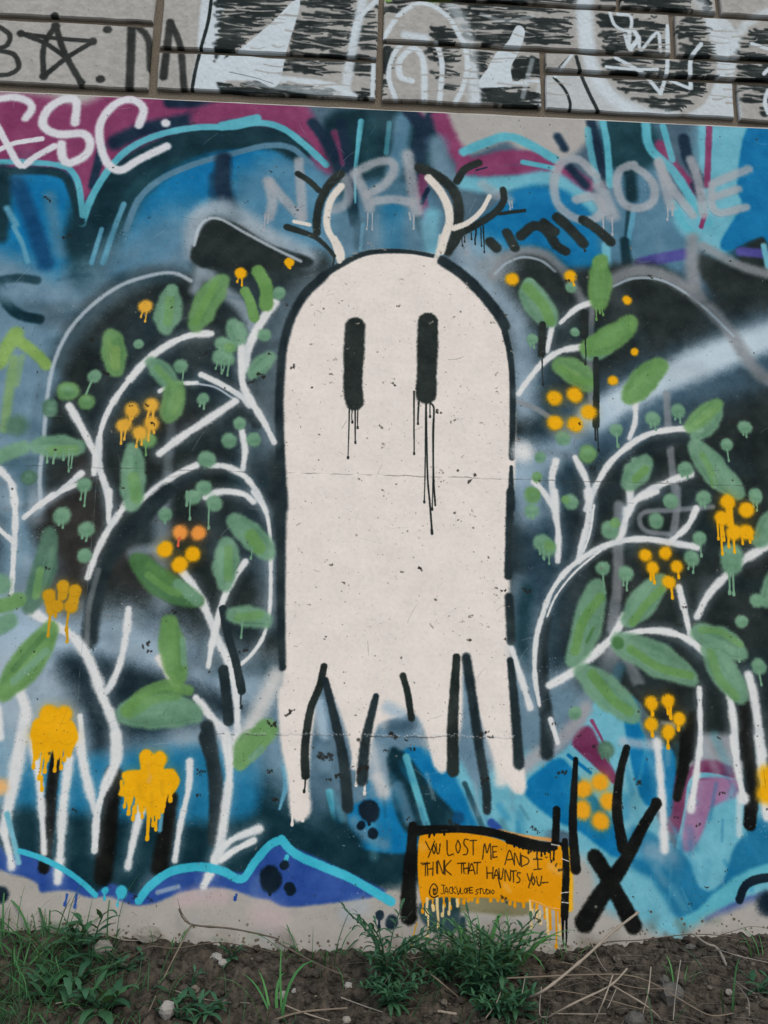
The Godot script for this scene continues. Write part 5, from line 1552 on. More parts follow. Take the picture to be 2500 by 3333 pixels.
func paint_front_6() -> void:
	s(SAGEL,10,0.85,[1515,1747,1522,1747],10,0.35)
	p(SAGE,11,[1917,1401,1900,1392,1886,1384,1874,1376,1865,1363,1858,1345,1856,1331,1851,1312,1863,1306,1874,1316,1892,1324,1903,1334,1912,1344,1917,1357,1926,1373,1927,1393],0.93,"painted_leaf",0)
	s(SAGED,12,0.8,[1927,1372,1905,1341,1876,1315],12,0.3)
	s(SAGEL,16,0.8,[1900,1386,1879,1361,1862,1333],16,0.5)
	s(SAGEL,5,0.7,[1897,1375,1885,1342],5,0.35)
	p(GR2,11,[1925,1413,1909,1407,1894,1401,1878,1391,1868,1381,1854,1368,1844,1354,1835,1338,1839,1332,1854,1339,1870,1347,1884,1358,1897,1369,1909,1382,1919,1393,1931,1409],0.93,"painted_leaf",0)
	s(GR3,7,0.8,[1907,1409,1875,1384,1846,1354],7,0.3)
	s(YGR2,10,0.8,[1914,1390,1887,1367,1859,1347],10,0.5)
	s(YGR2,3,0.7,[1899,1390,1872,1368],3,0.35)
	p(SAGE,11,[1843,1283,1848,1257,1859,1231,1874,1209,1889,1185,1915,1168,1937,1155,1958,1145,1974,1152,1966,1183,1949,1205,1931,1224,1920,1246,1901,1264,1876,1283,1854,1295],0.93,"painted_leaf",0)
	s(SAGED,14,0.8,[1847,1252,1885,1199,1935,1157],14,0.3)
	s(SAGEL,19,0.8,[1881,1270,1916,1227,1951,1183],19,0.5)
	s(SAGEL,6,0.7,[1878,1242,1913,1199],6,0.35)
	s(GR2,19,0.35,[1872,1258,1892,1216,1899,1174],19,0.85)
	dr(SAGE,5.63,1900,1196,1170)
	p(SAGE,11,[1714,1246,1697,1238,1682,1236,1676,1225,1663,1217,1659,1201,1655,1188,1652,1170,1662,1161,1675,1165,1689,1177,1700,1182,1709,1192,1714,1203,1719,1218,1723,1233],0.93,"painted_leaf",0)
	s(SAGED,12,0.8,[1695,1241,1671,1217,1653,1187],12,0.3)
	s(SAGEL,17,0.8,[1715,1217,1697,1194,1675,1175],17,0.5)
	s(SAGEL,6,0.7,[1697,1220,1677,1198],6,0.35)
	s(GR,21,0.35,[1711,1214,1681,1184],21,0.85)
	p(SAGE,11,[1737,918,1711,906,1697,896,1677,879,1663,866,1652,849,1647,829,1636,803,1649,793,1669,806,1690,816,1707,833,1715,844,1726,863,1739,885,1747,910],0.93,"painted_leaf",0)
	s(SAGED,14,0.8,[1741,882,1709,841,1669,806],14,0.3)
	s(SAGEL,20,0.8,[1710,898,1679,865,1653,829],20,0.5)
	s(SAGEL,7,0.7,[1704,884,1684,842],7,0.35)
	s(GR,21,0.35,[1739,887,1694,844,1657,797],21,0.85)
	p(SAGE,11,[1556,897,1541,875,1524,844,1514,813,1506,784,1500,754,1492,728,1486,692,1503,692,1531,719,1547,745,1561,769,1568,799,1573,831,1578,860,1574,897],0.93,"painted_leaf",0)
	s(SAGED,16,0.8,[1580,858,1562,785,1528,717],16,0.3)
	s(SAGEL,22,0.8,[1540,858,1521,796,1502,735],22,0.5)
	s(SAGEL,7,0.7,[1540,836,1534,770],7,0.35)
	s(GR,24,0.35,[1573,862,1525,798,1501,720],24,0.85)
	s(GR3,9,0.4,[1552,780,1533,744],9,0.8)
	p(SAGE,11,[1607,739,1626,715,1652,703,1685,683,1706,668,1741,661,1774,652,1808,646,1812,660,1792,687,1766,708,1742,731,1717,740,1683,751,1651,757,1615,759],0.93,"painted_leaf",0)
	s(SAGED,18,0.8,[1653,759,1726,732,1791,689],18,0.3)
	s(SAGEL,24,0.8,[1643,717,1703,690,1765,664],24,0.5)
	s(SAGEL,8,0.7,[1666,714,1735,701],8,0.35)
	s(GR,21,0.35,[1648,728,1723,682,1804,663],21,0.85)
	d(GR3,16,0.3,[1616,743],"")
	p(SAGE,11,[1507,667,1522,646,1536,619,1556,600,1572,582,1598,572,1620,557,1647,549,1657,560,1650,584,1632,611,1614,628,1599,646,1576,659,1552,670,1522,678],0.93,"painted_leaf",0)
	s(SAGED,16,0.8,[1543,664,1594,625,1639,579],16,0.3)
	s(SAGEL,22,0.8,[1538,645,1581,610,1623,575],22,0.5)
	s(SAGEL,7,0.7,[1552,633,1601,605],7,0.35)
	s(GR,26,0.35,[1545,662,1597,598,1638,570],26,0.85)
	p(SAGE,11,[1820,771,1837,758,1850,746,1866,736,1888,732,1905,721,1922,714,1945,715,1949,723,1940,743,1928,761,1908,774,1895,782,1873,782,1850,789,1830,787],0.93,"painted_leaf",0)
	s(SAGED,13,0.8,[1848,781,1894,763,1934,736],13,0.3)
	s(SAGEL,17,0.8,[1847,766,1886,749,1923,730],17,0.5)
	s(SAGEL,6,0.7,[1860,760,1902,750],6,0.35)
	s(GR2,18,0.35,[1839,781,1889,778,1942,746],18,0.85)
	dr(SAGE,5.63,1917,739,721)
	dr(SAGE,5.63,1938,734,701)
	p(SAGE,11,[1845,730,1853,707,1857,683,1864,668,1878,646,1895,629,1912,616,1928,603,1942,608,1941,633,1936,652,1922,679,1915,694,1896,709,1879,729,1860,738],0.93,"painted_leaf",0)
	s(SAGED,14,0.8,[1849,704,1874,657,1909,616],14,0.3)
	s(SAGEL,20,0.8,[1883,717,1909,679,1929,638],20,0.5)
	s(SAGEL,7,0.7,[1876,694,1900,655],7,0.35)
	s(GR2,23,0.35,[1861,723,1878,661,1920,612],23,0.85)
	p(SAGE,11,[2060,1103,2048,1096,2034,1085,2026,1075,2020,1062,2014,1047,2008,1031,2004,1019,2013,1015,2028,1020,2038,1035,2050,1045,2058,1056,2061,1070,2064,1083,2070,1100],0.93,"painted_leaf",0)
	s(SAGED,9,0.8,[2044,1096,2024,1066,2008,1034],9,0.3)
	s(SAGEL,12,0.8,[2061,1081,2045,1054,2027,1029],12,0.5)
	s(SAGEL,4,0.7,[2046,1078,2029,1051],4,0.35)
	d(GR2,16,0.3,[1400,1130],"painted_bud")
	s(SAGED,15,0.85,[1396,1124,1405,1126],15,0.3)
	s(SAGEL,10,0.85,[1397,1134,1403,1134],10,0.35)
	d(SAGE,19,0.3,[1394,1088],"painted_bud")
	s(SAGED,17,0.85,[1389,1082,1399,1083],17,0.3)
	s(SAGEL,11,0.85,[1390,1094,1397,1093],11,0.35)
	dr(SAGE,5,1387,1078,1071)
	dr(SAGE,5,1397,1079,1068)
	d(SAGE,23,0.3,[1421,1004,1435,989],"painted_bud")
	s(SAGED,20,0.85,[1415,997,1427,998],20,0.3)
	s(SAGEL,14,0.85,[1416,1010,1425,1010],14,0.35)
	s(SAGED,20,0.85,[1429,982,1441,983],20,0.3)
	s(SAGEL,14,0.85,[1430,995,1439,994],14,0.35)
	dr(SAGE,5,1412,992,973)
	dr(SAGE,5,1425,993,962)
	dr(SAGE,5,1426,977,958)
	dr(SAGE,5,1439,978,947)
	d(GR2,14,0.4,[1441,995],"")
	d(SAGE,23,0.3,[1605,1043],"painted_bud")
	s(SAGED,20,0.85,[1599,1036,1612,1038],20,0.3)
	s(SAGEL,14,0.85,[1601,1050,1610,1049],14,0.35)
	d(GR2,14,0.35,[1620,1062],"")
	d(SAGE,21,0.3,[1733,1070],"painted_bud")
	s(SAGED,19,0.85,[1727,1063,1739,1065],19,0.3)
	s(SAGEL,13,0.85,[1729,1076,1737,1075],13,0.35)
	d(SAGE,19,0.3,[1850,1027],"painted_bud")
	s(SAGED,17,0.85,[1845,1021,1855,1023],17,0.3)
	s(SAGEL,11,0.85,[1846,1033,1854,1032],11,0.35)
	dr(SAGE,6.25,1851,1021,977)
	d(SAGE,21,0.3,[1825,970],"painted_bud")
	s(SAGED,19,0.85,[1820,964,1832,965],19,0.3)
	s(SAGEL,13,0.85,[1822,976,1830,975],13,0.35)
	dr(SAGE,5,1817,959,942)
	dr(SAGE,5,1829,959,932)
	d(SAGE,19,0.3,[1583,939],"painted_bud")
	s(SAGED,17,0.85,[1577,934,1588,935],17,0.3)
	s(SAGEL,12,0.85,[1579,945,1587,944],12,0.35)
	dr(SAGE,5.63,1582,927,872)
	d(SAGE,21,0.3,[1644,925],"painted_bud")
	s(SAGED,19,0.85,[1639,919,1650,920],19,0.3)
	s(SAGEL,12,0.85,[1640,931,1649,931],12,0.35)
	dr(SAGE,5,1637,915,894)
	dr(SAGE,5,1648,915,881)
	d(SAGE,17,0.3,[1950,806],"painted_bud")
	s(SAGED,15,0.85,[1945,801,1955,802],15,0.3)
	s(SAGEL,10,0.85,[1947,811,1953,811],10,0.35)
	d(SAGE,19,0.3,[1996,862],"painted_bud")
	s(SAGED,17,0.85,[1991,857,2001,858],17,0.3)
	s(SAGEL,11,0.85,[1993,868,2000,867],11,0.35)
	d(SAGE,20,0.3,[1987,690],"painted_bud")
	s(SAGED,18,0.85,[1981,684,1992,685],18,0.3)
	s(SAGEL,12,0.85,[1983,695,1991,695],12,0.35)
	dr(SAGE,5.63,1987,675,642)
	d(SAGE,16,0.3,[1497,564],"painted_bud")
	s(SAGED,14,0.85,[1493,559,1501,560],14,0.3)
	s(SAGEL,9,0.85,[1494,568,1500,567],9,0.35)
	d(SAGE,29,0.3,[1934,985,1932,960],"painted_bud")
	s(SAGED,26,0.85,[1926,976,1942,978],26,0.3)
	s(SAGEL,17,0.85,[1929,994,1940,993],17,0.35)
	s(SAGED,26,0.85,[1924,951,1941,953],26,0.3)
	s(SAGEL,17,0.85,[1927,969,1939,967],17,0.35)
	dr(SAGE,7.5,1925,947,879)

func paint_front_7() -> void:
	dr(SAGE,7.5,1935,948,876)
	d(SAGE,18,0.3,[1774,1124],"painted_bud")
	s(SAGED,16,0.85,[1769,1118,1779,1120],16,0.3)
	s(SAGEL,11,0.85,[1771,1129,1778,1128],11,0.35)
	d(SAGE,19,0.3,[2013,1143],"painted_bud")
	s(SAGED,17,0.85,[2007,1137,2018,1139],17,0.3)
	s(SAGEL,11,0.85,[2009,1149,2017,1148],11,0.35)
	dr(SAGE,5,2005,1133,1116)
	dr(SAGE,5,2016,1134,1106)
	d(DSAGE,21,0.3,[1573,475],"painted_bud")
	s(SAGE,19,0.85,[1568,469,1579,470],19,0.3)
	s(SAGEL,13,0.85,[1569,480,1577,479],13,0.35)
	dr(DSAGE,5,1566,465,453)
	dr(DSAGE,5,1577,465,446)
	p(SAGE,11,[2055,944,2045,936,2035,924,2028,912,2023,897,2019,887,2015,873,2015,860,2022,853,2035,866,2042,877,2052,887,2055,901,2062,914,2064,927,2063,944],0.93,"painted_leaf",0)
	s(SAGED,8,0.8,[2041,935,2026,905,2016,873],8,0.3)
	s(SAGEL,11,0.8,[2058,924,2047,897,2033,872],11,0.5)
	s(SAGEL,4,0.7,[2044,918,2032,892],4,0.35)
	s(K,20,0.2,[1436,1626,1431,1536],22,1,"painted_stem")
	dr(K,5.63,1432,1536,1447)
	s(K,22,0.18,[1556,1666,1555,1599],22,1,"painted_stem")
	dr(K,5.63,1557,1592,1511)
	s(K,15,0.2,[1585,1528,1583,1439,1578,1335],20,1,"painted_stem")
	dr(K,5,1576,1331,1292)
	dr(K,5,1582,1331,1262)
	d(YEL,17,0.25,[585,1747],"painted_berry")
	dr(YEL,5,579,1737,1719)
	dr(YEL,5,589,1737,1709)
	d(YEL,14,0.25,[719,1785],"painted_berry")
	dr(YEL,5,714,1777,1770)
	dr(YEL,5,722,1777,1767)
	d(YEL2,19,0.35,[329,1636],"painted_berry")
	dr(YEL2,5,323,1625,1604)
	dr(YEL2,5,334,1626,1591)
	d(YEL2,19,0.4,[316,1337,367,1351,298,1293,342,1273,371,1300],"painted_flower")
	dr(YEL2,5.63,311,1329,1301)
	dr(YEL2,5.63,322,1329,1311)
	dr(YEL2,5.63,362,1342,1307)
	dr(YEL2,5.63,373,1343,1304)
	dr(YEL2,5.63,293,1285,1242)
	dr(YEL2,5.63,304,1285,1254)
	dr(YEL2,5.63,337,1265,1234)
	dr(YEL2,5.63,348,1265,1241)
	dr(YEL2,5.63,366,1292,1253)
	dr(YEL2,5.63,376,1292,1274)
	d(YEL,19,0.4,[1351,1760],"painted_berry")
	d(YEL,18,0.4,[1520,1778],"painted_berry")
	d(YEL,13,0.4,[1681,1710],"painted_berry")
	d(YEL,11,0.4,[1696,1554],"painted_berry")
	d(YEL,14,0.4,[1630,1466],"painted_berry")
	dr(YEL,5.63,1526,1764,1749)
	d(YEL,21,0.35,[1464,1410,1522,1420,1560,1371,1465,1338,1520,1335],"painted_flower")
	d(YEL,21,0.3,[1934,1128,1984,1107,1915,1083,1945,1045,1980,1046],"painted_flower")
	s(YEL,21,0.3,[1937,1119,1937,1067])
	dr(YEL,6.25,1902,1073,1025)
	dr(YEL,6.25,1915,1067,1022)
	dr(YEL,6.25,1911,1060,984)
	dr(YEL,6.25,1944,1042,990)
	dr(YEL,6.25,1967,1043,1014)
	dr(YEL,6.25,1986,1043,1018)
	dr(YEL,6.25,1993,1050,1028)
	dr(YEL,6.25,1930,1036,1004)
	d(YEL,17,0.35,[1700,976,1754,984,1717,943,1783,947,1759,906],"painted_flower")
	dr(YEL,6.88,1712,936,911)
	dr(YEL,6.88,1718,936,902)
	dr(YEL,6.88,1765,900,863)
	dr(YEL,6.88,1786,938,918)
	d(YEL,17,0.35,[1697,591,1741,598,1767,554,1694,539,1737,519],"painted_flower")
	dr(YEL,7.5,1696,582,562)
	dr(YEL,7.5,1737,589,566)
	dr(YEL,7.5,1746,589,554)
	dr(YEL,7.5,1694,530,510)
	dr(YEL,7.5,1735,508,481)
	dr(YEL,7.5,1764,549,526)
	d(ORG,19,0.4,[467,1006,513,1006],"painted_flower")
	d(YEL,20,0.3,[431,962,502,951,470,922],"painted_flower")
	dr(RED,5.63,465,992,971)
	d(YEL3,16,0.25,[146,836,179,859,211,849,170,809,203,809],"painted_flower")
	s(YEL3,25,0.25,[181,856,180,835])
	s(YEL3,28,0.25,[211,848,206,806])
	s(YEL3,28,0.25,[146,835,157,799])
	dr(YEL3,6.25,154,799,733)
	dr(YEL3,6.25,169,800,782)
	dr(YEL3,6.25,199,800,748)
	dr(YEL3,6.25,199,754,719)
	dr(YEL3,6.25,176,847,818)
	d(YEL,21,0.3,[173,541,210,540,156,492,195,495,225,490],"painted_flower")
	s(YEL,38,0.3,[191,537,196,487])
	s(YEL2,5,0.6,[178,515,183,487],5,0.6)
	s(YEL3,4,0.6,[201,520,206,487],4,0.5)
	p(YEL,5,[142,519,169,530,204,525,232,520,246,487,238,465,232,443,221,465,212,453,204,437,194,461,185,453,180,431,170,458,160,453,155,436,146,469],1,"",0)
	dr(YEL,7.5,150,464,414)
	dr(YEL,7.5,169,453,388)
	dr(YEL,7.5,172,393,362)
	dr(YEL,7.5,180,453,404)
	dr(YEL,7.5,201,464,407)
	dr(YEL,7.5,214,464,413)
	dr(YEL,7.5,223,470,432)
	d(YEL,17,0.3,[426,439,454,439,389,394,429,396,482,399,388,368,477,372,438,353],"painted_flower")
	p(YEL,5,[409,448,425,455,437,434,453,451,464,440,462,413,487,407,502,386,488,359,479,372,473,342,462,326,453,342,449,310,438,307,429,336,419,315,411,342,396,355,389,331,379,352,365,355,377,379,370,401,400,406,414,412],1,"",0)
	dr(YEL,8.13,391,368,309)
	dr(YEL,8.13,400,325,296)
	dr(YEL,8.13,437,326,251)
	dr(YEL,8.13,446,326,283)
	dr(YEL,8.13,458,342,302)
	dr(YEL,8.13,365,384,357)
	dr(YEL,8.13,485,364,340)
	dr(YEL,8.13,466,347,315)
	s(YEL2,9,0.5,[435,396,430,385])
	s(YEL3,9,0.8,[408,379,416,347],9,0.35)
	s(YEL3,9,0.8,[463,385,469,353],9,0.35)
	s(YEL2,8,0.7,[426,429,436,380],8,0.4)
	s(YEL3,8,0.8,[440,358,443,326],8,0.35)
	dr(YEL,6.25,378,368,325)
	dr(YEL,6.25,405,347,312)
	dr(YEL,6.25,419,336,301)
	dr(YEL,6.25,453,337,272)
	dr(YEL,6.25,475,364,326)
	d(ORG2,19,0.6,[75,368],"")
	d(ORGY,21,0.4,[1512,378,1555,395,1574,350,1509,329,1554,302],"painted_flower")

func paint_front_8() -> void:
	d(YEL,28,0.5,[1991,414],"")
	d(YEL,25,0.5,[1982,374],"")
	s(CYN2,13,0.25,[137,222,190,206,247,180,294,150,325,124],13,1,"painted_outline")
	s(CYN2,20,0.2,[428,113,453,146,500,178,566,189,622,180,670,162,699,200,734,240,763,253],20,1,"painted_outline")
	s(CYN2,21,0.2,[761,253,799,219,867,191,936,164,1032,113],21,1,"painted_outline")
	d(CYN2,8,0.3,[347,135],"")
	dr(CYN2,5,344,135,115)
	dr(CYN2,5,379,125,101)
	d(CYN2,14,0.2,[386,131],"")
	s(CYN2,11,0.3,[777,214,771,195])
	s(LHZ,10,0.6,[471,131,519,144],10,0.7)
	d(NAVK,25,0.2,[737,169,741,157],"")
	d(NAVK,11,0.2,[771,194],"")
	d(NAVK,12,0.2,[785,144,789,137],"")
	d(NAVK,23,0.2,[972,325,976,319],"")
	d(NAVK,10,0.2,[955,287],"")
	d(NAVK,13,0.2,[985,269],"")
	d(NAVK,11,0.2,[1005,83],"")
	dr(NAVK,6.25,1004,79,55)
	dr(NAVK,6.25,739,153,128)
	dr(NAVK,6.25,978,309,290)
	dr(PURP2,6.25,258,125,102)
	dr(PURP2,6.25,280,125,97)
	dr(PURP2,6.25,659,127,116)
	d(NAVK,19,0.3,[101,124],"")
	d(NAVK,14,0.3,[1034,69,1034,64],"")
	d(NAVB,15,0.4,[1196,306],"")
	s(NAVK,21,0.2,[1895,122,1912,154,1948,170,2007,175],21,1,"painted_arc")
	d(NAVK,29,0.4,[1967,112],"")
	s(PURP2,21,0.4,[1279,296,1294,282])
	s(DIRT,14,0.9,[931,7,943,9],14,0.25)
	s(DIRT,30,0.9,[1198,6,1176,-1],30,0.39)
	s(DIRT,12,0.9,[856,-2,857,-8],12,0.29)
	s(DIRT,35,0.9,[1522,20,1502,24],35,0.34)
	s(DIRT,20,0.9,[1747,62,1737,69],20,0.32)
	s(GRL,33,0.9,[86,52,63,55],33,0.33)
	s(DIRT,12,0.9,[1671,61,1677,55],12,0.18)
	s(DIRT,23,0.9,[93,38,98,38],23,0.18)
	s(DIRT,29,0.9,[203,36,181,30],29,0.32)
	s(DIRT,30,0.9,[152,43,168,42],30,0.13)
	s(DIRT,13,0.9,[1705,42,1705,38],13,0.36)
	s(DIRT,34,0.9,[1042,15,1016,9],34,0.22)
	s(DIRT,20,0.9,[462,19,469,26],20,0.15)
	s(DIRT,18,0.9,[484,21,470,20],18,0.14)
	s(GRL,23,0.9,[779,15,793,18],23,0.33)
	s(GRL,23,0.9,[861,1,891,0],23,0.16)
	s(SAGED,10,0.9,[609,30,638,26],10,0.19)
	s(DIRT,9,0.9,[378,22,349,26],9,0.23)
	s(SAGED,17,0.9,[1211,32,1210,35],17,0.39)
	s(DIRT,11,0.9,[1470,12,1467,9],11,0.33)
	s(DIRT,28,0.9,[781,28,766,27],28,0.29)
	s(SAGED,24,0.9,[718,33,696,31],24,0.14)
	s(DIRT,15,0.9,[1533,14,1531,13],15,0.27)
	s(SAGED,24,0.9,[228,49,256,56],24,0.4)
	s(DIRT,34,0.9,[1746,53,1750,46],34,0.14)
	s(DIRT,29,0.9,[489,15,486,15],29,0.3)
	s(SAGED,16,0.9,[173,55,170,57],16,0.39)
	s(DIRT,10,0.9,[1138,12,1145,11],10,0.31)
	s(DIRT,10,0.9,[827,-6,843,0],10,0.13)
	s(GRL,10,0.9,[1236,15,1254,17],10,0.34)
	s(DIRT,37,0.9,[90,74,122,69],37,0.15)
	s(DIRT,14,0.9,[719,5,700,11],14,0.15)
	s(SAGED,12,0.9,[1843,74,1810,72],12,0.18)
	s(DIRT,16,0.9,[1716,30,1717,34],16,0.24)
	s(DIRT,24,0.9,[1852,35,1845,29],24,0.25)
	s(DIRT,28,0.9,[655,35,630,41],28,0.17)
	s(GRL,36,0.9,[726,35,751,29],36,0.39)
	s(DIRT,21,0.9,[250,38,238,37],21,0.37)
	s(DIRT,17,0.9,[1752,49,1749,47],17,0.28)
	s(GRL,10,0.9,[888,-1,861,2],10,0.13)
	s(DIRT,36,0.9,[464,26,437,19],36,0.39)
	s(GRL,15,0.9,[1188,31,1191,33],15,0.13)
	s(SAGED,31,0.9,[1099,11,1119,11],31,0.25)
	s(DIRT,11,0.9,[80,72,50,66],11,0.13)
	s(DIRT,23,0.9,[350,25,369,27],23,0.36)
	s(DIRT,23,0.9,[794,15,785,9],23,0.18)
	d(DIRT,3,0.5,[1798,72],"")
	d(DIRT,1,0.5,[402,38],"")
	d(DIRT,2,0.5,[639,21],"")
	d(DIRT,2,0.5,[1484,20],"")
	d(DIRT,2,0.5,[1920,57],"")
	d(DIRT,3,0.5,[961,10],"")
	d(DIRT,3,0.5,[404,41],"")
	d(DIRT,2,0.5,[168,62],"")
	d(DIRT,3,0.5,[710,25],"")
	d(DIRT,2,0.5,[1498,23],"")
	d(DIRT,2,0.5,[704,7],"")
	d(DIRT,3,0.5,[1029,11],"")
	d(DIRT,1,0.5,[1130,24],"")
	d(DIRT,2,0.5,[1520,15],"")
	d(DIRT,3,0.5,[761,25],"")
	d(DIRT,3,0.5,[883,24],"")
	d(DIRT,2,0.5,[426,32],"")
	d(DIRT,2,0.5,[1749,47],"")
	d(DIRT,3,0.5,[529,38],"")
	d(DIRT,2,0.5,[99,49],"")
	d(DIRT,1,0.5,[694,17],"")
	d(DIRT,2,0.5,[1412,66],"")
	d(DIRT,2,0.5,[1905,54],"")
	d(DIRT,2,0.5,[684,21],"")
	d(DIRT,2,0.5,[216,43],"")
	d(DIRT,2,0.5,[1369,15],"")
	d(DIRT,2,0.5,[1648,49],"")
	d(DIRT,3,0.5,[1563,37],"")
	d(DIRT,2,0.5,[779,4],"")
	d(DIRT,1,0.5,[1633,63],"")
	d(DIRT,3,0.5,[1962,58],"")
	d(DIRT,2,0.5,[1642,42],"")
	d(DIRT,2,0.5,[1222,23],"")
	d(DIRT,3,0.5,[765,5],"")
	d(DIRT,3,0.5,[1671,93],"")
	d(DIRT,2,0.5,[1278,17],"")
	d(DIRT,1,0.5,[1830,72],"")
	d(DIRT,1,0.5,[1419,27],"")
	d(DIRT,2,0.5,[618,37],"")
	d(DIRT,3,0.5,[576,16],"")
	d(DIRT,2,0.5,[717,15],"")
	d(DIRT,3,0.5,[320,34],"")
	d(DIRT,3,0.5,[240,40],"")
	d(DIRT,2,0.5,[886,15],"")

func paint_front_9() -> void:
	d(DIRT,2,0.5,[1518,20],"")
	d(DIRT,1,0.5,[863,6],"")
	d(DIRT,2,0.5,[521,30],"")
	d(DIRT,1,0.5,[1385,22],"")
	d(DIRT,2,0.5,[1265,6],"")
	d(DIRT,2,0.5,[371,48],"")
	d(DIRT,3,0.5,[585,18],"")
	d(DIRT,3,0.5,[858,20],"")
	d(DIRT,2,0.5,[180,58],"")
	d(DIRT,2,0.5,[837,23],"")
	d(DIRT,2,0.5,[765,34],"")
	d(DIRT,1,0.5,[1436,9],"")
	d(DIRT,2,0.5,[293,36],"")
	d(DIRT,1,0.5,[644,25],"")
	d(DIRT,3,0.5,[552,23],"")
	d(DIRT,2,0.5,[946,24],"")
	d(DIRT,2,0.5,[521,23],"")
	d(DIRT,2,0.5,[86,65],"")
	d(DIRT,3,0.5,[261,61],"")
	d(DIRT,1,0.5,[1908,46],"")
	d(DIRT,2,0.5,[1046,14],"")
	d(DIRT,2,0.5,[408,56],"")
	d(DIRT,2,0.5,[599,17],"")
	d(DIRT,3,0.5,[1878,77],"")
	d(DIRT,2,0.5,[1013,6],"")
	d(DIRT,3,0.5,[1397,9],"")
	d(DIRT,2,0.5,[226,38],"")
	d(DIRT,1,0.5,[1564,52],"")
	d(DIRT,2,0.5,[1872,87],"")
	d(DIRT,2,0.5,[837,36],"")
	d(DIRT,2,0.5,[288,60],"")
	d(DIRT,3,0.5,[1158,4],"")
	d(DIRT,2,0.5,[1132,4],"")
	d(DIRT,2,0.5,[1659,52],"")
	d(DIRT,3,0.5,[1451,41],"")
	d(DIRT,1,0.5,[671,37],"")
	d(DIRT,2,0.5,[1371,14],"")
	d(DIRT,3,0.5,[225,62],"")
	d(DIRT,2,0.5,[1826,45],"")
	d(DIRT,1,0.5,[629,19],"")
	d(DIRT,1,0.5,[801,16],"")
	d(DIRT,2,0.5,[617,14],"")
	d(DIRT,2,0.5,[1020,12],"")
	d(DIRT,1,0.5,[295,33],"")
	d(DIRT,1,0.5,[246,57],"")
	d(DIRT,3,0.5,[1747,77],"")
	d(DIRT,2,0.5,[901,17],"")
	d(DIRT,1,0.5,[1936,75],"")
	d(DIRT,2,0.5,[1682,46],"")
	d(DIRT,2,0.5,[442,43],"")
	d(DIRT,1,0.5,[1330,10],"")
	d(DIRT,2,0.5,[1897,66],"")
	d(DIRT,2,0.5,[938,8],"")
	d(DIRT,3,0.5,[354,33],"")
	d(DIRT,2,0.5,[1479,24],"")
	d(DIRT,1,0.5,[300,42],"")
	d(DIRT,2,0.5,[1219,32],"")
	d(DIRT,3,0.5,[480,43],"")
	d(DIRT,1,0.5,[509,41],"")
	d(DIRT,2,0.5,[78,52],"")
	d(DIRT,2,0.5,[1858,61],"")
	d(DIRT,1,0.5,[1290,23],"")
	d(DIRT,2,0.5,[913,8],"")
	d(DIRT,1,0.5,[615,26],"")
	d(DIRT,1,0.5,[1212,30],"")
	d(DIRT,3,0.5,[1124,21],"")
	d(DIRT,2,0.5,[108,54],"")
	d(DIRT,2,0.5,[818,24],"")
	d(DIRT,1,0.5,[1414,11],"")
	d(DIRT,1,0.5,[347,53],"")
	d(DIRT,1,0.5,[1012,15],"")
	d(DIRT,1,0.5,[1835,61],"")
	d(DIRT,1,0.5,[1148,4],"")
	d(DIRT,2,0.5,[964,10],"")
	d(DIRT,3,0.5,[379,35],"")
	d(DIRT,2,0.5,[441,36],"")
	d(DIRT,1,0.5,[1313,4],"")
	d(DIRT,2,0.5,[1498,46],"")
	d(DIRT,2,0.5,[1429,41],"")
	d(DIRT,3,0.5,[1462,14],"")
	d(DIRT,1,0.5,[628,20],"")
	d(DIRT,3,0.5,[1095,14],"")
	d(DIRT,1,0.5,[1326,10],"")
	d(DIRT,2,0.5,[664,10],"")
	d(DIRT,2,0.5,[1311,8],"")
	d(DIRT,3,0.5,[255,60],"")
	d(DIRT,1,0.5,[1745,42],"")
	d(DIRT,1,0.5,[748,17],"")
	d(DIRT,2,0.5,[342,31],"")
	d(DIRT,1,0.5,[1552,20],"")
	d(DIRT,2,0.5,[124,46],"")
	d(DIRT,1,0.5,[1380,4],"")
	d(DIRT,2,0.5,[1951,59],"")
	d(DIRT,3,0.5,[930,20],"")
	d(DIRT,2,0.5,[1188,13],"")
	d(DIRT,1,0.5,[575,21],"")
	d(DIRT,1,0.5,[1140,9],"")
	d(DIRT,1,0.5,[765,11],"")
	d(DIRT,1,0.5,[935,6],"")
	d(DIRT,3,0.5,[753,6],"")
	d(DIRT,2,0.5,[1026,3],"")
	d(DIRT,3,0.5,[466,41],"")
	d(DIRT,3,0.5,[809,6],"")
	d(DIRT,2,0.5,[1767,60],"")
	d(DIRT,2,0.5,[440,47],"")
	d(DIRT,3,0.5,[1753,65],"")
	d(DIRT,2,0.5,[1551,48],"")
	d(DIRT,2,0.5,[1405,14],"")
	d(DIRT,3,0.5,[110,60],"")
	d(DIRT,3,0.5,[543,41],"")
	d(DIRT,3,0.5,[1526,18],"")
	d(DIRT,1,0.5,[1831,45],"")
	d(DIRT,1,0.5,[867,13],"")
	d(DIRT,3,0.5,[1196,25],"")
	d(DIRT,3,0.5,[617,12],"")
	d(DIRT,1,0.5,[837,29],"")
	d(DIRT,2,0.5,[748,16],"")
	d(DIRT,2,0.5,[126,53],"")
	d(DIRT,2,0.5,[1847,66],"")
	d(DIRT,1,0.5,[654,22],"")

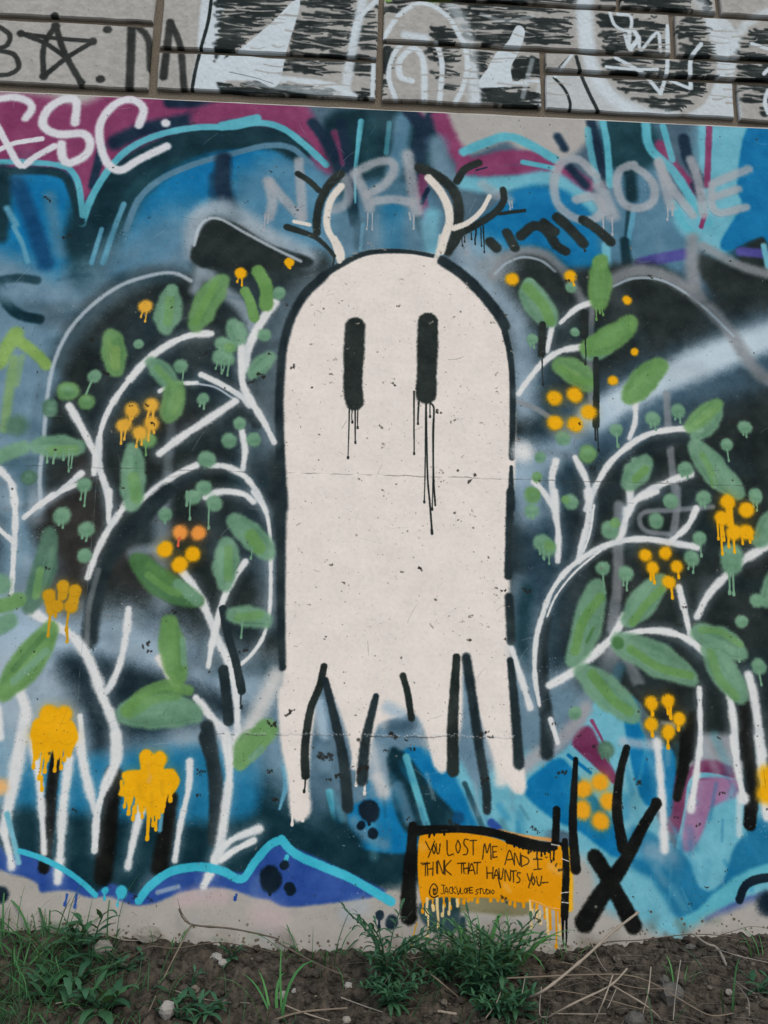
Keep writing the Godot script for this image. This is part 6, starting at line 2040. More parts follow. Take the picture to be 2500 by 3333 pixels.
func paint_front_10() -> void:
	d(DIRT,2,0.5,[1890,73],"")
	d(DIRT,2,0.5,[192,40],"")
	d(DIRT,3,0.5,[1309,14],"")
	d(DIRT,1,0.5,[1767,45],"")
	d(DIRT,3,0.5,[1125,27],"")
	d(DIRT,2,0.5,[198,66],"")
	d(DIRT,1,0.5,[645,20],"")
	d(DIRT,2,0.5,[1341,7],"")
	d(DIRT,1,0.5,[758,20],"")
	d(DIRT,2,0.5,[181,65],"")
	d(DIRT,1,0.5,[1673,57],"")
	d(DIRT,2,0.5,[328,47],"")
	d(DIRT,2,0.5,[509,19],"")
	d(DIRT,2,0.5,[180,77],"")
	d(DIRT,3,0.5,[1001,5],"")
	d(DIRT,1,0.5,[461,23],"")
	d(DIRT,1,0.5,[1274,35],"")
	d(DIRT,3,0.5,[188,54],"")
	d(DIRT,1,0.5,[784,4],"")
	d(DIRT,2,0.5,[1005,16],"")
	d(DIRT,1,0.5,[410,44],"")
	d(DIRT,1,0.5,[669,30],"")
	d(DIRT,1,0.5,[1708,72],"")
	d(DIRT,2,0.5,[647,36],"")
	d(DIRT,3,0.5,[1453,18],"")
	d(DIRT,2,0.5,[1269,60],"")
	d(DIRT,1,0.5,[1916,56],"")
	d(DIRT,2,0.5,[1654,43],"")
	d(DIRT,2,0.5,[100,65],"")
	d(DIRT,1,0.5,[1615,35],"")
	d(DIRT,2,0.5,[166,42],"")
	d(DIRT,3,0.5,[290,48],"")
	d(DIRT,2,0.5,[1277,23],"")
	d(DIRT,2,0.5,[1457,18],"")
	d(DIRT,3,0.5,[562,55],"")
	d(DIRT,1,0.5,[1418,9],"")
	d(DIRT,2,0.5,[390,29],"")
	d(DIRT,3,0.5,[1789,50],"")
	d(DIRT,1,0.5,[996,6],"")
	d(DIRT,1,0.5,[1847,46],"")
	d(DIRT,2,0.5,[537,32],"")
	d(DIRT,3,0.5,[207,45],"")
	d(DIRT,1,0.5,[1234,15],"")
	d(DIRT,3,0.5,[255,46],"")
	d(DIRT,3,0.5,[1172,14],"")
	d(DIRT,1,0.5,[1918,50],"")
	d(DIRT,3,0.5,[680,23],"")
	d(DIRT,2,0.5,[467,61],"")
	d(DIRT,3,0.5,[634,16],"")
	d(DIRT,2,0.5,[740,22],"")
	d(DIRT,3,0.5,[715,27],"")
	d(DIRT,2,0.5,[629,27],"")
	d(DIRT,2,0.5,[315,42],"")
	d(DIRT,3,0.5,[471,36],"")
	d(DIRT,2,0.5,[218,48],"")
	d(DIRT,2,0.5,[1652,30],"")
	d(DIRT,3,0.5,[129,69],"")
	d(DIRT,1,0.5,[1029,15],"")
	d(DIRT,1,0.5,[245,40],"")
	d(DIRT,2,0.5,[1126,20],"")
	d(DIRT,3,0.5,[1165,5],"")
	d(DIRT,2,0.5,[160,49],"")
	d(DIRT,2,0.5,[1246,24],"")
	d(DIRT,2,0.5,[1782,44],"")
	d(DIRT,3,0.5,[1060,11],"")
	d(DIRT,1,0.5,[1389,16],"")
	d(DIRT,1,0.5,[1052,3],"")
	d(DIRT,3,0.5,[1048,38],"")
	d(DIRT,1,0.5,[143,76],"")
	d(DIRT,1,0.5,[1514,30],"")
	d(DIRT,1,0.5,[1751,53],"")
	d(DIRT,2,0.5,[1922,48],"")
	d(DIRT,3,0.5,[1024,27],"")
	d(DIRT,2,0.5,[862,14],"")
	d(DIRT,1,0.5,[1613,44],"")
	d(DIRT,3,0.5,[1002,11],"")
	d(DIRT,1,0.5,[1409,14],"")
	d(DIRT,2,0.5,[1368,24],"")
	d(DIRT,1,0.5,[528,31],"")
	d(DIRT,2,0.5,[210,58],"")
	d(DIRT,3,0.5,[647,17],"")
	d(DIRT,3,0.5,[1388,19],"")
	d(DIRT,2,0.5,[420,33],"")
	d(DIRT,2,0.5,[1561,24],"")
	d(DIRT,2,0.5,[904,16],"")
	d(DIRT,3,0.5,[1448,15],"")
	d(DIRT,2,0.5,[1420,31],"")
	d(DIRT,3,0.5,[485,36],"")
	d(DIRT,3,0.5,[681,30],"")
	d(DIRT,3,0.5,[1543,45],"")
	d(DIRT,2,0.5,[397,33],"")
	d(DIRT,2,0.5,[390,28],"")
	d(DIRT,1,0.5,[1725,61],"")
	d(DIRT,1,0.5,[1293,5],"")
	d(DIRT,3,0.5,[474,33],"")
	d(DIRT,2,0.5,[1520,18],"")
	s(GRL,34,0.9,[1920,102,1947,91],34,0.14)
	s(DIRT,29,0.9,[1575,39,1567,29],29,0.14)
	s(GRL,34,0.9,[925,91,931,81],34,0.14)
	s(DIRT,25,0.9,[1682,81,1676,70],25,0.14)
	s(LHZ,29,0.9,[1009,78,1034,68],29,0.14)
	s(DIRT,25,0.9,[238,43,222,33],25,0.14)
	s(GRL,23,0.9,[197,57,207,47],23,0.14)
	s(DIRT,32,0.9,[1398,47,1400,37],32,0.14)
	s(GRL,22,0.9,[120,80,107,70],22,0.14)
	s(GRL,29,0.9,[1492,102,1512,92],29,0.14)
	s(DIRT,26,0.9,[266,39,265,29],26,0.14)
	s(DIRT,36,0.9,[1347,43,1330,33],36,0.14)
	s(DIRT,26,0.9,[1675,63,1650,53],26,0.14)
	s(LHZ,19,0.9,[566,72,552,62],19,0.14)
	s(DIRT,29,0.9,[272,33,300,23],29,0.14)
	s(DIRT,14,0.9,[1266,40,1256,29],14,0.14)
	p(YGD,9,[1188,126,1359,116,1367,96,1324,91,1242,98,1182,103],0.7,"",0)
	p(DTEAL,9,[1109,103,1182,116,1188,61,1161,51,1120,70],0.75,"",0)
	dr(DTEAL,4.8,1153,61,36)
	s(DTEAL,15,0.6,[1207,73,1204,31],15,0.8)
	s(YEL,14,0.6,[1473,235,1473,163,1470,99],14,0.9)
	s(ORG,9,0.6,[1298,277,1354,266,1437,256],9,0.8)
	s(KB,23,0.22,[1083,286,1081,237,1077,186,1074,123,1076,80],41,1,"painted_sign_frame")
	s(KB,22,0.15,[1086,276,1146,279,1215,279,1271,275,1326,262,1367,252,1409,243,1459,242],19,1,"painted_sign_frame")

func paint_front_11() -> void:
	p(SIGN,2,[1100,253,1109,264,1146,268,1204,270,1257,264,1298,255,1339,239,1381,231,1417,232,1452,232,1455,188,1451,137,1445,97,1414,104,1379,115,1351,114,1310,121,1256,125,1204,123,1160,126,1120,118,1110,110,1103,135,1098,186],1,"painted_sign_face",0)
	p(KB,2,[1326,262,1381,250,1451,247,1442,237,1431,234,1417,232,1409,230,1392,232,1375,234,1353,239,1337,245,1315,252],1,"",0)
	dr(KB,4.2,1126,268,262)
	dr(KB,4.2,1135,271,266)
	dr(KB,4.2,1160,271,267)
	dr(KB,4.2,1347,247,239)
	dr(KB,4.2,1356,244,236)
	dr(KB,4.2,1370,242,226)
	dr(KB,4.2,1377,242,230)
	dr(KB,4.2,1392,239,213)
	dr(KB,4.2,1403,239,220)
	dr(KB,4.2,1409,239,224)
	dr(KB,4.2,1420,237,229)
	dr(KB,4.2,1424,234,206)
	dr(KB,4.2,1434,234,211)
	dr(KB,4.2,1385,239,231)
	dr(KB,4.2,1337,252,241)
	dr(KB,4.2,1320,257,249)
	s(SIGN,9,0.2,[1448,240,1450,209])
	s(KB,15,0.15,[1462,255,1463,188,1459,125,1456,82],20,1,"painted_sign_frame")
	s(KB,7,0.2,[1452,77,1451,42,1452,24],4,1)
	s(KB,6,0.2,[1461,77,1460,37,1458,17],3,1)
	s(KB,19,0.2,[1443,328,1441,292,1438,253],19,1,"painted_stem")
	s(CR2,3,0.4,[1428,247,1448,244],3,0.8)
	s(CR2,2,0.4,[1453,214,1475,206])
	s(CR2,2,0.4,[1449,135,1470,137])
	s(CR2,2,0.4,[1450,114,1468,112])
	s(SGL,18,0.9,[1424,196,1446,183],18,0.5)
	s(SGL,12,0.9,[1311,152,1321,139],12,0.5)
	s(SGL,21,0.9,[1381,219,1375,203],21,0.3)
	s(SGL,15,0.9,[1105,242,1113,237],15,0.4)
	dr(SIGN,6.6,1110,120,90)
	dr(SIGN,6.6,1133,128,98)
	dr(SIGN,6.6,1160,131,103)
	dr(SIGN,6.6,1212,128,111)
	dr(SIGN,6.6,1220,131,116)
	dr(SIGN,6.6,1246,131,113)
	dr(SIGN,6.6,1324,126,109)
	dr(SIGN,6.6,1335,126,104)
	dr(SIGN,6.6,1354,124,104)
	dr(SIGN,6.6,1379,122,96)
	dr(SIGN,6.6,1390,119,94)
	dr(SIGN,6.6,1406,112,79)
	dr(SIGN,6.6,1420,107,54)
	dr(SIGN,6.6,1436,102,12)
	dr(SIGN,6.6,1444,104,54)
	dr(SIGN,6.6,1193,131,111)
	dr(SIGN,6.6,1174,128,98)
	dr(SIGN,6.6,1275,129,116)
	dr(SIGN,6.6,1291,129,117)
	dr(SIGN,6.6,1308,126,116)
	dr(SIGN,6.6,1231,131,118)
	dr(CRD,6,1120,120,85)
	dr(CRD,6,1123,90,37)
	dr(CRD,6,1144,120,53)
	dr(CRD,6,1160,105,82)
	dr(CRD,6,1175,111,86)
	dr(CRD,6,1133,105,94)
	dr(CRD,6,1193,118,104)
	dr(CRD,6,1372,117,56)
	dr(CRD,6,1389,94,76)
	dr(CRD,6,1396,94,66)
	dr(CRD,6,1413,97,44)
	dr(CRD,6,1378,96,86)
	dr(CRD,6,1443,62,39)
	s(SGL,2,0.4,[1371,119,1395,112,1419,102,1444,99])
	s(YEL3,3,0.4,[1095,65,1088,41,1082,13])
	s(INK,3,0.3,[1115,251,1125,233],3,0.92)
	s(INK,3,0.3,[1137,252,1122,215],3,0.92)
	s(INK,3,0.3,[1135,245,1132,234,1136,223,1139,234,1135,245],3,0.92)
	s(INK,3,0.3,[1141,246,1143,226,1148,224,1151,246],3,0.92)
	s(INK,3,0.3,[1168,254,1170,221,1184,223],3,0.92)
	s(INK,3,0.3,[1195,255,1190,240,1195,225,1201,240,1195,255],3,0.92)
	s(INK,3,0.3,[1221,256,1212,257,1210,246,1219,234,1217,223,1208,221],3,0.92)
	s(INK,3,0.3,[1225,254,1241,255],3,0.92)
	s(INK,3,0.3,[1233,255,1233,221],3,0.92)
	s(INK,3,0.3,[1256,211,1261,247,1267,226,1275,247,1277,211],3,0.92)
	s(INK,3,0.3,[1281,241,1282,215],3,0.92)
	s(INK,3,0.3,[1281,241,1292,241],3,0.92)
	s(INK,3,0.3,[1282,228,1290,229],3,0.92)
	s(INK,3,0.3,[1282,215,1292,217],3,0.92)
	s(INK,3,0.3,[1311,199,1323,232,1335,199],3,0.92)
	s(INK,3,0.3,[1316,210,1331,212],3,0.92)
	s(INK,3,0.3,[1335,198,1336,226,1348,198,1350,226],3,0.92)
	s(INK,3,0.3,[1352,221,1352,195],3,0.92)
	s(INK,3,0.3,[1352,221,1369,213,1369,203,1352,195],3,0.92)
	s(INK,3,0.3,[1382,212,1404,212],3,0.92)
	s(INK,3,0.3,[1393,212,1393,189],3,0.92)
	s(INK,3,0.3,[1104,201,1126,201],3,0.92)
	s(INK,3,0.3,[1115,201,1115,173],3,0.92)
	s(INK,3,0.3,[1119,204,1121,173],3,0.92)
	s(INK,3,0.3,[1134,204,1133,173],3,0.92)
	s(INK,3,0.3,[1120,187,1134,189],3,0.92)
	s(INK,3,0.3,[1142,204,1143,179],3,0.92)
	s(INK,3,0.3,[1145,177,1146,207,1159,177,1160,207],3,0.92)
	s(INK,3,0.3,[1162,208,1163,175],3,0.92)
	s(INK,3,0.3,[1178,208,1163,190,1178,175],3,0.92)
	s(INK,3,0.3,[1194,201,1214,202],3,0.92)
	s(INK,3,0.3,[1204,202,1204,179],3,0.92)
	s(INK,3,0.3,[1208,202,1210,179],3,0.92)
	s(INK,3,0.3,[1222,202,1220,179],3,0.92)
	s(INK,3,0.3,[1209,189,1221,191],3,0.92)
	s(INK,3,0.3,[1220,177,1229,201,1237,177],3,0.92)
	s(INK,3,0.3,[1224,185,1234,186],3,0.92)
	s(INK,3,0.3,[1234,203,1251,204],3,0.92)
	s(INK,3,0.3,[1243,203,1242,178],3,0.92)
	s(INK,3,0.3,[1266,193,1267,167],3,0.92)
	s(INK,3,0.3,[1282,193,1280,167],3,0.92)
	s(INK,3,0.3,[1267,179,1281,180],3,0.92)
	s(INK,3,0.3,[1283,167,1290,187,1296,167],3,0.92)
	s(INK,3,0.3,[1286,174,1294,175],3,0.92)
	s(INK,3,0.3,[1296,190,1298,168,1303,167,1307,190],3,0.92)
	s(INK,3,0.3,[1311,162,1312,187,1323,162,1325,187],3,0.92)
	s(INK,3,0.3,[1325,184,1340,185],3,0.92)
	s(INK,3,0.3,[1332,185,1332,159],3,0.92)
	s(INK,3,0.3,[1350,180,1343,181,1341,174,1348,166,1346,159,1340,158],3,0.92)
	s(INK,3,0.3,[1366,179,1371,163],3,0.92)
	s(INK,3,0.3,[1379,179,1369,147],3,0.92)
	s(INK,3,0.3,[1381,172,1377,163,1381,153,1385,163,1381,172],3,0.92)
	s(INK,3,0.3,[1389,172,1392,154,1398,153,1402,173],3,0.92)

func paint_front_12() -> void:
	s(INK,3,0.3,[1403,158,1417,159],3,0.92)
	s(INK,3,0.3,[1383,188,1402,190],3,0.9)
	s(INK,3,0.3,[1294,169,1300,146],3,0.9)
	s(INK,2,0.3,[1106,197,1125,201])
	s(INK,2,0.3,[1155,151,1163,151],2,0.92)
	s(INK,2,0.3,[1160,151,1159,133,1153,132],2,0.92)
	s(INK,2,0.3,[1162,131,1167,147,1171,131],2,0.92)
	s(INK,2,0.3,[1164,136,1170,137],2,0.92)
	s(INK,2,0.3,[1181,146,1176,146,1173,139,1176,133,1181,133],2,0.92)
	s(INK,2,0.3,[1181,148,1182,132],2,0.92)
	s(INK,2,0.3,[1190,148,1182,139,1190,132],2,0.92)
	s(INK,2,0.3,[1192,145,1196,130,1201,145],2,0.92)
	s(INK,2,0.3,[1201,145,1202,132,1208,133],2,0.92)
	s(INK,2,0.3,[1213,145,1210,139,1213,133,1217,139,1213,145],2,0.92)
	s(INK,2,0.3,[1218,132,1218,145,1224,142,1218,138],2,0.92)
	s(INK,2,0.3,[1224,146,1224,133],2,0.92)
	s(INK,2,0.3,[1224,146,1231,146],2,0.92)
	s(INK,2,0.3,[1224,140,1230,140],2,0.92)
	s(INK,2,0.3,[1224,133,1231,134],2,0.92)
	s(INK,2,0.3,[1231,134,1231,133],2,0.92)
	s(INK,2,0.3,[1245,141,1240,141,1239,138,1244,135,1243,132,1238,131],2,0.92)
	s(INK,2,0.3,[1245,143,1255,144],2,0.92)
	s(INK,2,0.3,[1250,144,1250,132],2,0.92)
	s(INK,2,0.3,[1256,142,1258,133,1261,132,1264,142],2,0.92)
	s(INK,2,0.3,[1265,143,1266,131],2,0.92)
	s(INK,2,0.3,[1265,143,1272,139,1272,135,1266,131],2,0.92)
	s(INK,2,0.3,[1274,141,1274,132],2,0.92)
	s(INK,2,0.3,[1281,141,1277,136,1281,132,1284,137,1281,141],2,0.92)
	s(INK,3,0.3,[1139,138,1135,143,1136,130,1143,133,1144,146,1136,154,1128,146,1126,130,1136,123,1146,127])
	s(INK,2,0.3,[1140,143,1139,132])
	s(KB,22,0.2,[1695,341,1663,295,1630,239,1598,191,1559,143,1505,68],48,1,"painted_cross")
	s(KB,37,0.2,[1536,218,1561,180,1588,133,1626,62],42,1,"painted_cross")
	d(KB,14,0.2,[1697,345],"")
	s(KB,13,0.2,[1495,450,1489,382,1483,294,1487,190],26,1,"painted_stem")
	s(KB,18,0.22,[1627,479,1607,415,1596,330,1608,239],29,1,"painted_stem")

func paint_front() -> void:
	paint_front_0()
	paint_front_1()
	paint_front_2()
	paint_front_3()
	paint_front_4()
	paint_front_5()
	paint_front_6()
	paint_front_7()
	paint_front_8()
	paint_front_9()
	paint_front_10()
	paint_front_11()
	paint_front_12()

func paint_upper_0() -> void:
	s(LHZ,50,0.8,[291,2253,464,2262,666,2265],50,0.5)
	p(WU,9,[421,2313,427,2431,434,2656,482,2659,472,2473,501,2318],0.9,"",0)
	scr(KU,118,11,[456,2682,696,2698,712,2641,639,2571,553,2486,469,2402,479,2474])
	scr(KU,118,11,[718,2683,900,2694,864,2457,845,2392,667,2405,685,2470,714,2600])
	scr(KU,39,11,[479,2356,594,2362,826,2344,827,2324,487,2325])
	scr(KU,44,11,[867,2610,972,2666,978,2321,875,2323])
	scr(KU,25,11,[471,2489,560,2494,469,2402])
	p(WU,3,[697,2642,714,2631,681,2474,657,2352,586,2373,467,2386,554,2474,639,2567],1,"",0)
	s(WU,21,0.5,[468,2367,593,2374,730,2371,833,2358,888,2328])
	s(WU,28,0.5,[908,2678,875,2457,861,2338],28,0.9)
	s(WU,16,0.5,[957,2673,896,2595,877,2505])
	s(WU,14,0.5,[944,2461,942,2319])
	s(WU,38,0.6,[449,2568,444,2432,441,2318])
	s(WU,21,0.5,[494,2443,471,2371,481,2321])
	p(WU,5,[591,2354,854,2342,854,2322,621,2348],0.5,"",0)
	s(KU,10,0.3,[451,2649,446,2560,431,2471,419,2391,412,2317])
	s(KG,2,0.3,[518,2389,593,2374,648,2357],2,0.7)
	s(KG,15,0.4,[-173,2510,-129,2477,-132,2441,-157,2424,-109,2411,-91,2369,-115,2345,-148,2339])
	s(KG,14,0.35,[-97,2483,5,2473,116,2469])
	s(KG,15,0.4,[116,2469,44,2409,-17,2343])
	s(KG,16,0.4,[-17,2343,-26,2444,1,2516])
	s(KG,18,0.4,[1,2516,36,2424,93,2327])
	s(KG,14,0.4,[-97,2483,-20,2452,52,2401])
	d(KG,12,0.35,[-97,2483],"")
	d(KG,13,0.35,[113,2469],"")
	d(KG,12,0.35,[-17,2343],"")
	d(KG,11,0.35,[92,2330],"")
	d(KG,13,0.3,[153,2511],"")
	d(KG,13,0.3,[146,2343],"")
	d(KG,11,0.3,[-6,2551],"")
	d(KG,9,0.35,[-132,2535],"")
	d(KG,13,0.4,[1,2516],"")
	s(KG,25,0.4,[222,2534,228,2419,232,2322])
	s(KG,21,0.5,[236,2531,274,2485,288,2384])
	s(KG,23,0.4,[334,2549,331,2465,327,2362])
	s(KG,20,0.45,[334,2549,369,2467,390,2323])
	p(WU,10,[1464,2436,1563,2441,1627,2437,1674,2360,1741,2292,1461,2277],0.55,"",0)
	p(WU,10,[1977,2654,2035,2649,2058,2568,2036,2460,2040,2309,1883,2300,1958,2360,2002,2483],0.8,"",0)
	scr(KU,172,11,[970,2699,1269,2718,1573,2737,1560,2546,1367,2526,1219,2526,1205,2598,1127,2659,1042,2645,973,2560])
	scr(KU,79,11,[1233,2502,1303,2507,1267,2400,1267,2329,1447,2308,1449,2387,1253,2384])
	scr(KU,51,11,[1366,2478,1459,2500,1457,2427,1351,2405])
	scr(KU,51,11,[974,2503,1008,2505,977,2329])
	scr(KU,51,11,[1113,2625,1205,2574,1204,2342,1163,2324,1100,2470])
	scr(KU,79,11,[1621,2665,1853,2655,1839,2530,1645,2527])
	scr(KU,105,11,[1637,2502,1852,2506,1980,2481,1960,2400,1885,2332,1813,2320,1696,2385])
	scr(KU,60,11,[1882,2656,1970,2670,1993,2564,1993,2458,1870,2451])
	scr(KU,51,11,[1984,2764,1932,2760,1986,2680])
	scr(KU,51,11,[1631,2741,1910,2759,1941,2677,1636,2674])
	scr(KU,92,11,[2060,2584,2121,2629,2212,2660,2185,2332,2135,2329,2066,2373,2051,2461])
	s(WU,16,0.5,[973,2535,1014,2611,1063,2655,1112,2658,1169,2616,1208,2541])
	s(WU,38,0.6,[1176,2662,1215,2591,1233,2518,1243,2423,1246,2305],38,0.6)
	s(WU,15,0.5,[1215,2534,1226,2454,1211,2373,1190,2325])
	s(WU,25,0.7,[1036,2547,1099,2539])
	s(WU,15,0.4,[1011,2323,989,2400,1002,2473,1026,2514])
	s(WU,19,0.4,[1059,2388,1024,2402,1023,2458,1064,2500,1093,2454,1097,2320])
	s(WU,16,0.4,[1131,2525,1149,2449,1142,2322])
	s(WU,29,0.5,[1236,2454,1250,2360,1249,2305],29,0.8)
	p(WU,3,[1379,2597,1400,2581,1381,2511,1355,2453,1351,2393,1264,2388,1289,2441,1317,2499,1353,2542],1,"",0)
	s(WU,15,0.5,[1267,2383,1351,2393,1436,2408])
	s(WU,50,0.5,[1598,2739,1588,2655,1595,2532])
	s(WU,44,0.6,[1595,2524,1613,2444,1667,2367,1757,2317,1855,2306],44,0.95)
	s(WU,11,0.5,[1668,2668,1684,2619,1727,2605,1733,2655,1693,2661])
	s(WU,11,0.5,[1712,2588,1727,2536,1755,2582,1760,2538,1814,2602,1821,2537])
	s(WU,13,0.4,[1680,2504,1763,2453,1810,2395])
	s(WU,13,0.4,[1848,2629,1837,2473,1813,2387])
	s(WU,14,0.4,[1949,2569,1913,2510,1908,2413])
	s(WU,11,0.4,[1650,2470,1735,2467,1807,2471])
	s(WU,11,0.4,[1834,2441,1904,2412])
	s(WU,15,0.4,[1741,2606,1754,2574,1724,2548,1727,2597])
	s(WU,38,0.6,[1939,2752,1991,2646,2007,2565,2015,2467,1981,2385],38,0.5)
	s(WU,19,0.5,[2030,2582,2029,2460])
	s(WU,29,0.6,[2170,2699,2093,2644,2051,2567,2048,2518],29,0.7)
	s(WU,13,0.4,[2110,2579,2160,2565,2204,2560])
	s(WU,13,0.4,[2139,2474,2155,2491,2185,2509])
	s(WU,13,0.5,[2148,2418,2135,2377,2142,2338])
	s(KU,11,0.35,[1558,2501,1574,2434,1597,2371,1623,2310])
	s(KU,9,0.35,[1489,2425,1520,2387,1535,2344,1533,2309])
	s(KU,9,0.4,[1507,2462,1544,2505],9,0.8)
	s(WU,10,0.5,[1492,2429,1544,2505])
	s(KU,9,0.4,[1652,2535,1682,2574],9,0.7)
	s(YGR,19,0.6,[1077,2697,1127,2676,1176,2695])
	s(YGR,15,0.6,[971,2674,985,2667])
	scr(CONCU,26,6,[470,2618,958,2648,963,2344,488,2317])
	scr(CONCU,46,6,[985,2650,1564,2687,1554,2345,990,2345])
	scr(CONCU,40,6,[1635,2641,2151,2640,2130,2361,1675,2384])
	s(WU,13,0.5,[1269,2635,1340,2615,1426,2636],13,0.4)
	s(WU,15,0.6,[1423,2481,1392,2352],15,0.5)

func paint_upper() -> void:
	paint_upper_0()



# ---------------------------------------------------------------- building helpers
func tag(o: Node3D, label: String, category: String, group := "", kind := "") -> Node3D:
	if label: o.set_meta("label", label)
	if category: o.set_meta("category", category)
	if group: o.set_meta("group", group)
	if kind: o.set_meta("kind", kind)
	return o

func thing(called: String, label: String, category: String, at := Vector3.ZERO, group := "") -> Node3D:
	var o := Node3D.new(); o.name = called; o.position = at
	add_child(o, true)
	return tag(o, label, category, group)

func put(called: String, m: Mesh, mat: Material, parent: Node = self) -> MeshInstance3D:
	var o := MeshInstance3D.new(); o.name = called; o.mesh = m
	if mat: o.material_override = mat
	parent.add_child(o, true)
	return o

func mat(col: Color, rough := 0.9) -> StandardMaterial3D:
	var m := StandardMaterial3D.new(); m.albedo_color = col; m.roughness = rough; m.metallic_specular = 0.3
	return m

func lin(r: float, g: float, b: float) -> Color: return Color(r, g, b).linear_to_srgb()

func quad(st: SurfaceTool, a: Vector3, b: Vector3, c: Vector3, e: Vector3) -> void:   # corners counter-clockwise seen from outside
	for v in [a, c, b, a, e, c]: st.add_vertex(v)

func noise_tex(size: int, freq: float, seed_: int, lo: float, hi: float, octaves := 4, kind := FastNoiseLite.TYPE_SIMPLEX) -> ImageTexture:
	var f := FastNoiseLite.new(); f.seed = seed_; f.noise_type = kind; f.frequency = freq; f.fractal_octaves = octaves
	var im := f.get_seamless_image(size, size)
	im.convert(Image.FORMAT_RGB8)
	var by := im.get_data()
	for i in by.size(): by[i] = int(clampf(lerpf(lo, hi, by[i] / 255.0), 0.0, 1.0) * 255.0)
	return tex(by, size, size)

var paint_mat: StandardMaterial3D
const MX := -0.26      # left edge of the painted sheet, metres
const MW := 2.56
const MT := 2.30       # its top
const MH := 2.36

func wall_uv(x: float, y: float) -> Vector2: return Vector2((x - MX) / MW, (MT - y) / MH)

func face(poly: PackedVector2Array, z: float) -> ArrayMesh:
	var ix := Geometry2D.triangulate_polygon(poly)
	if ix.is_empty(): return null
	var st := SurfaceTool.new(); st.begin(Mesh.PRIMITIVE_TRIANGLES)
	for i in range(0, ix.size(), 3):
		var t := [poly[ix[i]], poly[ix[i + 1]], poly[ix[i + 2]]]
		if (t[1] - t[0]).cross(t[2] - t[0]) > 0.0: t = [t[0], t[2], t[1]]
		for v in t:
			st.set_normal(Vector3.BACK); st.set_uv(wall_uv(v.x, v.y)); st.set_uv2(v * 1.3); st.add_vertex(Vector3(v.x, v.y, z))
	return st.commit()

func base_line(x: float) -> float:   # height at which the soil meets the wall
	var xs := [-1.5, 0.1, 0.46, 0.79, 1.02, 1.41, 1.56, 1.77, 1.96, 3.5]
	var ys := [0.06, 0.048, 0.026, 0.006, 0.0, 0.003, 0.018, 0.037, 0.043, 0.05]
	for i in xs.size() - 1:
		if x < xs[i + 1]: return lerpf(ys[i], ys[i + 1], smoothstep(0.0, 1.0, clampf((x - xs[i]) / (xs[i + 1] - xs[i]), 0.0, 1.0)))
	return 0.05

func slope(x: float, z: float) -> float:
	return base_line(x) * exp(-maxf(z, 0.0) / 0.3) - 0.2 * z

var lump := FastNoiseLite.new()
var fine := FastNoiseLite.new()
var cracks := FastNoiseLite.new()

func soil(x: float, z: float) -> float:
	var y := slope(x, z)
	var rough := 0.75 + 0.25 * sin(x * 3.0 + 1.0)
	y += lump.get_noise_2d(x * 100.0, z * 100.0) * 0.03 * rough * clampf(z * 12.0 + 0.25, 0.0, 1.0)
	y += fine.get_noise_2d(x * 100.0, z * 100.0) * 0.012
	var c := smoothstep(0.16, 0.05, Vector2((x - 0.62) * 0.75, z - 0.17).length())
	if c > 0.0:
		var e := cracks.get_noise_2d(x * 100.0, z * 100.0)     # distance to the nearest crack
		y += c * (0.012 * smoothstep(-1.0, -0.72, e) - 0.012)
	return y

var straw_mats := []
var blade_meshes := []
var leaf_meshes := []
var green := []

func tube(pts: PackedVector3Array, r0: float, r1: float, sides := 7) -> ArrayMesh:
	var cu := Curve3D.new()
	for i in pts.size():
		var a := pts[maxi(i - 1, 0)]; var b := pts[mini(i + 1, pts.size() - 1)]
		var h := (b - a) / 6.0 if i > 0 and i < pts.size() - 1 else Vector3.ZERO
		cu.add_point(pts[i], -h, h)
	var n := maxi(8, int(cu.get_baked_length() / 0.012))
	var st := SurfaceTool.new(); st.begin(Mesh.PRIMITIVE_TRIANGLES)
	var node := rng.randi_range(6, 11)
	for i in n + 1:
		var u := float(i) / n
		var c := cu.sample_baked(u * cu.get_baked_length(), true)
		var f := (cu.sample_baked(minf(u + 0.02, 1.0) * cu.get_baked_length(), true) - cu.sample_baked(maxf(u - 0.02, 0.0) * cu.get_baked_length(), true)).normalized()
		var s_ := f.cross(Vector3(0.3, 0.2, 0.9)).normalized(); var t := s_.cross(f)
		var r := lerpf(r0, r1, u) * (1.0 + 0.1 * sin(i * 1.7)) * (1.35 if i % node == node - 1 else 1.0)
		for j in sides:
			var e := s_ * cos(TAU * j / sides) + t * sin(TAU * j / sides)
			st.set_normal(e); st.set_uv(Vector2(float(j) / sides, u * 3.0)); st.add_vertex(c + e * r)
	for i in n:
		for j in sides:
			var a := i * sides + j; var b := i * sides + (j + 1) % sides
			for q in [a, b, a + sides, b, b + sides, a + sides]: st.add_index(q)
	for e in [0, n]:
		for j in range(1, sides - 1):
			for q in ([0, j, j + 1] if e == 0 else [0, j + 1, j]): st.add_index(e * sides + q)
	return st.commit()

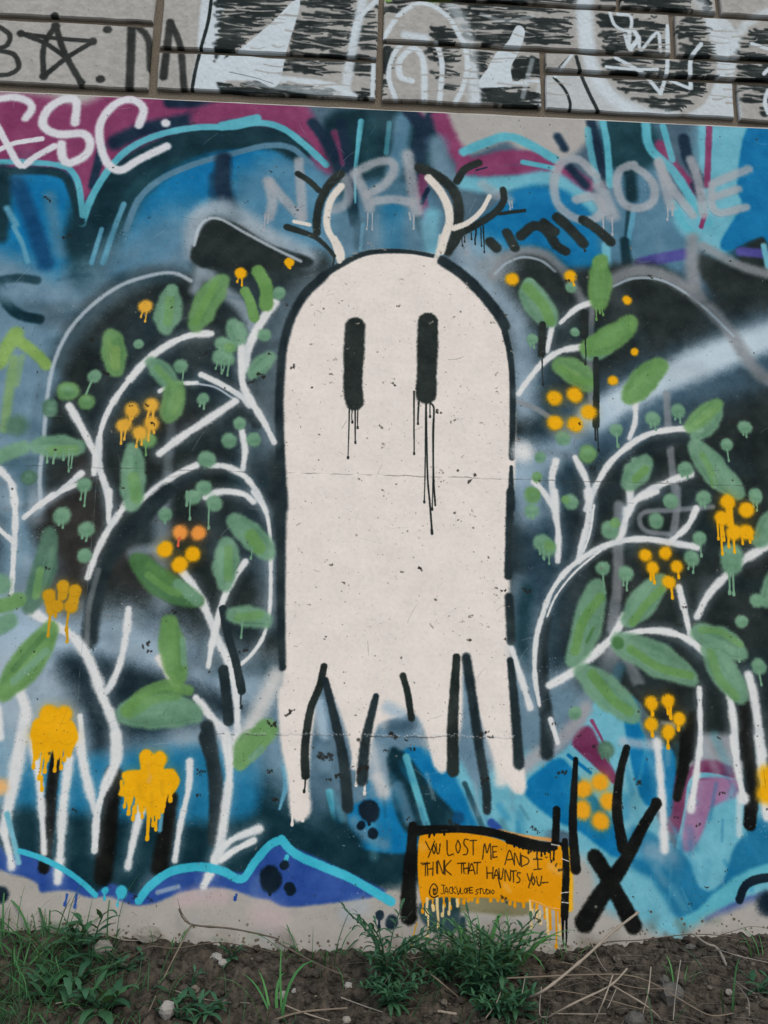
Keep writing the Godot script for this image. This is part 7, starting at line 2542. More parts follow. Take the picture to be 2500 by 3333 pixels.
func blade(length: float, w: float, bend: float, fold := 0.25, segs := 7, lens := 0.0) -> ArrayMesh:   # grows along +y, bends towards +z
	var st := SurfaceTool.new(); st.begin(Mesh.PRIMITIVE_TRIANGLES)
	var y := 0.0; var z := 0.0
	for i in segs + 1:
		var u := float(i) / segs
		var ang := bend * u * u * 1.3
		if i > 0: y += cos(ang) * length / segs; z += sin(ang) * length / segs
		var ww := w * 0.5 * (lerpf(1.0 - u * u * u, sin(PI * clampf(0.06 + 0.93 * u, 0.0, 1.0)), lens))
		if lens > 0.0: ww *= 1.0 + 0.2 * sin(i * 2.4)
		ww = maxf(ww, 0.0003)
		for sd in [-1.0, 0.0, 1.0]:
			st.set_uv(Vector2(sd * 0.5 + 0.5, u)); st.add_vertex(Vector3(sd * ww, y + absf(sd) * sin(ang) * -fold * ww, z + absf(sd) * cos(ang) * fold * ww))
	for i in segs:
		for j in 2:
			var a := i * 3 + j
			for q in [a, a + 1, a + 3, a + 1, a + 4, a + 3]: st.add_index(q)
	st.generate_normals()
	return st.commit()

func rock(size: Vector3, sd: int, jag := 0.22) -> ArrayMesh:
	var f := FastNoiseLite.new(); f.seed = sd; f.frequency = 1.1; f.noise_type = FastNoiseLite.TYPE_CELLULAR; f.fractal_octaves = 2
	var g := FastNoiseLite.new(); g.seed = sd + 9; g.frequency = 0.8
	var st := SurfaceTool.new(); st.begin(Mesh.PRIMITIVE_TRIANGLES)
	var n := 14 if jag > 0.4 else 7; var m := 22 if jag > 0.4 else 11
	for i in n + 1:
		for j in m + 1:
			var th := PI * i / n; var ph := TAU * (j % m) / m
			var v := Vector3(sin(th) * cos(ph), cos(th), sin(th) * sin(ph))
			v *= 1.0 + jag * f.get_noise_3dv(v * 1.2) + jag * 1.6 * g.get_noise_3dv(v * 1.5)
			st.set_uv(Vector2(float(j) / m, float(i) / n)); st.set_smooth_group(-1); st.add_vertex(v * size * 0.5)
	for i in n:
		for j in m:
			var a := i * (m + 1) + j
			for q in [a, a + 1, a + m + 1, a + 1, a + m + 2, a + m + 1]: st.add_index(q)
	st.generate_normals()
	return st.commit()

# points are given as (x, z, height above the soil)
func at(x: float, z: float, h: float) -> Vector3: return Vector3(x, soil(x, z) + h, z)

func stalk(called: String, label: String, group: String, l: Array, r0: float, r1: float, m: int) -> void:
	var q := PackedVector3Array()
	for i in range(0, l.size(), 3): q.append(at(l[i], l[i + 1], l[i + 2]))
	var o := q[0]
	for i in q.size(): q[i] -= o
	var t := put(called, tube(q, r0, r1), straw_mats[m % straw_mats.size()])
	t.position = o
	tag(t, label, "dry stalk", group)

func stone(label: String, x: float, z: float, size: Vector3, turn: float, m: Material, sd: int, sink := 0.25) -> void:
	var t := put("stone", rock(size, sd), m)
	t.position = at(x, z, size.y * (0.5 - sink)); t.rotation.y = turn
	tag(t, label, "stone")

func tuft(label: String, x: float, z: float, n: int, hgt: float, spread: float, kind: int, lean := Vector2.ZERO, group := "grass tufts at the foot of the wall") -> void:
	var t := thing("grass_tuft", label, "grass", at(x, z, -0.004), group)
	for i in n:
		var b := put("blade", blade_meshes[kind * 4 + rng.randi() % 4], green[6 + rng.randi() % 2] if kind == 0 else green[rng.randi() % 3], t)
		var an := rng.randf() * TAU; var r := spread * sqrt(rng.randf()) * 0.35
		b.position = Vector3(cos(an) * r, 0, sin(an) * r * 0.6)
		if z + b.position.z < 0.012: b.position.z = 0.012 - z
		var tilt := rng.randf_range(0.0, spread * 7.0) / (1.0 + spread)
		var face_ := an + rng.randf_range(-0.6, 0.6)
		b.basis = Basis(Vector3.UP, PI / 2 - face_) * Basis(Vector3.RIGHT, minf(tilt, 1.0)) * Basis(Vector3.UP, rng.randf_range(-0.5, 0.5))
		b.basis = Basis(Vector3.BACK, -lean.x) * Basis(Vector3.RIGHT, lean.y) * b.basis
		b.basis = b.basis.scaled(Vector3.ONE * hgt * rng.randf_range(0.55, 1.0))

func weed(label: String, x: float, z: float, stems: int, hgt: float, spread: float, leaf_kind: int, per: int, ls: float, group := "leafy weeds in front of the wall") -> void:
	var t := thing("leafy_weed", label, "weed", at(x, z, -0.005), group)
	for i in stems:
		var an := TAU * (i + rng.randf() * 0.7) / stems
		var top := Vector3(cos(an) * spread * rng.randf_range(0.5, 1.0), hgt * rng.randf_range(0.55, 1.0), sin(an) * spread * rng.randf_range(0.4, 0.9))
		if stems == 1: top = Vector3(rng.randf_range(-0.3, 0.3) * spread, hgt, rng.randf_range(0, 0.3) * spread)
		if z + top.z < 0.02: top.z = 0.02 - z
		var mid := top * 0.5 + Vector3(-top.x * 0.2, hgt * 0.14, -top.z * 0.2)
		put("stem", tube(PackedVector3Array([Vector3.ZERO, mid, top]), 0.0022, 0.001, 5), green[3], t)
		for j in per:
			var u := (j + 0.6) / per
			var c := Vector3.ZERO.lerp(mid, u * 2.0) if u < 0.5 else mid.lerp(top, u * 2.0 - 1.0)
			var b := put("leaf", leaf_meshes[leaf_kind * 4 + rng.randi() % 4], green[3 + rng.randi() % 3], t)
			b.position = c
			var fa := an + (1.0 if j % 2 else -1.0) * rng.randf_range(0.7, 1.6)
			if u > 0.9: fa = an
			var tilt := lerpf(1.35, 0.5, u) + rng.randf_range(-0.25, 0.25)
			if z + c.z < 0.05 and sin(fa) < 0.0: fa = -fa
			b.basis = (Basis(Vector3.UP, PI / 2 - fa) * Basis(Vector3.RIGHT, tilt)).scaled(Vector3.ONE * ls * lerpf(1.1, 0.65, u) * rng.randf_range(0.75, 1.15))

func many(called: String, m: Mesh, mt: Material, where: Array, tints := []) -> void:
	var mm := MultiMesh.new(); mm.transform_format = MultiMesh.TRANSFORM_3D; mm.use_colors = tints.size() > 0; mm.mesh = m; mm.instance_count = where.size()
	for i in where.size():
		mm.set_instance_transform(i, where[i])
		if tints.size(): mm.set_instance_color(i, tints[i])
	var o := MultiMeshInstance3D.new(); o.name = called; o.multimesh = mm; o.material_override = mt
	add_child(o, true)
	o.set_meta("kind", "stuff")
	o.set_meta("label", {"soil_crumbs": "loose brown crumbs of soil lying over the bare ground", "ground_grass": "short thin green grass growing thickly over the lower left ground", "loose_straw": "thin pale dead straw lying scattered over the soil at right"}[called])
	o.set_meta("category", {"soil_crumbs": "soil", "ground_grass": "grass", "loose_straw": "straw"}[called])

func block(x0: float, x1: float, y0: float, y1: float, m: Material, painted: bool, parent: Node) -> void:
	var st := SurfaceTool.new(); st.begin(Mesh.PRIMITIVE_TRIANGLES)
	var out_ := []; var inn := []
	var b := 0.0035
	var nx := maxi(2, int((x1 - x0) / 0.05)); var ny := maxi(1, int((y1 - y0) / 0.05))
	var ring := []
	for i in nx: ring.append(Vector2(lerpf(x0, x1, float(i) / nx), y0))
	for i in ny: ring.append(Vector2(x1, lerpf(y0, y1, float(i) / ny)))
	for i in nx: ring.append(Vector2(lerpf(x1, x0, float(i) / nx), y1))
	for i in ny: ring.append(Vector2(x0, lerpf(y1, y0, float(i) / ny)))
	var c := Vector2((x0 + x1) / 2, (y0 + y1) / 2)
	for q in ring:
		var j := Vector2(rng.randf_range(-1, 1), rng.randf_range(-1, 1)) * 0.0022
		out_.append(q + j)
		inn.append(q + j - Vector2(signf(q.x - c.x) * (b if absf(q.x - x0) < 1e-4 or absf(q.x - x1) < 1e-4 else 0.0), signf(q.y - c.y) * (b if absf(q.y - y0) < 1e-4 or absf(q.y - y1) < 1e-4 else 0.0)))
	var zf := rng.randf_range(-0.0015, 0.0015)
	var uv := func(v: Vector2) -> Vector2: return Vector2((v.x - MX) / MW, (2.785 - v.y) / 0.5) if painted else v
	var poly := PackedVector2Array(inn)
	var ix := Geometry2D.triangulate_polygon(poly)
	for i in range(0, ix.size(), 3):
		var t := [poly[ix[i]], poly[ix[i + 1]], poly[ix[i + 2]]]
		if (t[1] - t[0]).cross(t[2] - t[0]) > 0.0: t = [t[0], t[2], t[1]]
		for v in t: st.set_normal(Vector3.BACK); st.set_uv(uv.call(v)); st.set_uv2(v * 1.3); st.add_vertex(Vector3(v.x, v.y, zf))
	var n := ring.size()
	for i in n:
		var i2 := (i + 1) % n
		var d_ := ((out_[i2] - out_[i]) as Vector2).normalized(); var o := Vector3(d_.y, -d_.x, 0)
		for strip in 2:
			var a := Vector3(inn[i].x, inn[i].y, zf) if strip == 0 else Vector3(out_[i].x, out_[i].y, zf - b)
			var e := Vector3(inn[i2].x, inn[i2].y, zf) if strip == 0 else Vector3(out_[i2].x, out_[i2].y, zf - b)
			var f := Vector3(out_[i].x, out_[i].y, zf - b) if strip == 0 else Vector3(out_[i].x, out_[i].y, -0.06)
			var g := Vector3(out_[i2].x, out_[i2].y, zf - b) if strip == 0 else Vector3(out_[i2].x, out_[i2].y, -0.06)
			var nn := (o + Vector3.BACK).normalized() if strip == 0 else o
			for v in [a, e, f, e, g, f]:
				st.set_normal(nn); st.set_uv(uv.call(Vector2(v.x, v.y))); st.set_uv2(Vector2(v.x + v.z, v.y) * 1.3); st.add_vertex(v)
	put("block", st.commit(), m, parent)

func box(a: Vector3, b: Vector3) -> BoxMesh:
	var m := BoxMesh.new(); m.size = b - a
	return m

func _ready() -> void:
	rng.seed = 11
	# ---- camera, sky, sun, exposure
	var cam := Camera3D.new(); cam.name = "camera"
	cam.fov = 65.3166; cam.near = 0.05; cam.far = 300.0
	cam.transform = Transform3D(Basis(Vector3(0.99871, 0.017249, 0.047756), Vector3(-0.026259, 0.980446, 0.195027), Vector3(-0.043459, -0.196029, 0.979635)), Vector3(0.90601, 0.659179, 2.08))
	add_child(cam)
	cam.current = true
	var sky := ProceduralSkyMaterial.new()
	sky.sky_top_color = Color(0.66, 0.71, 0.77); sky.sky_horizon_color = Color(0.84, 0.85, 0.86); sky.sky_curve = 0.25
	sky.ground_bottom_color = Color(0.2, 0.19, 0.17); sky.ground_horizon_color = Color(0.5, 0.5, 0.48); sky.sun_angle_max = 1.0
	var env := Environment.new()
	env.background_mode = Environment.BG_SKY; env.sky = Sky.new(); env.sky.sky_material = sky
	env.tonemap_mode = Environment.TONE_MAPPER_LINEAR; env.tonemap_exposure = 2.2
	env.sdfgi_enabled = true; env.ssao_enabled = true; env.ssil_enabled = true
	var we := WorldEnvironment.new(); we.name = "world"; we.environment = env
	add_child(we)
	var sun := DirectionalLight3D.new(); sun.name = "sun"
	sun.light_energy = 0.3; sun.light_angular_distance = 25.0; sun.light_color = Color(1.0, 0.975, 0.94); sun.shadow_enabled = true
	sun.rotation_degrees = Vector3(-48, 18, 0)
	add_child(sun)

	make_noise()
	lump.seed = 3; lump.frequency = 0.07; lump.fractal_octaves = 4
	fine.seed = 8; fine.frequency = 0.3; fine.fractal_octaves = 4
	cracks.seed = 5; cracks.frequency = 0.16; cracks.noise_type = FastNoiseLite.TYPE_CELLULAR; cracks.cellular_return_type = FastNoiseLite.RETURN_DISTANCE2_SUB; cracks.fractal_type = FastNoiseLite.FRACTAL_NONE
	# ---- the painting: a quarter-size ground coat of soft fields, then every stroke at full size
	begin(1024, 944, -260.0, 2300.0, 0.4)
	paint_back()
	var small := Image.create_from_data(cw, chh, false, Image.FORMAT_RGB8, cv)
	small.resize(2048, 1888, Image.INTERPOLATE_CUBIC)
	cw = 2048; chh = 1888; k = 0.8; cv = small.get_data()
	recording = true
	paint_front()
	recording = false
	var hn := FastNoiseLite.new(); hn.seed = 21; hn.frequency = 0.06; hn.fractal_octaves = 2; hn.fractal_gain = 0.4
	var him := hn.get_image(2048, 1888)
	him.convert(Image.FORMAT_L8)
	var hgt := him.get_data()
	for i in hgt.size(): hgt[i] = 110 + (hgt[i] >> 1)
	weather()
	for i in 9000:      # pale spatter and rubbed points
		speck(rng.randf() * 2048, rng.randf() * 1888, rng.randf_range(0.45, 0.85), Vector3(176, 186, 190) if rng.randf() < 0.7 else Vector3(96, 140, 168), rng.randf_range(0.12, 0.5), hgt, 0)
	for i in 70:
		var cx := rng.randf() * 2560 - 260; var cy := rng.randf() * 2200
		for j in rng.randi_range(6, 26):
			speck((cx + rng.randfn(0, 22) - ox) * k, (oy - cy + rng.randfn(0, 14)) * k, rng.randf_range(0.5, 1.2), Vector3(190, 196, 200) if i % 3 else Vector3(40, 42, 40), rng.randf_range(0.25, 0.7), hgt, 25)
	for i in 260:
		var cx := rng.randf() * 2560 - 260; var cy := rng.randf() * 2250; var l := rng.randf_range(8, 60); var an := rng.randfn(0, 0.5) + (PI / 2 if i % 3 == 0 else 0.0)
		s(Vector3(170, 176, 178) if i % 2 else Vector3(46, 50, 50), 1.2, 0.4, [cx, cy, cx + cos(an) * l * 0.5, cy + sin(an) * l * 0.5 + rng.randfn(0, 3), cx + cos(an) * l, cy + sin(an) * l], 0.8, rng.randf_range(0.12, 0.4))
	# bug holes (pit shade and dirt painted in as dark colour), chips, the two lift joints and the form seam of the concrete
	for i in 5200:
		var big := rng.randf()
		speck(rng.randf() * 2048, rng.randf() * 1888, rng.randf_range(0.55, 1.05) if big < 0.84 else rng.randf_range(1.1, 1.8) if big < 0.975 else rng.randf_range(2.0, 3.4), Vector3(52, 50, 44) if rng.randf() < 0.7 else Vector3(118, 112, 104), rng.randf_range(0.45, 0.9), hgt, 80)
	chip(198, 1534, 26.0, hgt)
	chip(500, 1505, 30.0, hgt)
	chip(202, 1480, 12.0, hgt)
	chip(358, 1350, 17.0, hgt)
	chip(374, 1299, 16.0, hgt)
	chip(312, 1348, 12.0, hgt)
	chip(240, 1438, 24.0, hgt)
	chip(676, 1509, 14.0, hgt)
	chip(718, 1656, 14.0, hgt)
	chip(633, 1426, 26.0, hgt)
	chip(657, 1447, 26.0, hgt)
	chip(372, 1168, 18.0, hgt)
	chip(284, 1240, 14.0, hgt)
	chip(523, 1251, 14.0, hgt)
	chip(227, 1630, 14.0, hgt)
	chip(280, 1634, 12.0, hgt)
	chip(744, 1477, 20.0, hgt)
	chip(797, 1418, 14.0, hgt)
	chip(399, 717, 24.0, hgt)
	chip(409, 700, 18.0, hgt)
	chip(648, 704, 26.0, hgt)
	chip(729, 525, 20.0, hgt)
	chip(469, 800, 24.0, hgt)
	chip(307, 1065, 10.0, hgt)
	chip(136, 903, 16.0, hgt)
	chip(267, 703, 10.0, hgt)
	chip(856, 743, 20.0, hgt)
	chip(774, 557, 16.0, hgt)
	chip(556, 354, 18.0, hgt)
	chip(558, 411, 20.0, hgt)
	chip(743, 345, 18.0, hgt)
	chip(865, 445, 22.0, hgt)
	chip(872, 395, 18.0, hgt)
	chip(257, 316, 14.0, hgt)
	chip(417, 120, 16.0, hgt)
	chip(455, 113, 14.0, hgt)
	chip(729, 410, 14.0, hgt)
	chip(895, 404, 16.0, hgt)
	chip(553, 403, 14.0, hgt)
	chip(1509, 1763, 16.0, hgt)
	chip(1139, 1360, 22.0, hgt)
	chip(1234, 1174, 30.0, hgt)
	chip(1749, 1788, 14.0, hgt)
	chip(1018, 1433, 16.0, hgt)
	chip(1536, 1337, 14.0, hgt)
	chip(1564, 1213, 20.0, hgt)
	chip(1445, 1584, 10.0, hgt)
	chip(1913, 1871, 12.0, hgt)
	chip(1340, 1324, 10.0, hgt)
	chip(1945, 1724, 14.0, hgt)
	chip(1850, 2671, 8.0, hgt)
	chip(1013, 1945, 10.0, hgt)
	chip(1970, 1893, 10.0, hgt)
	chip(1286, 2176, 10.0, hgt)
	chip(1184, 1076, 14.0, hgt)
	chip(1092, 928, 18.0, hgt)
	chip(1234, 1084, 10.0, hgt)
	chip(1226, 744, 16.0, hgt)
	chip(1380, 873, 26.0, hgt)
	chip(1799, 840, 16.0, hgt)
	chip(1781, 794, 16.0, hgt)
	chip(1026, 501, 34.0, hgt)
	chip(1317, 746, 14.0, hgt)
	chip(1315, 872, 16.0, hgt)
	chip(1445, 538, 16.0, hgt)
	chip(769, 555, 24.0, hgt)
	chip(862, 447, 40.0, hgt)
	chip(895, 404, 22.0, hgt)
	chip(951, 485, 26.0, hgt)
	chip(948, 420, 40.0, hgt)
	chip(724, 526, 26.0, hgt)
	chip(1035, 502, 18.0, hgt)
	chip(1068, 486, 18.0, hgt)
	chip(1077, 470, 20.0, hgt)
	chip(1267, 509, 34.0, hgt)
	chip(1282, 499, 22.0, hgt)
	chip(1262, 396, 26.0, hgt)
	chip(1014, 465, 14.0, hgt)
	chip(1186, 289, 34.0, hgt)
	chip(725, 414, 16.0, hgt)
	chip(743, 343, 18.0, hgt)
	chip(1460, 417, 24.0, hgt)
	chip(1532, 429, 10.0, hgt)
	chip(1545, 483, 14.0, hgt)
	chip(1656, 394, 22.0, hgt)
	chip(1601, 344, 26.0, hgt)
	chip(1642, 336, 16.0, hgt)
	chip(1508, 508, 14.0, hgt)
	chip(1747, 312, 16.0, hgt)
	chip(1868, 372, 16.0, hgt)
	chip(1869, 506, 12.0, hgt)
	chip(1816, 151, 14.0, hgt)
	chip(1772, 110, 14.0, hgt)
	chip(1867, 189, 10.0, hgt)
	chip(1421, 363, 14.0, hgt)
	chip(1802, 295, 14.0, hgt)
	chip(1075, 305, 14.0, hgt)
	chip(1260, 400, 16.0, hgt)
	chip(1414, 216, 8.0, hgt)
	chip(1305, 121, 24.0, hgt)
	chip(1390, 73, 22.0, hgt)
	chip(1337, 52, 12.0, hgt)
	chip(1391, 34, 12.0, hgt)
	chip(1379, 283, 26.0, hgt)
	chip(1398, 276, 16.0, hgt)
	chip(1444, 193, 24.0, hgt)
	chip(33, 1950, 22.0, hgt)
	chip(98, 1838, 26.0, hgt)
	chip(320, 1905, 10.0, hgt)
	chip(590, 1967, 12.0, hgt)
	chip(654, 2068, 12.0, hgt)
	chip(3, 2286, 14.0, hgt)
	for i in 85:
		chip(rng.randf_range(770, 1370), rng.randf_range(760, 1900), rng.randf_range(6, 15), hgt, Vector3(150, 142, 132) if i % 3 else Vector3(70, 66, 58))
	for x in 2048:
		var y := (2300.0 - 1175.0) * 0.8 + n1[(x >> 1) & 255] * 1.2 + n1[(x >> 3) + 3000] * 1.5
		speck(x, y, 0.75 + 0.5 * absf(n2[x]), Vector3(60, 60, 58), 0.22 + 0.4 * n1[(x >> 2) + 9000], hgt, 60)
	for x in range(680, 1280):
		if n1[(x >> 2) + 20000] > -0.35:
			var y := (2300.0 - 499.0) * 0.8 + n1[(x >> 2) + 7000] * 3.0 + n2[x] * 0.8
			speck(x, y, 0.6 + 1.0 * absf(n2[x]), Vector3(58, 60, 60), 0.3 + 0.4 * n1[(x >> 2) + 33000], hgt, 90)
			if n2[x + 5000] > 0.1: speck(x, y - 3.0 + n2[x + 900] * 2.0, 1.3, Vector3(190, 192, 194), 0.5, hgt, -50)
	for y in range(920, 1410):
		speck((240.0 + 260.0) * 0.8 + n1[(y >> 2) + 800] * 1.4 + (1000 - y) * -0.003, y, 0.7, Vector3(120, 128, 132), 0.4 + 0.3 * n1[(y >> 1) + 4000], hgt, 40)
	var mural := tex(cv, cw, chh)
	var relief := tex(hgt, cw, chh, Image.FORMAT_L8)
	# ---- the graffiti on the block courses above
	begin(2048, 400, -260.0, 2785.0, 0.8)
	cv = noise_fill(C8(160, 158, 154))
	paint_upper()
	weather()
	var hg2 := PackedByteArray(); hg2.resize(cw * chh)
	var h2 := hn.get_image(2048, 400); h2.convert(Image.FORMAT_L8)
	var h2d := h2.get_data()
	for i in hg2.size(): hg2[i] = 90 + (h2d[i] >> 1)
	for i in 420: speck(rng.randf() * 2048, rng.randf() * 400, rng.randf_range(0.6, 1.6), Vector3(70, 66, 60), 0.6, hg2, 70)
	var upper := tex(cv, cw, chh)
	var relief2 := tex(hg2, cw, chh, Image.FORMAT_L8)

	# ---- materials
	var grain := noise_tex(1024, 0.05, 31, 0.97, 1.0, 5)
	var speckle := noise_tex(512, 0.09, 32, 0.8, 1.12, 4)
	paint_mat = mat(Color.WHITE, 0.8); paint_mat.albedo_texture = mural;
	paint_mat.heightmap_enabled = true; paint_mat.heightmap_texture = relief; paint_mat.heightmap_scale = 0.05
	paint_mat.metallic_specular = 0.2
	paint_mat.detail_enabled = true; paint_mat.detail_blend_mode = BaseMaterial3D.BLEND_MODE_MUL; paint_mat.detail_albedo = grain; paint_mat.detail_uv_layer = BaseMaterial3D.DETAIL_UV_2
	var upper_mat := paint_mat.duplicate() as StandardMaterial3D
	upper_mat.albedo_texture = upper; upper_mat.heightmap_texture = relief2; upper_mat.heightmap_scale = 0.2; upper_mat.roughness = 0.85
	var concrete := mat(Color(0.63, 0.62, 0.6), 0.9)
	concrete.albedo_texture = grain; concrete.uv1_triplanar = true; concrete.uv1_world_triplanar = true; concrete.uv1_scale = Vector3.ONE * 1.3
	concrete.heightmap_enabled = true; concrete.heightmap_texture = speckle; concrete.heightmap_scale = 0.3
	var mortar := mat(lin(0.16, 0.132, 0.1), 0.95)
	mortar.albedo_texture = speckle; mortar.uv1_triplanar = true; mortar.uv1_world_triplanar = true; mortar.uv1_scale = Vector3.ONE * 3.0
	mortar.heightmap_enabled = true; mortar.heightmap_texture = speckle; mortar.heightmap_scale = 0.4

	# ---- the painted wall
	var wall := thing("mural_wall", "smooth concrete wall painted with a white antlered ghost among leafy branches and yellow flowers", "wall")
	var body := put("wall_body", box(Vector3(-6, -1.2, -0.35), Vector3(8, 2.288, -0.003)), concrete, wall)
	body.position = Vector3(1, (2.288 - 1.2) / 2, -0.1765)
	var pf := PackedVector2Array([Vector2(MX, -0.06), Vector2(MX + MW, -0.06), Vector2(MX + MW, 2.285), Vector2(MX, 2.285)])
	put("painted_face", face(pf, 0.0), paint_mat, wall)
	for sd in [-1, 1]:      # the old paint runs on along the wall on both sides
		var st := SurfaceTool.new(); st.begin(Mesh.PRIMITIVE_TRIANGLES)
		var xe := MX if sd < 0 else MX + MW
		var cs := []
		for c in [[0.0, -0.06], [0.95, -0.06], [0.95, 2.285], [0.0, 2.285]]: cs.append([Vector3(xe + sd * c[0], c[1], 0.0), wall_uv(xe - sd * c[0], c[1])])
		for i in ([0, 2, 1, 0, 3, 2] if sd > 0 else [0, 1, 2, 0, 2, 3]):
			st.set_normal(Vector3.BACK); st.set_uv(cs[i][1]); st.set_uv2(Vector2(cs[i][0].x, cs[i][0].y) * 1.3); st.add_vertex(cs[i][0])
		put("painted_face", st.commit(), paint_mat, wall)
	var edge := SurfaceTool.new(); edge.begin(Mesh.PRIMITIVE_TRIANGLES)   # the chamfer along the top
	for i in 90:
		var xa := -1.2 + i * 0.05; var xb := xa + 0.05
		var ja := n2[i + 100] * 0.0012; var jb := n2[i + 101] * 0.0012
		edge.set_normal(Vector3(0, 0.6, 0.8))
		quad(edge, Vector3(xa, 2.285, 0.0), Vector3(xb, 2.285, 0.0), Vector3(xb, 2.294 + jb, -0.008), Vector3(xa, 2.294 + ja, -0.008))
	put("top_chamfer", edge.commit(), concrete, wall)
	# painted figures: thin coats of paint on the face
	var ghost: Node3D
	var layers := []
	var words := {"painted_ghost": "white ghost with long dripping hem", "painted_sign_face": "orange painted board with black handwriting"}
	for sh in shapes:
		var polys: Array = sh[1]
		var bounds := Rect2(polys[0][0], Vector2.ZERO)
		for poly in polys:
			for v in poly: bounds = bounds.expand(v)
		var level := 0
		while true:
			if level == layers.size(): layers.append([])
			var free := true
			for r in layers[level]:
				if (r as Rect2).intersects(bounds): free = false; break
			if free: break
			level += 1
		layers[level].append(bounds)
		var z := 0.00025 + 0.00007 * level
		var home: Node3D = ghost if sh[0] in ["painted_eye", "painted_antler"] else wall
		if polys.size() == 1:
			var m := face(polys[0], z)
			if m == null: continue
			var o := put(sh[0], m, paint_mat, home)
			if sh[0] == "painted_ghost": ghost = o
			if words.has(sh[0]): o.set_meta("label", words[sh[0]])
		else:
			var fl := Node3D.new(); fl.name = sh[0]; wall.add_child(fl, true)
			for i in polys.size():
				var m := face(polys[i], z + i * 0.00001)
				if m: put("painted_petal", m, paint_mat, fl)

	# ---- the block courses above
	var courses := thing("block_wall", "courses of pale rough blocks with brown joints covered in black and white graffiti", "wall", Vector3.ZERO)
	var mo := put("mortar", box(Vector3(-6, 2.288, -0.3), Vector3(8, 4.2, -0.014)), mortar, courses)
	mo.position = Vector3(1, 3.244, -0.157)
	for r in [[-0.25, 0.284, 2.318, 2.528], [-0.25, 0.284, 2.549, 2.784], [0.309, 0.953, 2.323, 2.446], [0.309, 0.953, 2.464, 2.784], [0.972, 1.447, 2.322, 2.51], [1.464, 2.039, 2.318, 2.436], [2.055, 2.29, 2.314, 2.436], [1.464, 2.29, 2.454, 2.51],
			[0.972, 1.855, 2.528, 2.671], [1.872, 2.29, 2.528, 2.668], [0.972, 1.69, 2.687, 2.784], [1.706, 2.003, 2.688, 2.784], [2.021, 2.29, 2.684, 2.784]]:
		block(r[0], r[1], r[2], r[3], upper_mat, true, courses)
	for r in [[-0.9, -0.268, 2.318, 2.43], [-0.9, -0.268, 2.447, 2.784], [-1.9, -0.917, 2.318, 2.528], [-1.9, -0.917, 2.546, 2.784], [2.307, 3.0, 2.316, 2.436], [2.307, 3.4, 2.453, 2.6], [3.017, 3.6, 2.316, 2.436], [2.307, 2.9, 2.617, 2.784], [2.917, 3.6, 2.617, 2.784], [3.417, 4.0, 2.453, 2.6]]:
		block(r[0], r[1], r[2], r[3], concrete, false, courses)
	for row in 4:
		var x := -1.9 - row * 0.13
		while x < 4.0:
			var w := rng.randf_range(0.5, 0.95)
			block(x, x + w, 2.802 + row * 0.17, 2.802 + row * 0.17 + 0.153, concrete, false, courses)
			x += w + 0.017

	# ---- the soil
	var xs := [-60.0, -25.0, -10.0, -5.0, -3.0, -2.0, -1.4, -1.0, -0.7, -0.5, -0.36]
	while xs[-1] < 2.55: xs.append(xs[-1] + 0.006)
	xs += [2.7, 2.9, 3.2, 3.6, 4.2, 5.0, 7.0, 12.0, 25.0, 60.0]
	var zs := [-0.03]
	while zs[-1] < 0.4: zs.append(zs[-1] + 0.005)
	while zs[-1] < 0.72: zs.append(zs[-1] + 0.02)
	zs += [0.78, 0.86, 0.96, 1.1, 1.3, 1.6, 2.0, 2.5, 3.2, 4.5, 7.0, 12.0, 25.0, 60.0]
	var gst := SurfaceTool.new(); gst.begin(Mesh.PRIMITIVE_TRIANGLES)
	for z in zs:
		for x in xs:
			gst.set_uv(Vector2(x, z)); gst.add_vertex(Vector3(x, soil(x, z) if z < 3.0 else slope(x, 2.5) + lump.get_noise_2d(x * 9.0, z * 9.0) * 0.1, z))
	for j in zs.size() - 1:
		for i in xs.size() - 1:
			var a := j * xs.size() + i; var b := a + xs.size()
			for q in [a, a + 1, b, a + 1, b + 1, b]: gst.add_index(q)
	gst.generate_normals()
	var earth := mat(Color.WHITE, 0.97)
	earth.albedo_texture = soil_tex(); earth.uv1_scale = Vector3(2.2, 2.2, 1)
	earth.heightmap_enabled = true; earth.heightmap_texture = speckle; earth.heightmap_scale = 1.0
	put("ground", gst.commit(), earth).set_meta("kind", "structure")

	# ---- plants, stones, stalks
	for c in [lin(0.02, 0.085, 0.026), lin(0.036, 0.12, 0.038), lin(0.02, 0.062, 0.025), lin(0.017, 0.06, 0.03), lin(0.03, 0.088, 0.046), lin(0.03, 0.088, 0.04), lin(0.042, 0.15, 0.046), lin(0.055, 0.175, 0.05)]:
		var g := mat(c, 0.6); g.backlight_enabled = true; g.backlight = Color(0.25, 0.3, 0.1)
		green.append(g)
	for c in [lin(0.27, 0.225, 0.18), lin(0.17, 0.135, 0.1), lin(0.24, 0.21, 0.18), lin(0.1, 0.08, 0.062)]:
		var g := mat(c, 0.8); g.albedo_texture = speckle; g.uv1_scale = Vector3(0.6, 2.0, 1)
		straw_mats.append(g)
	for v in 4: blade_meshes.append(blade(1.0, 0.036 + 0.009 * v, 0.4 + 0.35 * v))        # broad blades, unit length
	for v in 4: blade_meshes.append(blade(1.0, 0.018 + 0.005 * v, 0.4 + 0.35 * v, 0.2, 6))   # thin blades
	for v in 4: leaf_meshes.append(blade(0.055 + 0.008 * v, 0.02, 0.5 + 0.25 * v, 0.18, 7, 1.0))   # spoon-shaped
	for v in 4: leaf_meshes.append(blade(0.04 + 0.006 * v, 0.0125, 0.5 + 0.3 * v, 0.3, 7, 1.0))     # narrow
	var pale := mat(lin(0.24, 0.22, 0.19), 0.9); var grey := mat(lin(0.09, 0.085, 0.078), 0.95); var white := mat(lin(0.26, 0.245, 0.225), 0.85)
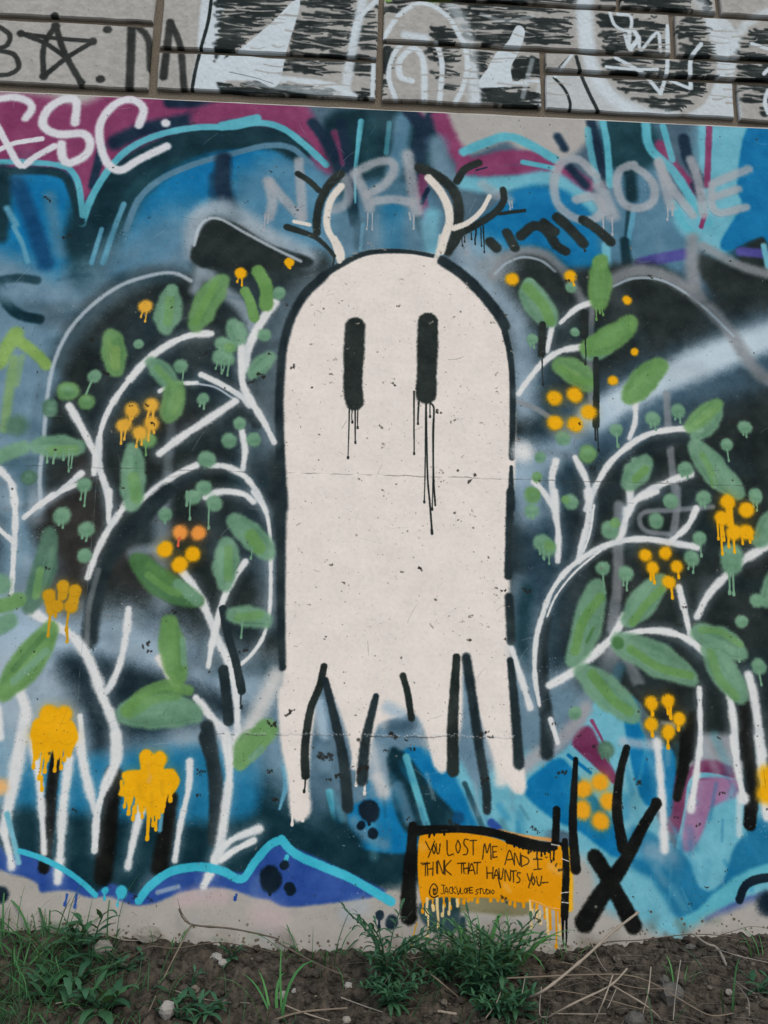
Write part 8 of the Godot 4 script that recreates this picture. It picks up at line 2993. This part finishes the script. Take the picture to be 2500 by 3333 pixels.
	for m in [pale, grey, white]:
		m.albedo_texture = grain; m.uv1_triplanar = true; m.uv1_scale = Vector3.ONE * 9.0; m.heightmap_enabled = true; m.heightmap_texture = speckle; m.heightmap_scale = 0.3
	var crumbs := []; var tints := []
	for i in 5600:
		var x := rng.randf_range(-0.3, 2.5); var z := 0.005 + 0.5 * rng.randf()
		var q := rng.randf_range(0.003, 0.009) if rng.randf() < 0.85 else rng.randf_range(0.009, 0.026)
		crumbs.append(Transform3D(Basis.from_euler(Vector3(rng.randf() * 6, rng.randf() * 6, rng.randf() * 6)).scaled(Vector3(q, q * 0.8, q)), at(x, z, q * 0.18)))
		var t := rng.randf_range(0.65, 1.25) * (2.4 if rng.randf() < 0.03 else 1.0)
		tints.append(Color(t, t, t))
	var crumb_mat := mat(lin(0.048, 0.041, 0.033), 0.97); crumb_mat.vertex_color_use_as_albedo = true
	many("soil_crumbs", rock(Vector3.ONE, 77, 0.3), crumb_mat, crumbs, tints)
	var gr := []
	for i in 9000:
		var x := rng.randf_range(-0.3, 2.4); var z := 0.03 + 0.45 * rng.randf()
		var want := smoothstep(0.62, 0.15, x) * smoothstep(0.02, 0.1, z) + 0.5 * smoothstep(0.2, 0.05, absf(x - 0.72)) * smoothstep(0.22, 0.4, z) + 0.25 * smoothstep(0.25, 0.05, absf(x - 1.2)) + 0.015
		want *= 0.6 + 0.8 * lump.get_noise_2d(x * 60 + 500, z * 60)
		if rng.randf() > want: continue
		var hgt_ := rng.randf_range(0.03, 0.1)
		gr.append(Transform3D((Basis(Vector3.UP, rng.randf() * TAU) * Basis(Vector3.RIGHT, rng.randf_range(0.1, 0.9))).scaled(Vector3.ONE * hgt_), at(x, z, -0.003)))
	many("ground_grass", blade(1.0, 0.026, 0.9, 0.2, 5), green[2], gr)
	var sw := []
	for i in 460:
		var x := 1.5 + rng.randfn(0.0, 0.25) if i < 300 else rng.randf_range(-0.2, 2.3); var z := clampf(0.2 + rng.randfn(0.0, 0.12), 0.03, 0.6)
		var l := rng.randf_range(0.05, 0.16) if i < 300 else rng.randf_range(0.02, 0.06)
		sw.append(Transform3D((Basis(Vector3.UP, rng.randfn(0.0, 0.5) + PI / 2) * Basis(Vector3.RIGHT, PI / 2 - rng.randf_range(-0.05, 0.15))).scaled(Vector3(l * 0.6, l, l * 0.6)), at(x, z, rng.randf_range(0.003, 0.02))))
	many("loose_straw", blade(1.0, 0.008, 0.25, 0.3, 6), straw_mats[0], sw)
	stalk("dry_stalk", "long thin brown stalk arching across the pale wall base and down onto bare soil", "", [0.528, 0.02, 0.083, 0.559, 0.04, 0.07, 0.662, 0.05, 0.064, 0.764, 0.06, 0.046, 0.763, 0.075, 0.052, 0.849, 0.1, 0.035, 0.91, 0.13, 0.023, 0.946, 0.121, 0.008], 0.0022, 0.0016, 3)
	stalk("dry_stalk", "thin twig rising to a point against the purple paint left of centre", "", [0.559, 0.04, 0.07, 0.536, 0.03, 0.084, 0.524, 0.025, 0.112], 0.0011, 0.0005, 3)
	stalk("dry_stalk", "straight brown stalk slanting down left across the cracked soil", "", [0.563, 0.045, 0.068, 0.547, 0.12, 0.051, 0.527, 0.144, 0.008, 0.527, 0.273, 0.008], 0.0018, 0.0014, 1)
	stalk("dry_stalk", "grey stick lying beside the large pale stone at left", "", [0.335, 0.012, 0.014, 0.403, 0.017, 0.007, 0.468, 0.029, 0.008], 0.0016, 0.001, 2)
	stalk("dry_stalk", "bowed brown stem hugging the wall foot above the cracked soil", "", [0.431, 0.062, 0.008, 0.477, 0.07, 0.023, 0.529, 0.05, 0.025, 0.622, 0.03, 0.019, 0.693, 0.03, 0.012, 0.762, 0.019, 0.007], 0.0016, 0.0012, 3)
	stalk("dry_stalk", "pale bent straw in the lower left grass", "", [0.328, 0.239, 0.008, 0.36, 0.214, 0.008, 0.388, 0.173, 0.008], 0.0013, 0.0009, 0)
	stalk("dry_stalk", "short pale straw standing between grass blades in the lower left corner", "", [0.356, 0.227, 0.008, 0.398, 0.275, 0.008], 0.001, 0.0008, 0)
	stalk("dry_stalk", "thin golden straw lying flat right of the cracked soil", "", [0.56, 0.197, 0.008, 0.635, 0.2, 0.008, 0.722, 0.197, 0.008], 0.0007, 0.0006, 0)
	stalk("dry_stalk", "brown stick running down between the two big weeds", "", [1.067, 0.031, 0.008, 1.115, 0.2, 0.051, 1.174, 0.191, 0.008], 0.0019, 0.0015, 1)
	stalk("dry_stalk", "pale stalk slanting to the bottom edge left of centre", "", [0.789, 0.21, 0.008, 0.836, 0.228, 0.007, 0.894, 0.263, 0.008], 0.0017, 0.0012, 0)
	stalk("dry_stalk", "brown stick crossing under the pale stalk at bottom centre", "", [0.777, 0.265, 0.008, 0.832, 0.232, 0.007, 0.93, 0.209, 0.008], 0.0022, 0.0018, 1)
	stalk("dry_stalk", "forked pale twig in front of the left big weed", "", [0.908, 0.18, 0.007, 0.969, 0.207, 0.008, 1.003, 0.244, 0.008], 0.0016, 0.0011, 2)
	stalk("dry_stalk", "short thick broken straw under the right big weed", "", [1.12, 0.228, 0.008, 1.16, 0.23, 0.007], 0.003, 0.0026, 0)
	stalk("dry_stalk", "thin dark arching stem behind the big weeds below the orange board", "", [1.055, 0.03, 0.023, 1.082, 0.03, 0.042, 1.122, 0.03, 0.046, 1.193, 0.03, 0.042, 1.24, 0.04, 0.027], 0.001, 0.0008, 3)
	stalk("dry_stalk", "pale straight straw lying along the wall foot below the orange board", "", [1.079, 0.03, 0.003, 1.174, 0.03, 0.009], 0.0013, 0.001, 0)
	stalk("dry_stalk", "upright pale straw poking through the left big weed", "", [0.999, 0.168, 0.008, 1.022, 0.2, 0.057], 0.001, 0.0008, 0)
	stalk("dry_stalk", "curved brown straw at the right of the big weeds near the bottom", "", [1.217, 0.257, 0.007, 1.24, 0.25, 0.033, 1.256, 0.22, 0.038], 0.0014, 0.001, 0)
	stalk("dry_stalk", "longest straight pale cane leaning up towards the black cross", "", [1.31, 0.194, 0.008, 1.329, 0.3, 0.083, 1.433, 0.22, 0.089, 1.529, 0.13, 0.094, 1.622, 0.05, 0.101], 0.0026, 0.0029, 0)
	stalk("dry_stalk", "pale straw crossing the heap from upper right to the bottom edge", "", [1.539, 0.2, 0.062, 1.487, 0.24, 0.063, 1.388, 0.32, 0.069, 1.341, 0.265, 0.008], 0.0019, 0.0019, 0)
	stalk("dry_stalk", "straight brown straw standing down from the middle of the heap", "", [1.5, 0.22, 0.064, 1.463, 0.28, 0.054, 1.443, 0.268, 0.007], 0.0016, 0.0013, 0)
	stalk("dry_stalk", "pale straw running down right from the middle of the heap", "", [1.494, 0.23, 0.056, 1.543, 0.29, 0.038, 1.578, 0.277, 0.008], 0.0017, 0.0013, 0)
	stalk("dry_stalk", "slender upright straw left of the grey boulder", "", [1.592, 0.2, 0.055, 1.562, 0.26, 0.044, 1.539, 0.274, 0.007], 0.0015, 0.001, 0)
	stalk("dry_stalk", "thin upright white straw in front of the grey boulder", "", [1.675, 0.16, 0.048, 1.629, 0.24, 0.036, 1.605, 0.279, 0.008], 0.0012, 0.0009, 2)
	stalk("dry_stalk", "thick broken cane sloping down the soil bank at right", "", [1.757, 0.04, 0.033, 1.771, 0.08, 0.027, 1.799, 0.075, 0.008, 1.796, 0.123, 0.007], 0.0024, 0.0026, 2)
	stalk("dry_stalk", "pale curved twig reaching the right edge across the soil bank", "", [1.794, 0.077, 0.008, 1.817, 0.14, 0.043, 1.91, 0.091, 0.008], 0.0014, 0.0009, 2)
	stalk("dry_stalk", "long brown straw sweeping over the heap and past the grey boulder", "", [1.269, 0.22, 0.059, 1.35, 0.2, 0.057, 1.441, 0.2, 0.054, 1.533, 0.2, 0.047, 1.584, 0.22, 0.045, 1.632, 0.27, 0.041, 1.675, 0.3, 0.034, 1.735, 0.274, 0.008], 0.0018, 0.0013, 1)
	stalk("dry_stalk", "second brown straw curving under the long one in the heap", "", [1.323, 0.152, 0.008, 1.373, 0.25, 0.057, 1.441, 0.26, 0.049, 1.518, 0.3, 0.045, 1.569, 0.255, 0.008], 0.0012, 0.0009, 1)
	stalk("dry_stalk", "third thin straw arching through the heap", "", [1.405, 0.16, 0.062, 1.451, 0.18, 0.06, 1.49, 0.22, 0.057, 1.555, 0.24, 0.046, 1.623, 0.25, 0.043, 1.686, 0.226, 0.007], 0.001, 0.0007, 1)
	stalk("dry_stalk", "thin short straw standing at the left of the heap", "", [1.314, 0.2, 0.055, 1.296, 0.25, 0.045, 1.3, 0.215, 0.008], 0.0011, 0.0008, 2)
	stalk("dry_stalk", "bent pale straw at the left end of the heap near the bottom", "", [1.337, 0.25, 0.055, 1.321, 0.3, 0.041, 1.351, 0.254, 0.008], 0.0012, 0.001, 2)
	stalk("dry_stalk", "dark thin stem lying along the wall foot right of the black cross", "", [1.482, 0.02, 0.004, 1.556, 0.02, 0.016, 1.638, 0.02, 0.018, 1.751, 0.025, 0.024, 1.839, 0.03, 0.018, 1.92, 0.03, 0.005], 0.0014, 0.001, 3)
	stalk("dry_stalk", "fine grass stem curving against the wall at the right edge", "", [1.829, 0.03, 0.019, 1.861, 0.03, 0.036, 1.906, 0.03, 0.04, 1.951, 0.04, 0.045], 0.0007, 0.0005, 3)
	stalk("dry_stalk", "thin pale twig on bare soil near the right edge", "", [1.792, 0.153, 0.008, 1.771, 0.25, 0.04, 1.812, 0.217, 0.008], 0.0011, 0.0008, 2)
	stalk("dry_stalk", "crooked twig at the bottom right corner", "", [1.793, 0.18, 0.008, 1.771, 0.27, 0.028, 1.763, 0.287, 0.008], 0.0011, 0.0008, 2)
	stalk("dry_stalk", "thin stem leaning in the heap below the black cross", "", [1.491, 0.1, 0.059, 1.491, 0.16, 0.054, 1.493, 0.2, 0.049], 0.001, 0.0008, 2)
	stalk("dry_stalk", "short straw lying flat at the bottom of the heap", "", [1.359, 0.243, 0.008, 1.435, 0.251, 0.007, 1.473, 0.253, 0.008], 0.001, 0.0008, 0)
	stalk("dry_stalk", "grey straw slanting left inside the heap", "", [1.5, 0.24, 0.051, 1.466, 0.29, 0.041, 1.471, 0.248, 0.008], 0.001, 0.0008, 2)
	tuft("tall fine grass tuft at the left edge in front of the pale wall base", 0.243, 0.030, 22, 0.2, 0.17, 1, Vector2(-0.05, 0.15))
	tuft("two leaning grass stems right of the tall fine tuft", 0.355, 0.040, 7, 0.2, 0.13, 1, Vector2(-0.15, 0.1))
	tuft("grass tuft hanging over the soil at the far left edge", 0.147, 0.050, 20, 0.17, 0.2, 1, Vector2(-0.1, 0.25))
	tuft("small upright grass tuft right of the large pale stone", 0.512, 0.025, 9, 0.085, 0.1, 0, Vector2(0.03, 0.1))
	tuft("spiky fine grass tuft alone at the wall foot left of the big weeds", 0.851, 0.030, 22, 0.14, 0.2, 1, Vector2(0, 0.2))
	tuft("single broad curved grass plant on bare soil at the lower middle", 0.781, 0.239, 6, 0.17, 0.08, 0, Vector2(-0.2, 0.1))
	tuft("broad bright grass clump under the left half of the orange board", 1.244, 0.060, 24, 0.22, 0.13, 0, Vector2(-0.05, 0.12))
	tuft("broad grass clump under the middle of the orange board", 1.299, 0.060, 16, 0.18, 0.1, 0, Vector2(0.03, 0.1))
	tuft("little green grass sprig under the right post of the orange board", 1.463, 0.030, 9, 0.07, 0.09, 0, Vector2(0, 0))
	tuft("tuft of dull grass in the lower left corner", 0.215, 0.163, 26, 0.13, 0.26, 1, Vector2(-0.1, 0.4))
	tuft("tuft of dull grass at the bottom left beside a bent straw", 0.287, 0.220, 24, 0.11, 0.26, 1, Vector2(0, 0.4))
	tuft("grass tuft at the left bottom behind the broad weed leaves", 0.221, 0.109, 24, 0.13, 0.25, 1, Vector2(-0.05, 0.4))
	tuft("fine dark grass patch left of the leaning stalk at the bottom", 0.470, 0.222, 40, 0.085, 0.3, 1, Vector2(0, 0.4))
	tuft("low grass tuft at the right edge by the wall", 1.916, 0.067, 8, 0.1, 0.1, 0, Vector2(0.1, 0.1))
	tuft("thin single grass stem on bare soil near the right bottom", 1.733, 0.255, 4, 0.14, 0.07, 1, Vector2(-0.1, 0.1))
	tuft("small grass sprig behind the grey boulder", 1.674, 0.161, 8, 0.07, 0.1, 0, Vector2(0, 0))
	tuft("fine pale grass at the far left, lowest of the corner", 0.218, 0.194, 30, 0.12, 0.3, 1, Vector2(0, 0.4))
	tuft("fine pale grass on the bottom edge near the left corner", 0.272, 0.250, 30, 0.11, 0.3, 1, Vector2(0, 0.4))
	tuft("fine grass between the weeds left of the small pale stone", 0.290, 0.137, 30, 0.12, 0.3, 1, Vector2(0, 0.4))
	tuft("fine grass right of the tall left tuft", 0.238, 0.070, 30, 0.12, 0.3, 1, Vector2(0, 0.4))
	tuft("fine grass on the bottom edge under the bent straw", 0.369, 0.266, 30, 0.1, 0.3, 1, Vector2(0, 0.4))
	tuft("fine grass on the left edge in mid height", 0.173, 0.123, 30, 0.14, 0.3, 1, Vector2(0, 0.4))
	tuft("fine short grass right below the small left weeds", 0.292, 0.093, 30, 0.09, 0.3, 1, Vector2(0, 0.4))
	tuft("thin upright grass in the middle of the bushy weeds", 1.176, 0.069, 16, 0.12, 0.16, 1, Vector2(0, 0.2))
	tuft("thin grass between the left bushy weed and the wall foot", 1.099, 0.068, 16, 0.1, 0.16, 1, Vector2(0, 0.2))
	tuft("thin grass at the right of the bushy weeds", 1.261, 0.095, 16, 0.12, 0.16, 1, Vector2(0, 0.2))
	weed("tall narrow-leaved weed with upright stem at the left near the wall", 0.364, 0.133, 2, 0.15, 0.05, 1, 9, 1.25)
	weed("weed with long blue-green leaves left of the small pale stone", 0.318, 0.062, 3, 0.1, 0.07, 0, 5, 1.1)
	weed("round-leaved seedling spreading under the large pale stone", 0.436, 0.105, 5, 0.03, 0.07, 0, 3, 0.8)
	weed("low broad-leaved weed in the lower left grass", 0.309, 0.188, 6, 0.05, 0.08, 0, 4, 1.0)
	weed("low broad-leaved weed at the bottom left edge", 0.423, 0.250, 6, 0.05, 0.08, 0, 4, 1.1)
	weed("small weed with pointed leaves beside the bottom white stone", 0.583, 0.238, 5, 0.045, 0.07, 0, 3, 1.0)
	weed("flat weed with paired leaves on the bottom soil in the middle", 0.635, 0.241, 5, 0.03, 0.08, 1, 4, 1.1)
	weed("tiny seedling right of the white chalk stones", 0.661, 0.050, 4, 0.035, 0.04, 0, 3, 0.6)
	weed("single pale seedling on the cracked soil", 0.589, 0.145, 2, 0.04, 0.015, 1, 3, 0.7)
	weed("left big bushy weed with many feathery leaves below the ghost's hem", 1.014, 0.155, 13, 0.17, 0.13, 1, 15, 0.85)
	weed("low front part of the left bushy weed, hanging over bare soil", 1.032, 0.213, 9, 0.08, 0.1, 1, 11, 0.8)
	weed("right big bushy weed with feathery leaves below the orange board", 1.216, 0.180, 14, 0.16, 0.15, 1, 15, 0.9)
	weed("leafy weed between the two bushy ones at the wall foot", 1.143, 0.119, 9, 0.1, 0.1, 1, 11, 0.8)
	weed("leafy weed at the right flank of the bushy ones", 1.281, 0.121, 11, 0.13, 0.12, 1, 12, 0.85)
	weed("low leafy weed at the bottom under the right bushy weed", 1.253, 0.236, 10, 0.07, 0.12, 1, 10, 0.9)
	weed("small weed at the bottom left of the straw heap", 1.286, 0.237, 5, 0.05, 0.06, 0, 4, 0.8)
	weed("small green weed at the right edge on bare soil", 1.836, 0.192, 4, 0.04, 0.06, 0, 3, 0.7)
	stone("large pale stone lying against the wall foot at left", 0.458, 0.012, Vector3(0.062, 0.04, 0.045), 0.3, pale, 3)
	stone("smaller grey-white stone half hidden in weeds at left", 0.370, 0.064, Vector3(0.05, 0.034, 0.04), 0.8, pale, 14)
	stone("white chalk stone on the cracked soil, the longer of the pair", 0.627, 0.053, Vector3(0.04, 0.022, 0.024), -0.7, white, 25)
	stone("white chalk stone on the cracked soil, the smaller of the pair", 0.644, 0.069, Vector3(0.022, 0.018, 0.02), 0.2, white, 36)
	stone("white stone at the bottom edge beside a leaning stalk", 0.560, 0.254, Vector3(0.036, 0.04, 0.03), 0.4, white, 47)
	stone("small white stone on bare soil left of the bushy weed", 0.931, 0.147, Vector3(0.02, 0.018, 0.018), 0.1, white, 58)
	stone("small flat white stone left of the brown stick", 0.815, 0.163, Vector3(0.018, 0.012, 0.014), 0.5, white, 69)
	stone("dull pale stone beside the broad curved grass plant", 0.791, 0.191, Vector3(0.026, 0.022, 0.02), 0.9, pale, 70)
	stone("grey stone under the forked pale twig at the bottom", 0.928, 0.249, Vector3(0.02, 0.016, 0.02), 0.2, pale, 81)
	stone("large grey boulder in the soil right of the straw heap", 1.634, 0.209, Vector3(0.062, 0.052, 0.05), 0.5, grey, 92)
	stone("grey stone cut by the bottom edge below the straw heap", 1.527, 0.273, Vector3(0.05, 0.034, 0.04), 0.2, grey, 103)
	stone("flat grey lump on the soil bank below the blue paint", 1.749, 0.040, Vector3(0.03, 0.016, 0.02), 0.2, grey, 104)
	stone("yellowish clod on bare soil near the right bottom", 1.766, 0.192, Vector3(0.018, 0.016, 0.016), 0.2, pale, 105)
	stone("dark stone in the soil left of the grey boulder", 1.646, 0.135, Vector3(0.03, 0.026, 0.024), 0.7, grey, 106)

func noise_fill(c: Vector3) -> PackedByteArray:
	var r := PackedByteArray(); r.resize(cw * chh * 3)
	for y in chh:
		for x in cw:
			var t := 1.0 + 0.05 * n1[((y >> 1 & 255) << 8) + (x >> 1 & 255)] + 0.02 * n2[((y & 255) << 8) + (x & 255)]
			var i := (y * cw + x) * 3
			r[i] = mini(255, int(c.x * t)); r[i + 1] = mini(255, int(c.y * t)); r[i + 2] = mini(255, int(c.z * t))
	return r

func soil_tex() -> ImageTexture:
	var a := FastNoiseLite.new(); a.seed = 41; a.frequency = 0.012; a.fractal_octaves = 6; a.fractal_gain = 0.65
	var im := a.get_seamless_image(1024, 1024); im.convert(Image.FORMAT_RGB8)
	var by := im.get_data()
	for i in range(0, by.size(), 3):
		var t := by[i] / 255.0
		t = clampf(0.5 + (t - 0.5) * 1.7, 0.0, 1.0)
		var c := lin(lerpf(0.012, 0.074, t), lerpf(0.010, 0.061, t), lerpf(0.0078, 0.047, t))
		by[i] = c.r8; by[i + 1] = c.g8; by[i + 2] = c.b8
	return tex(by, 1024, 1024)
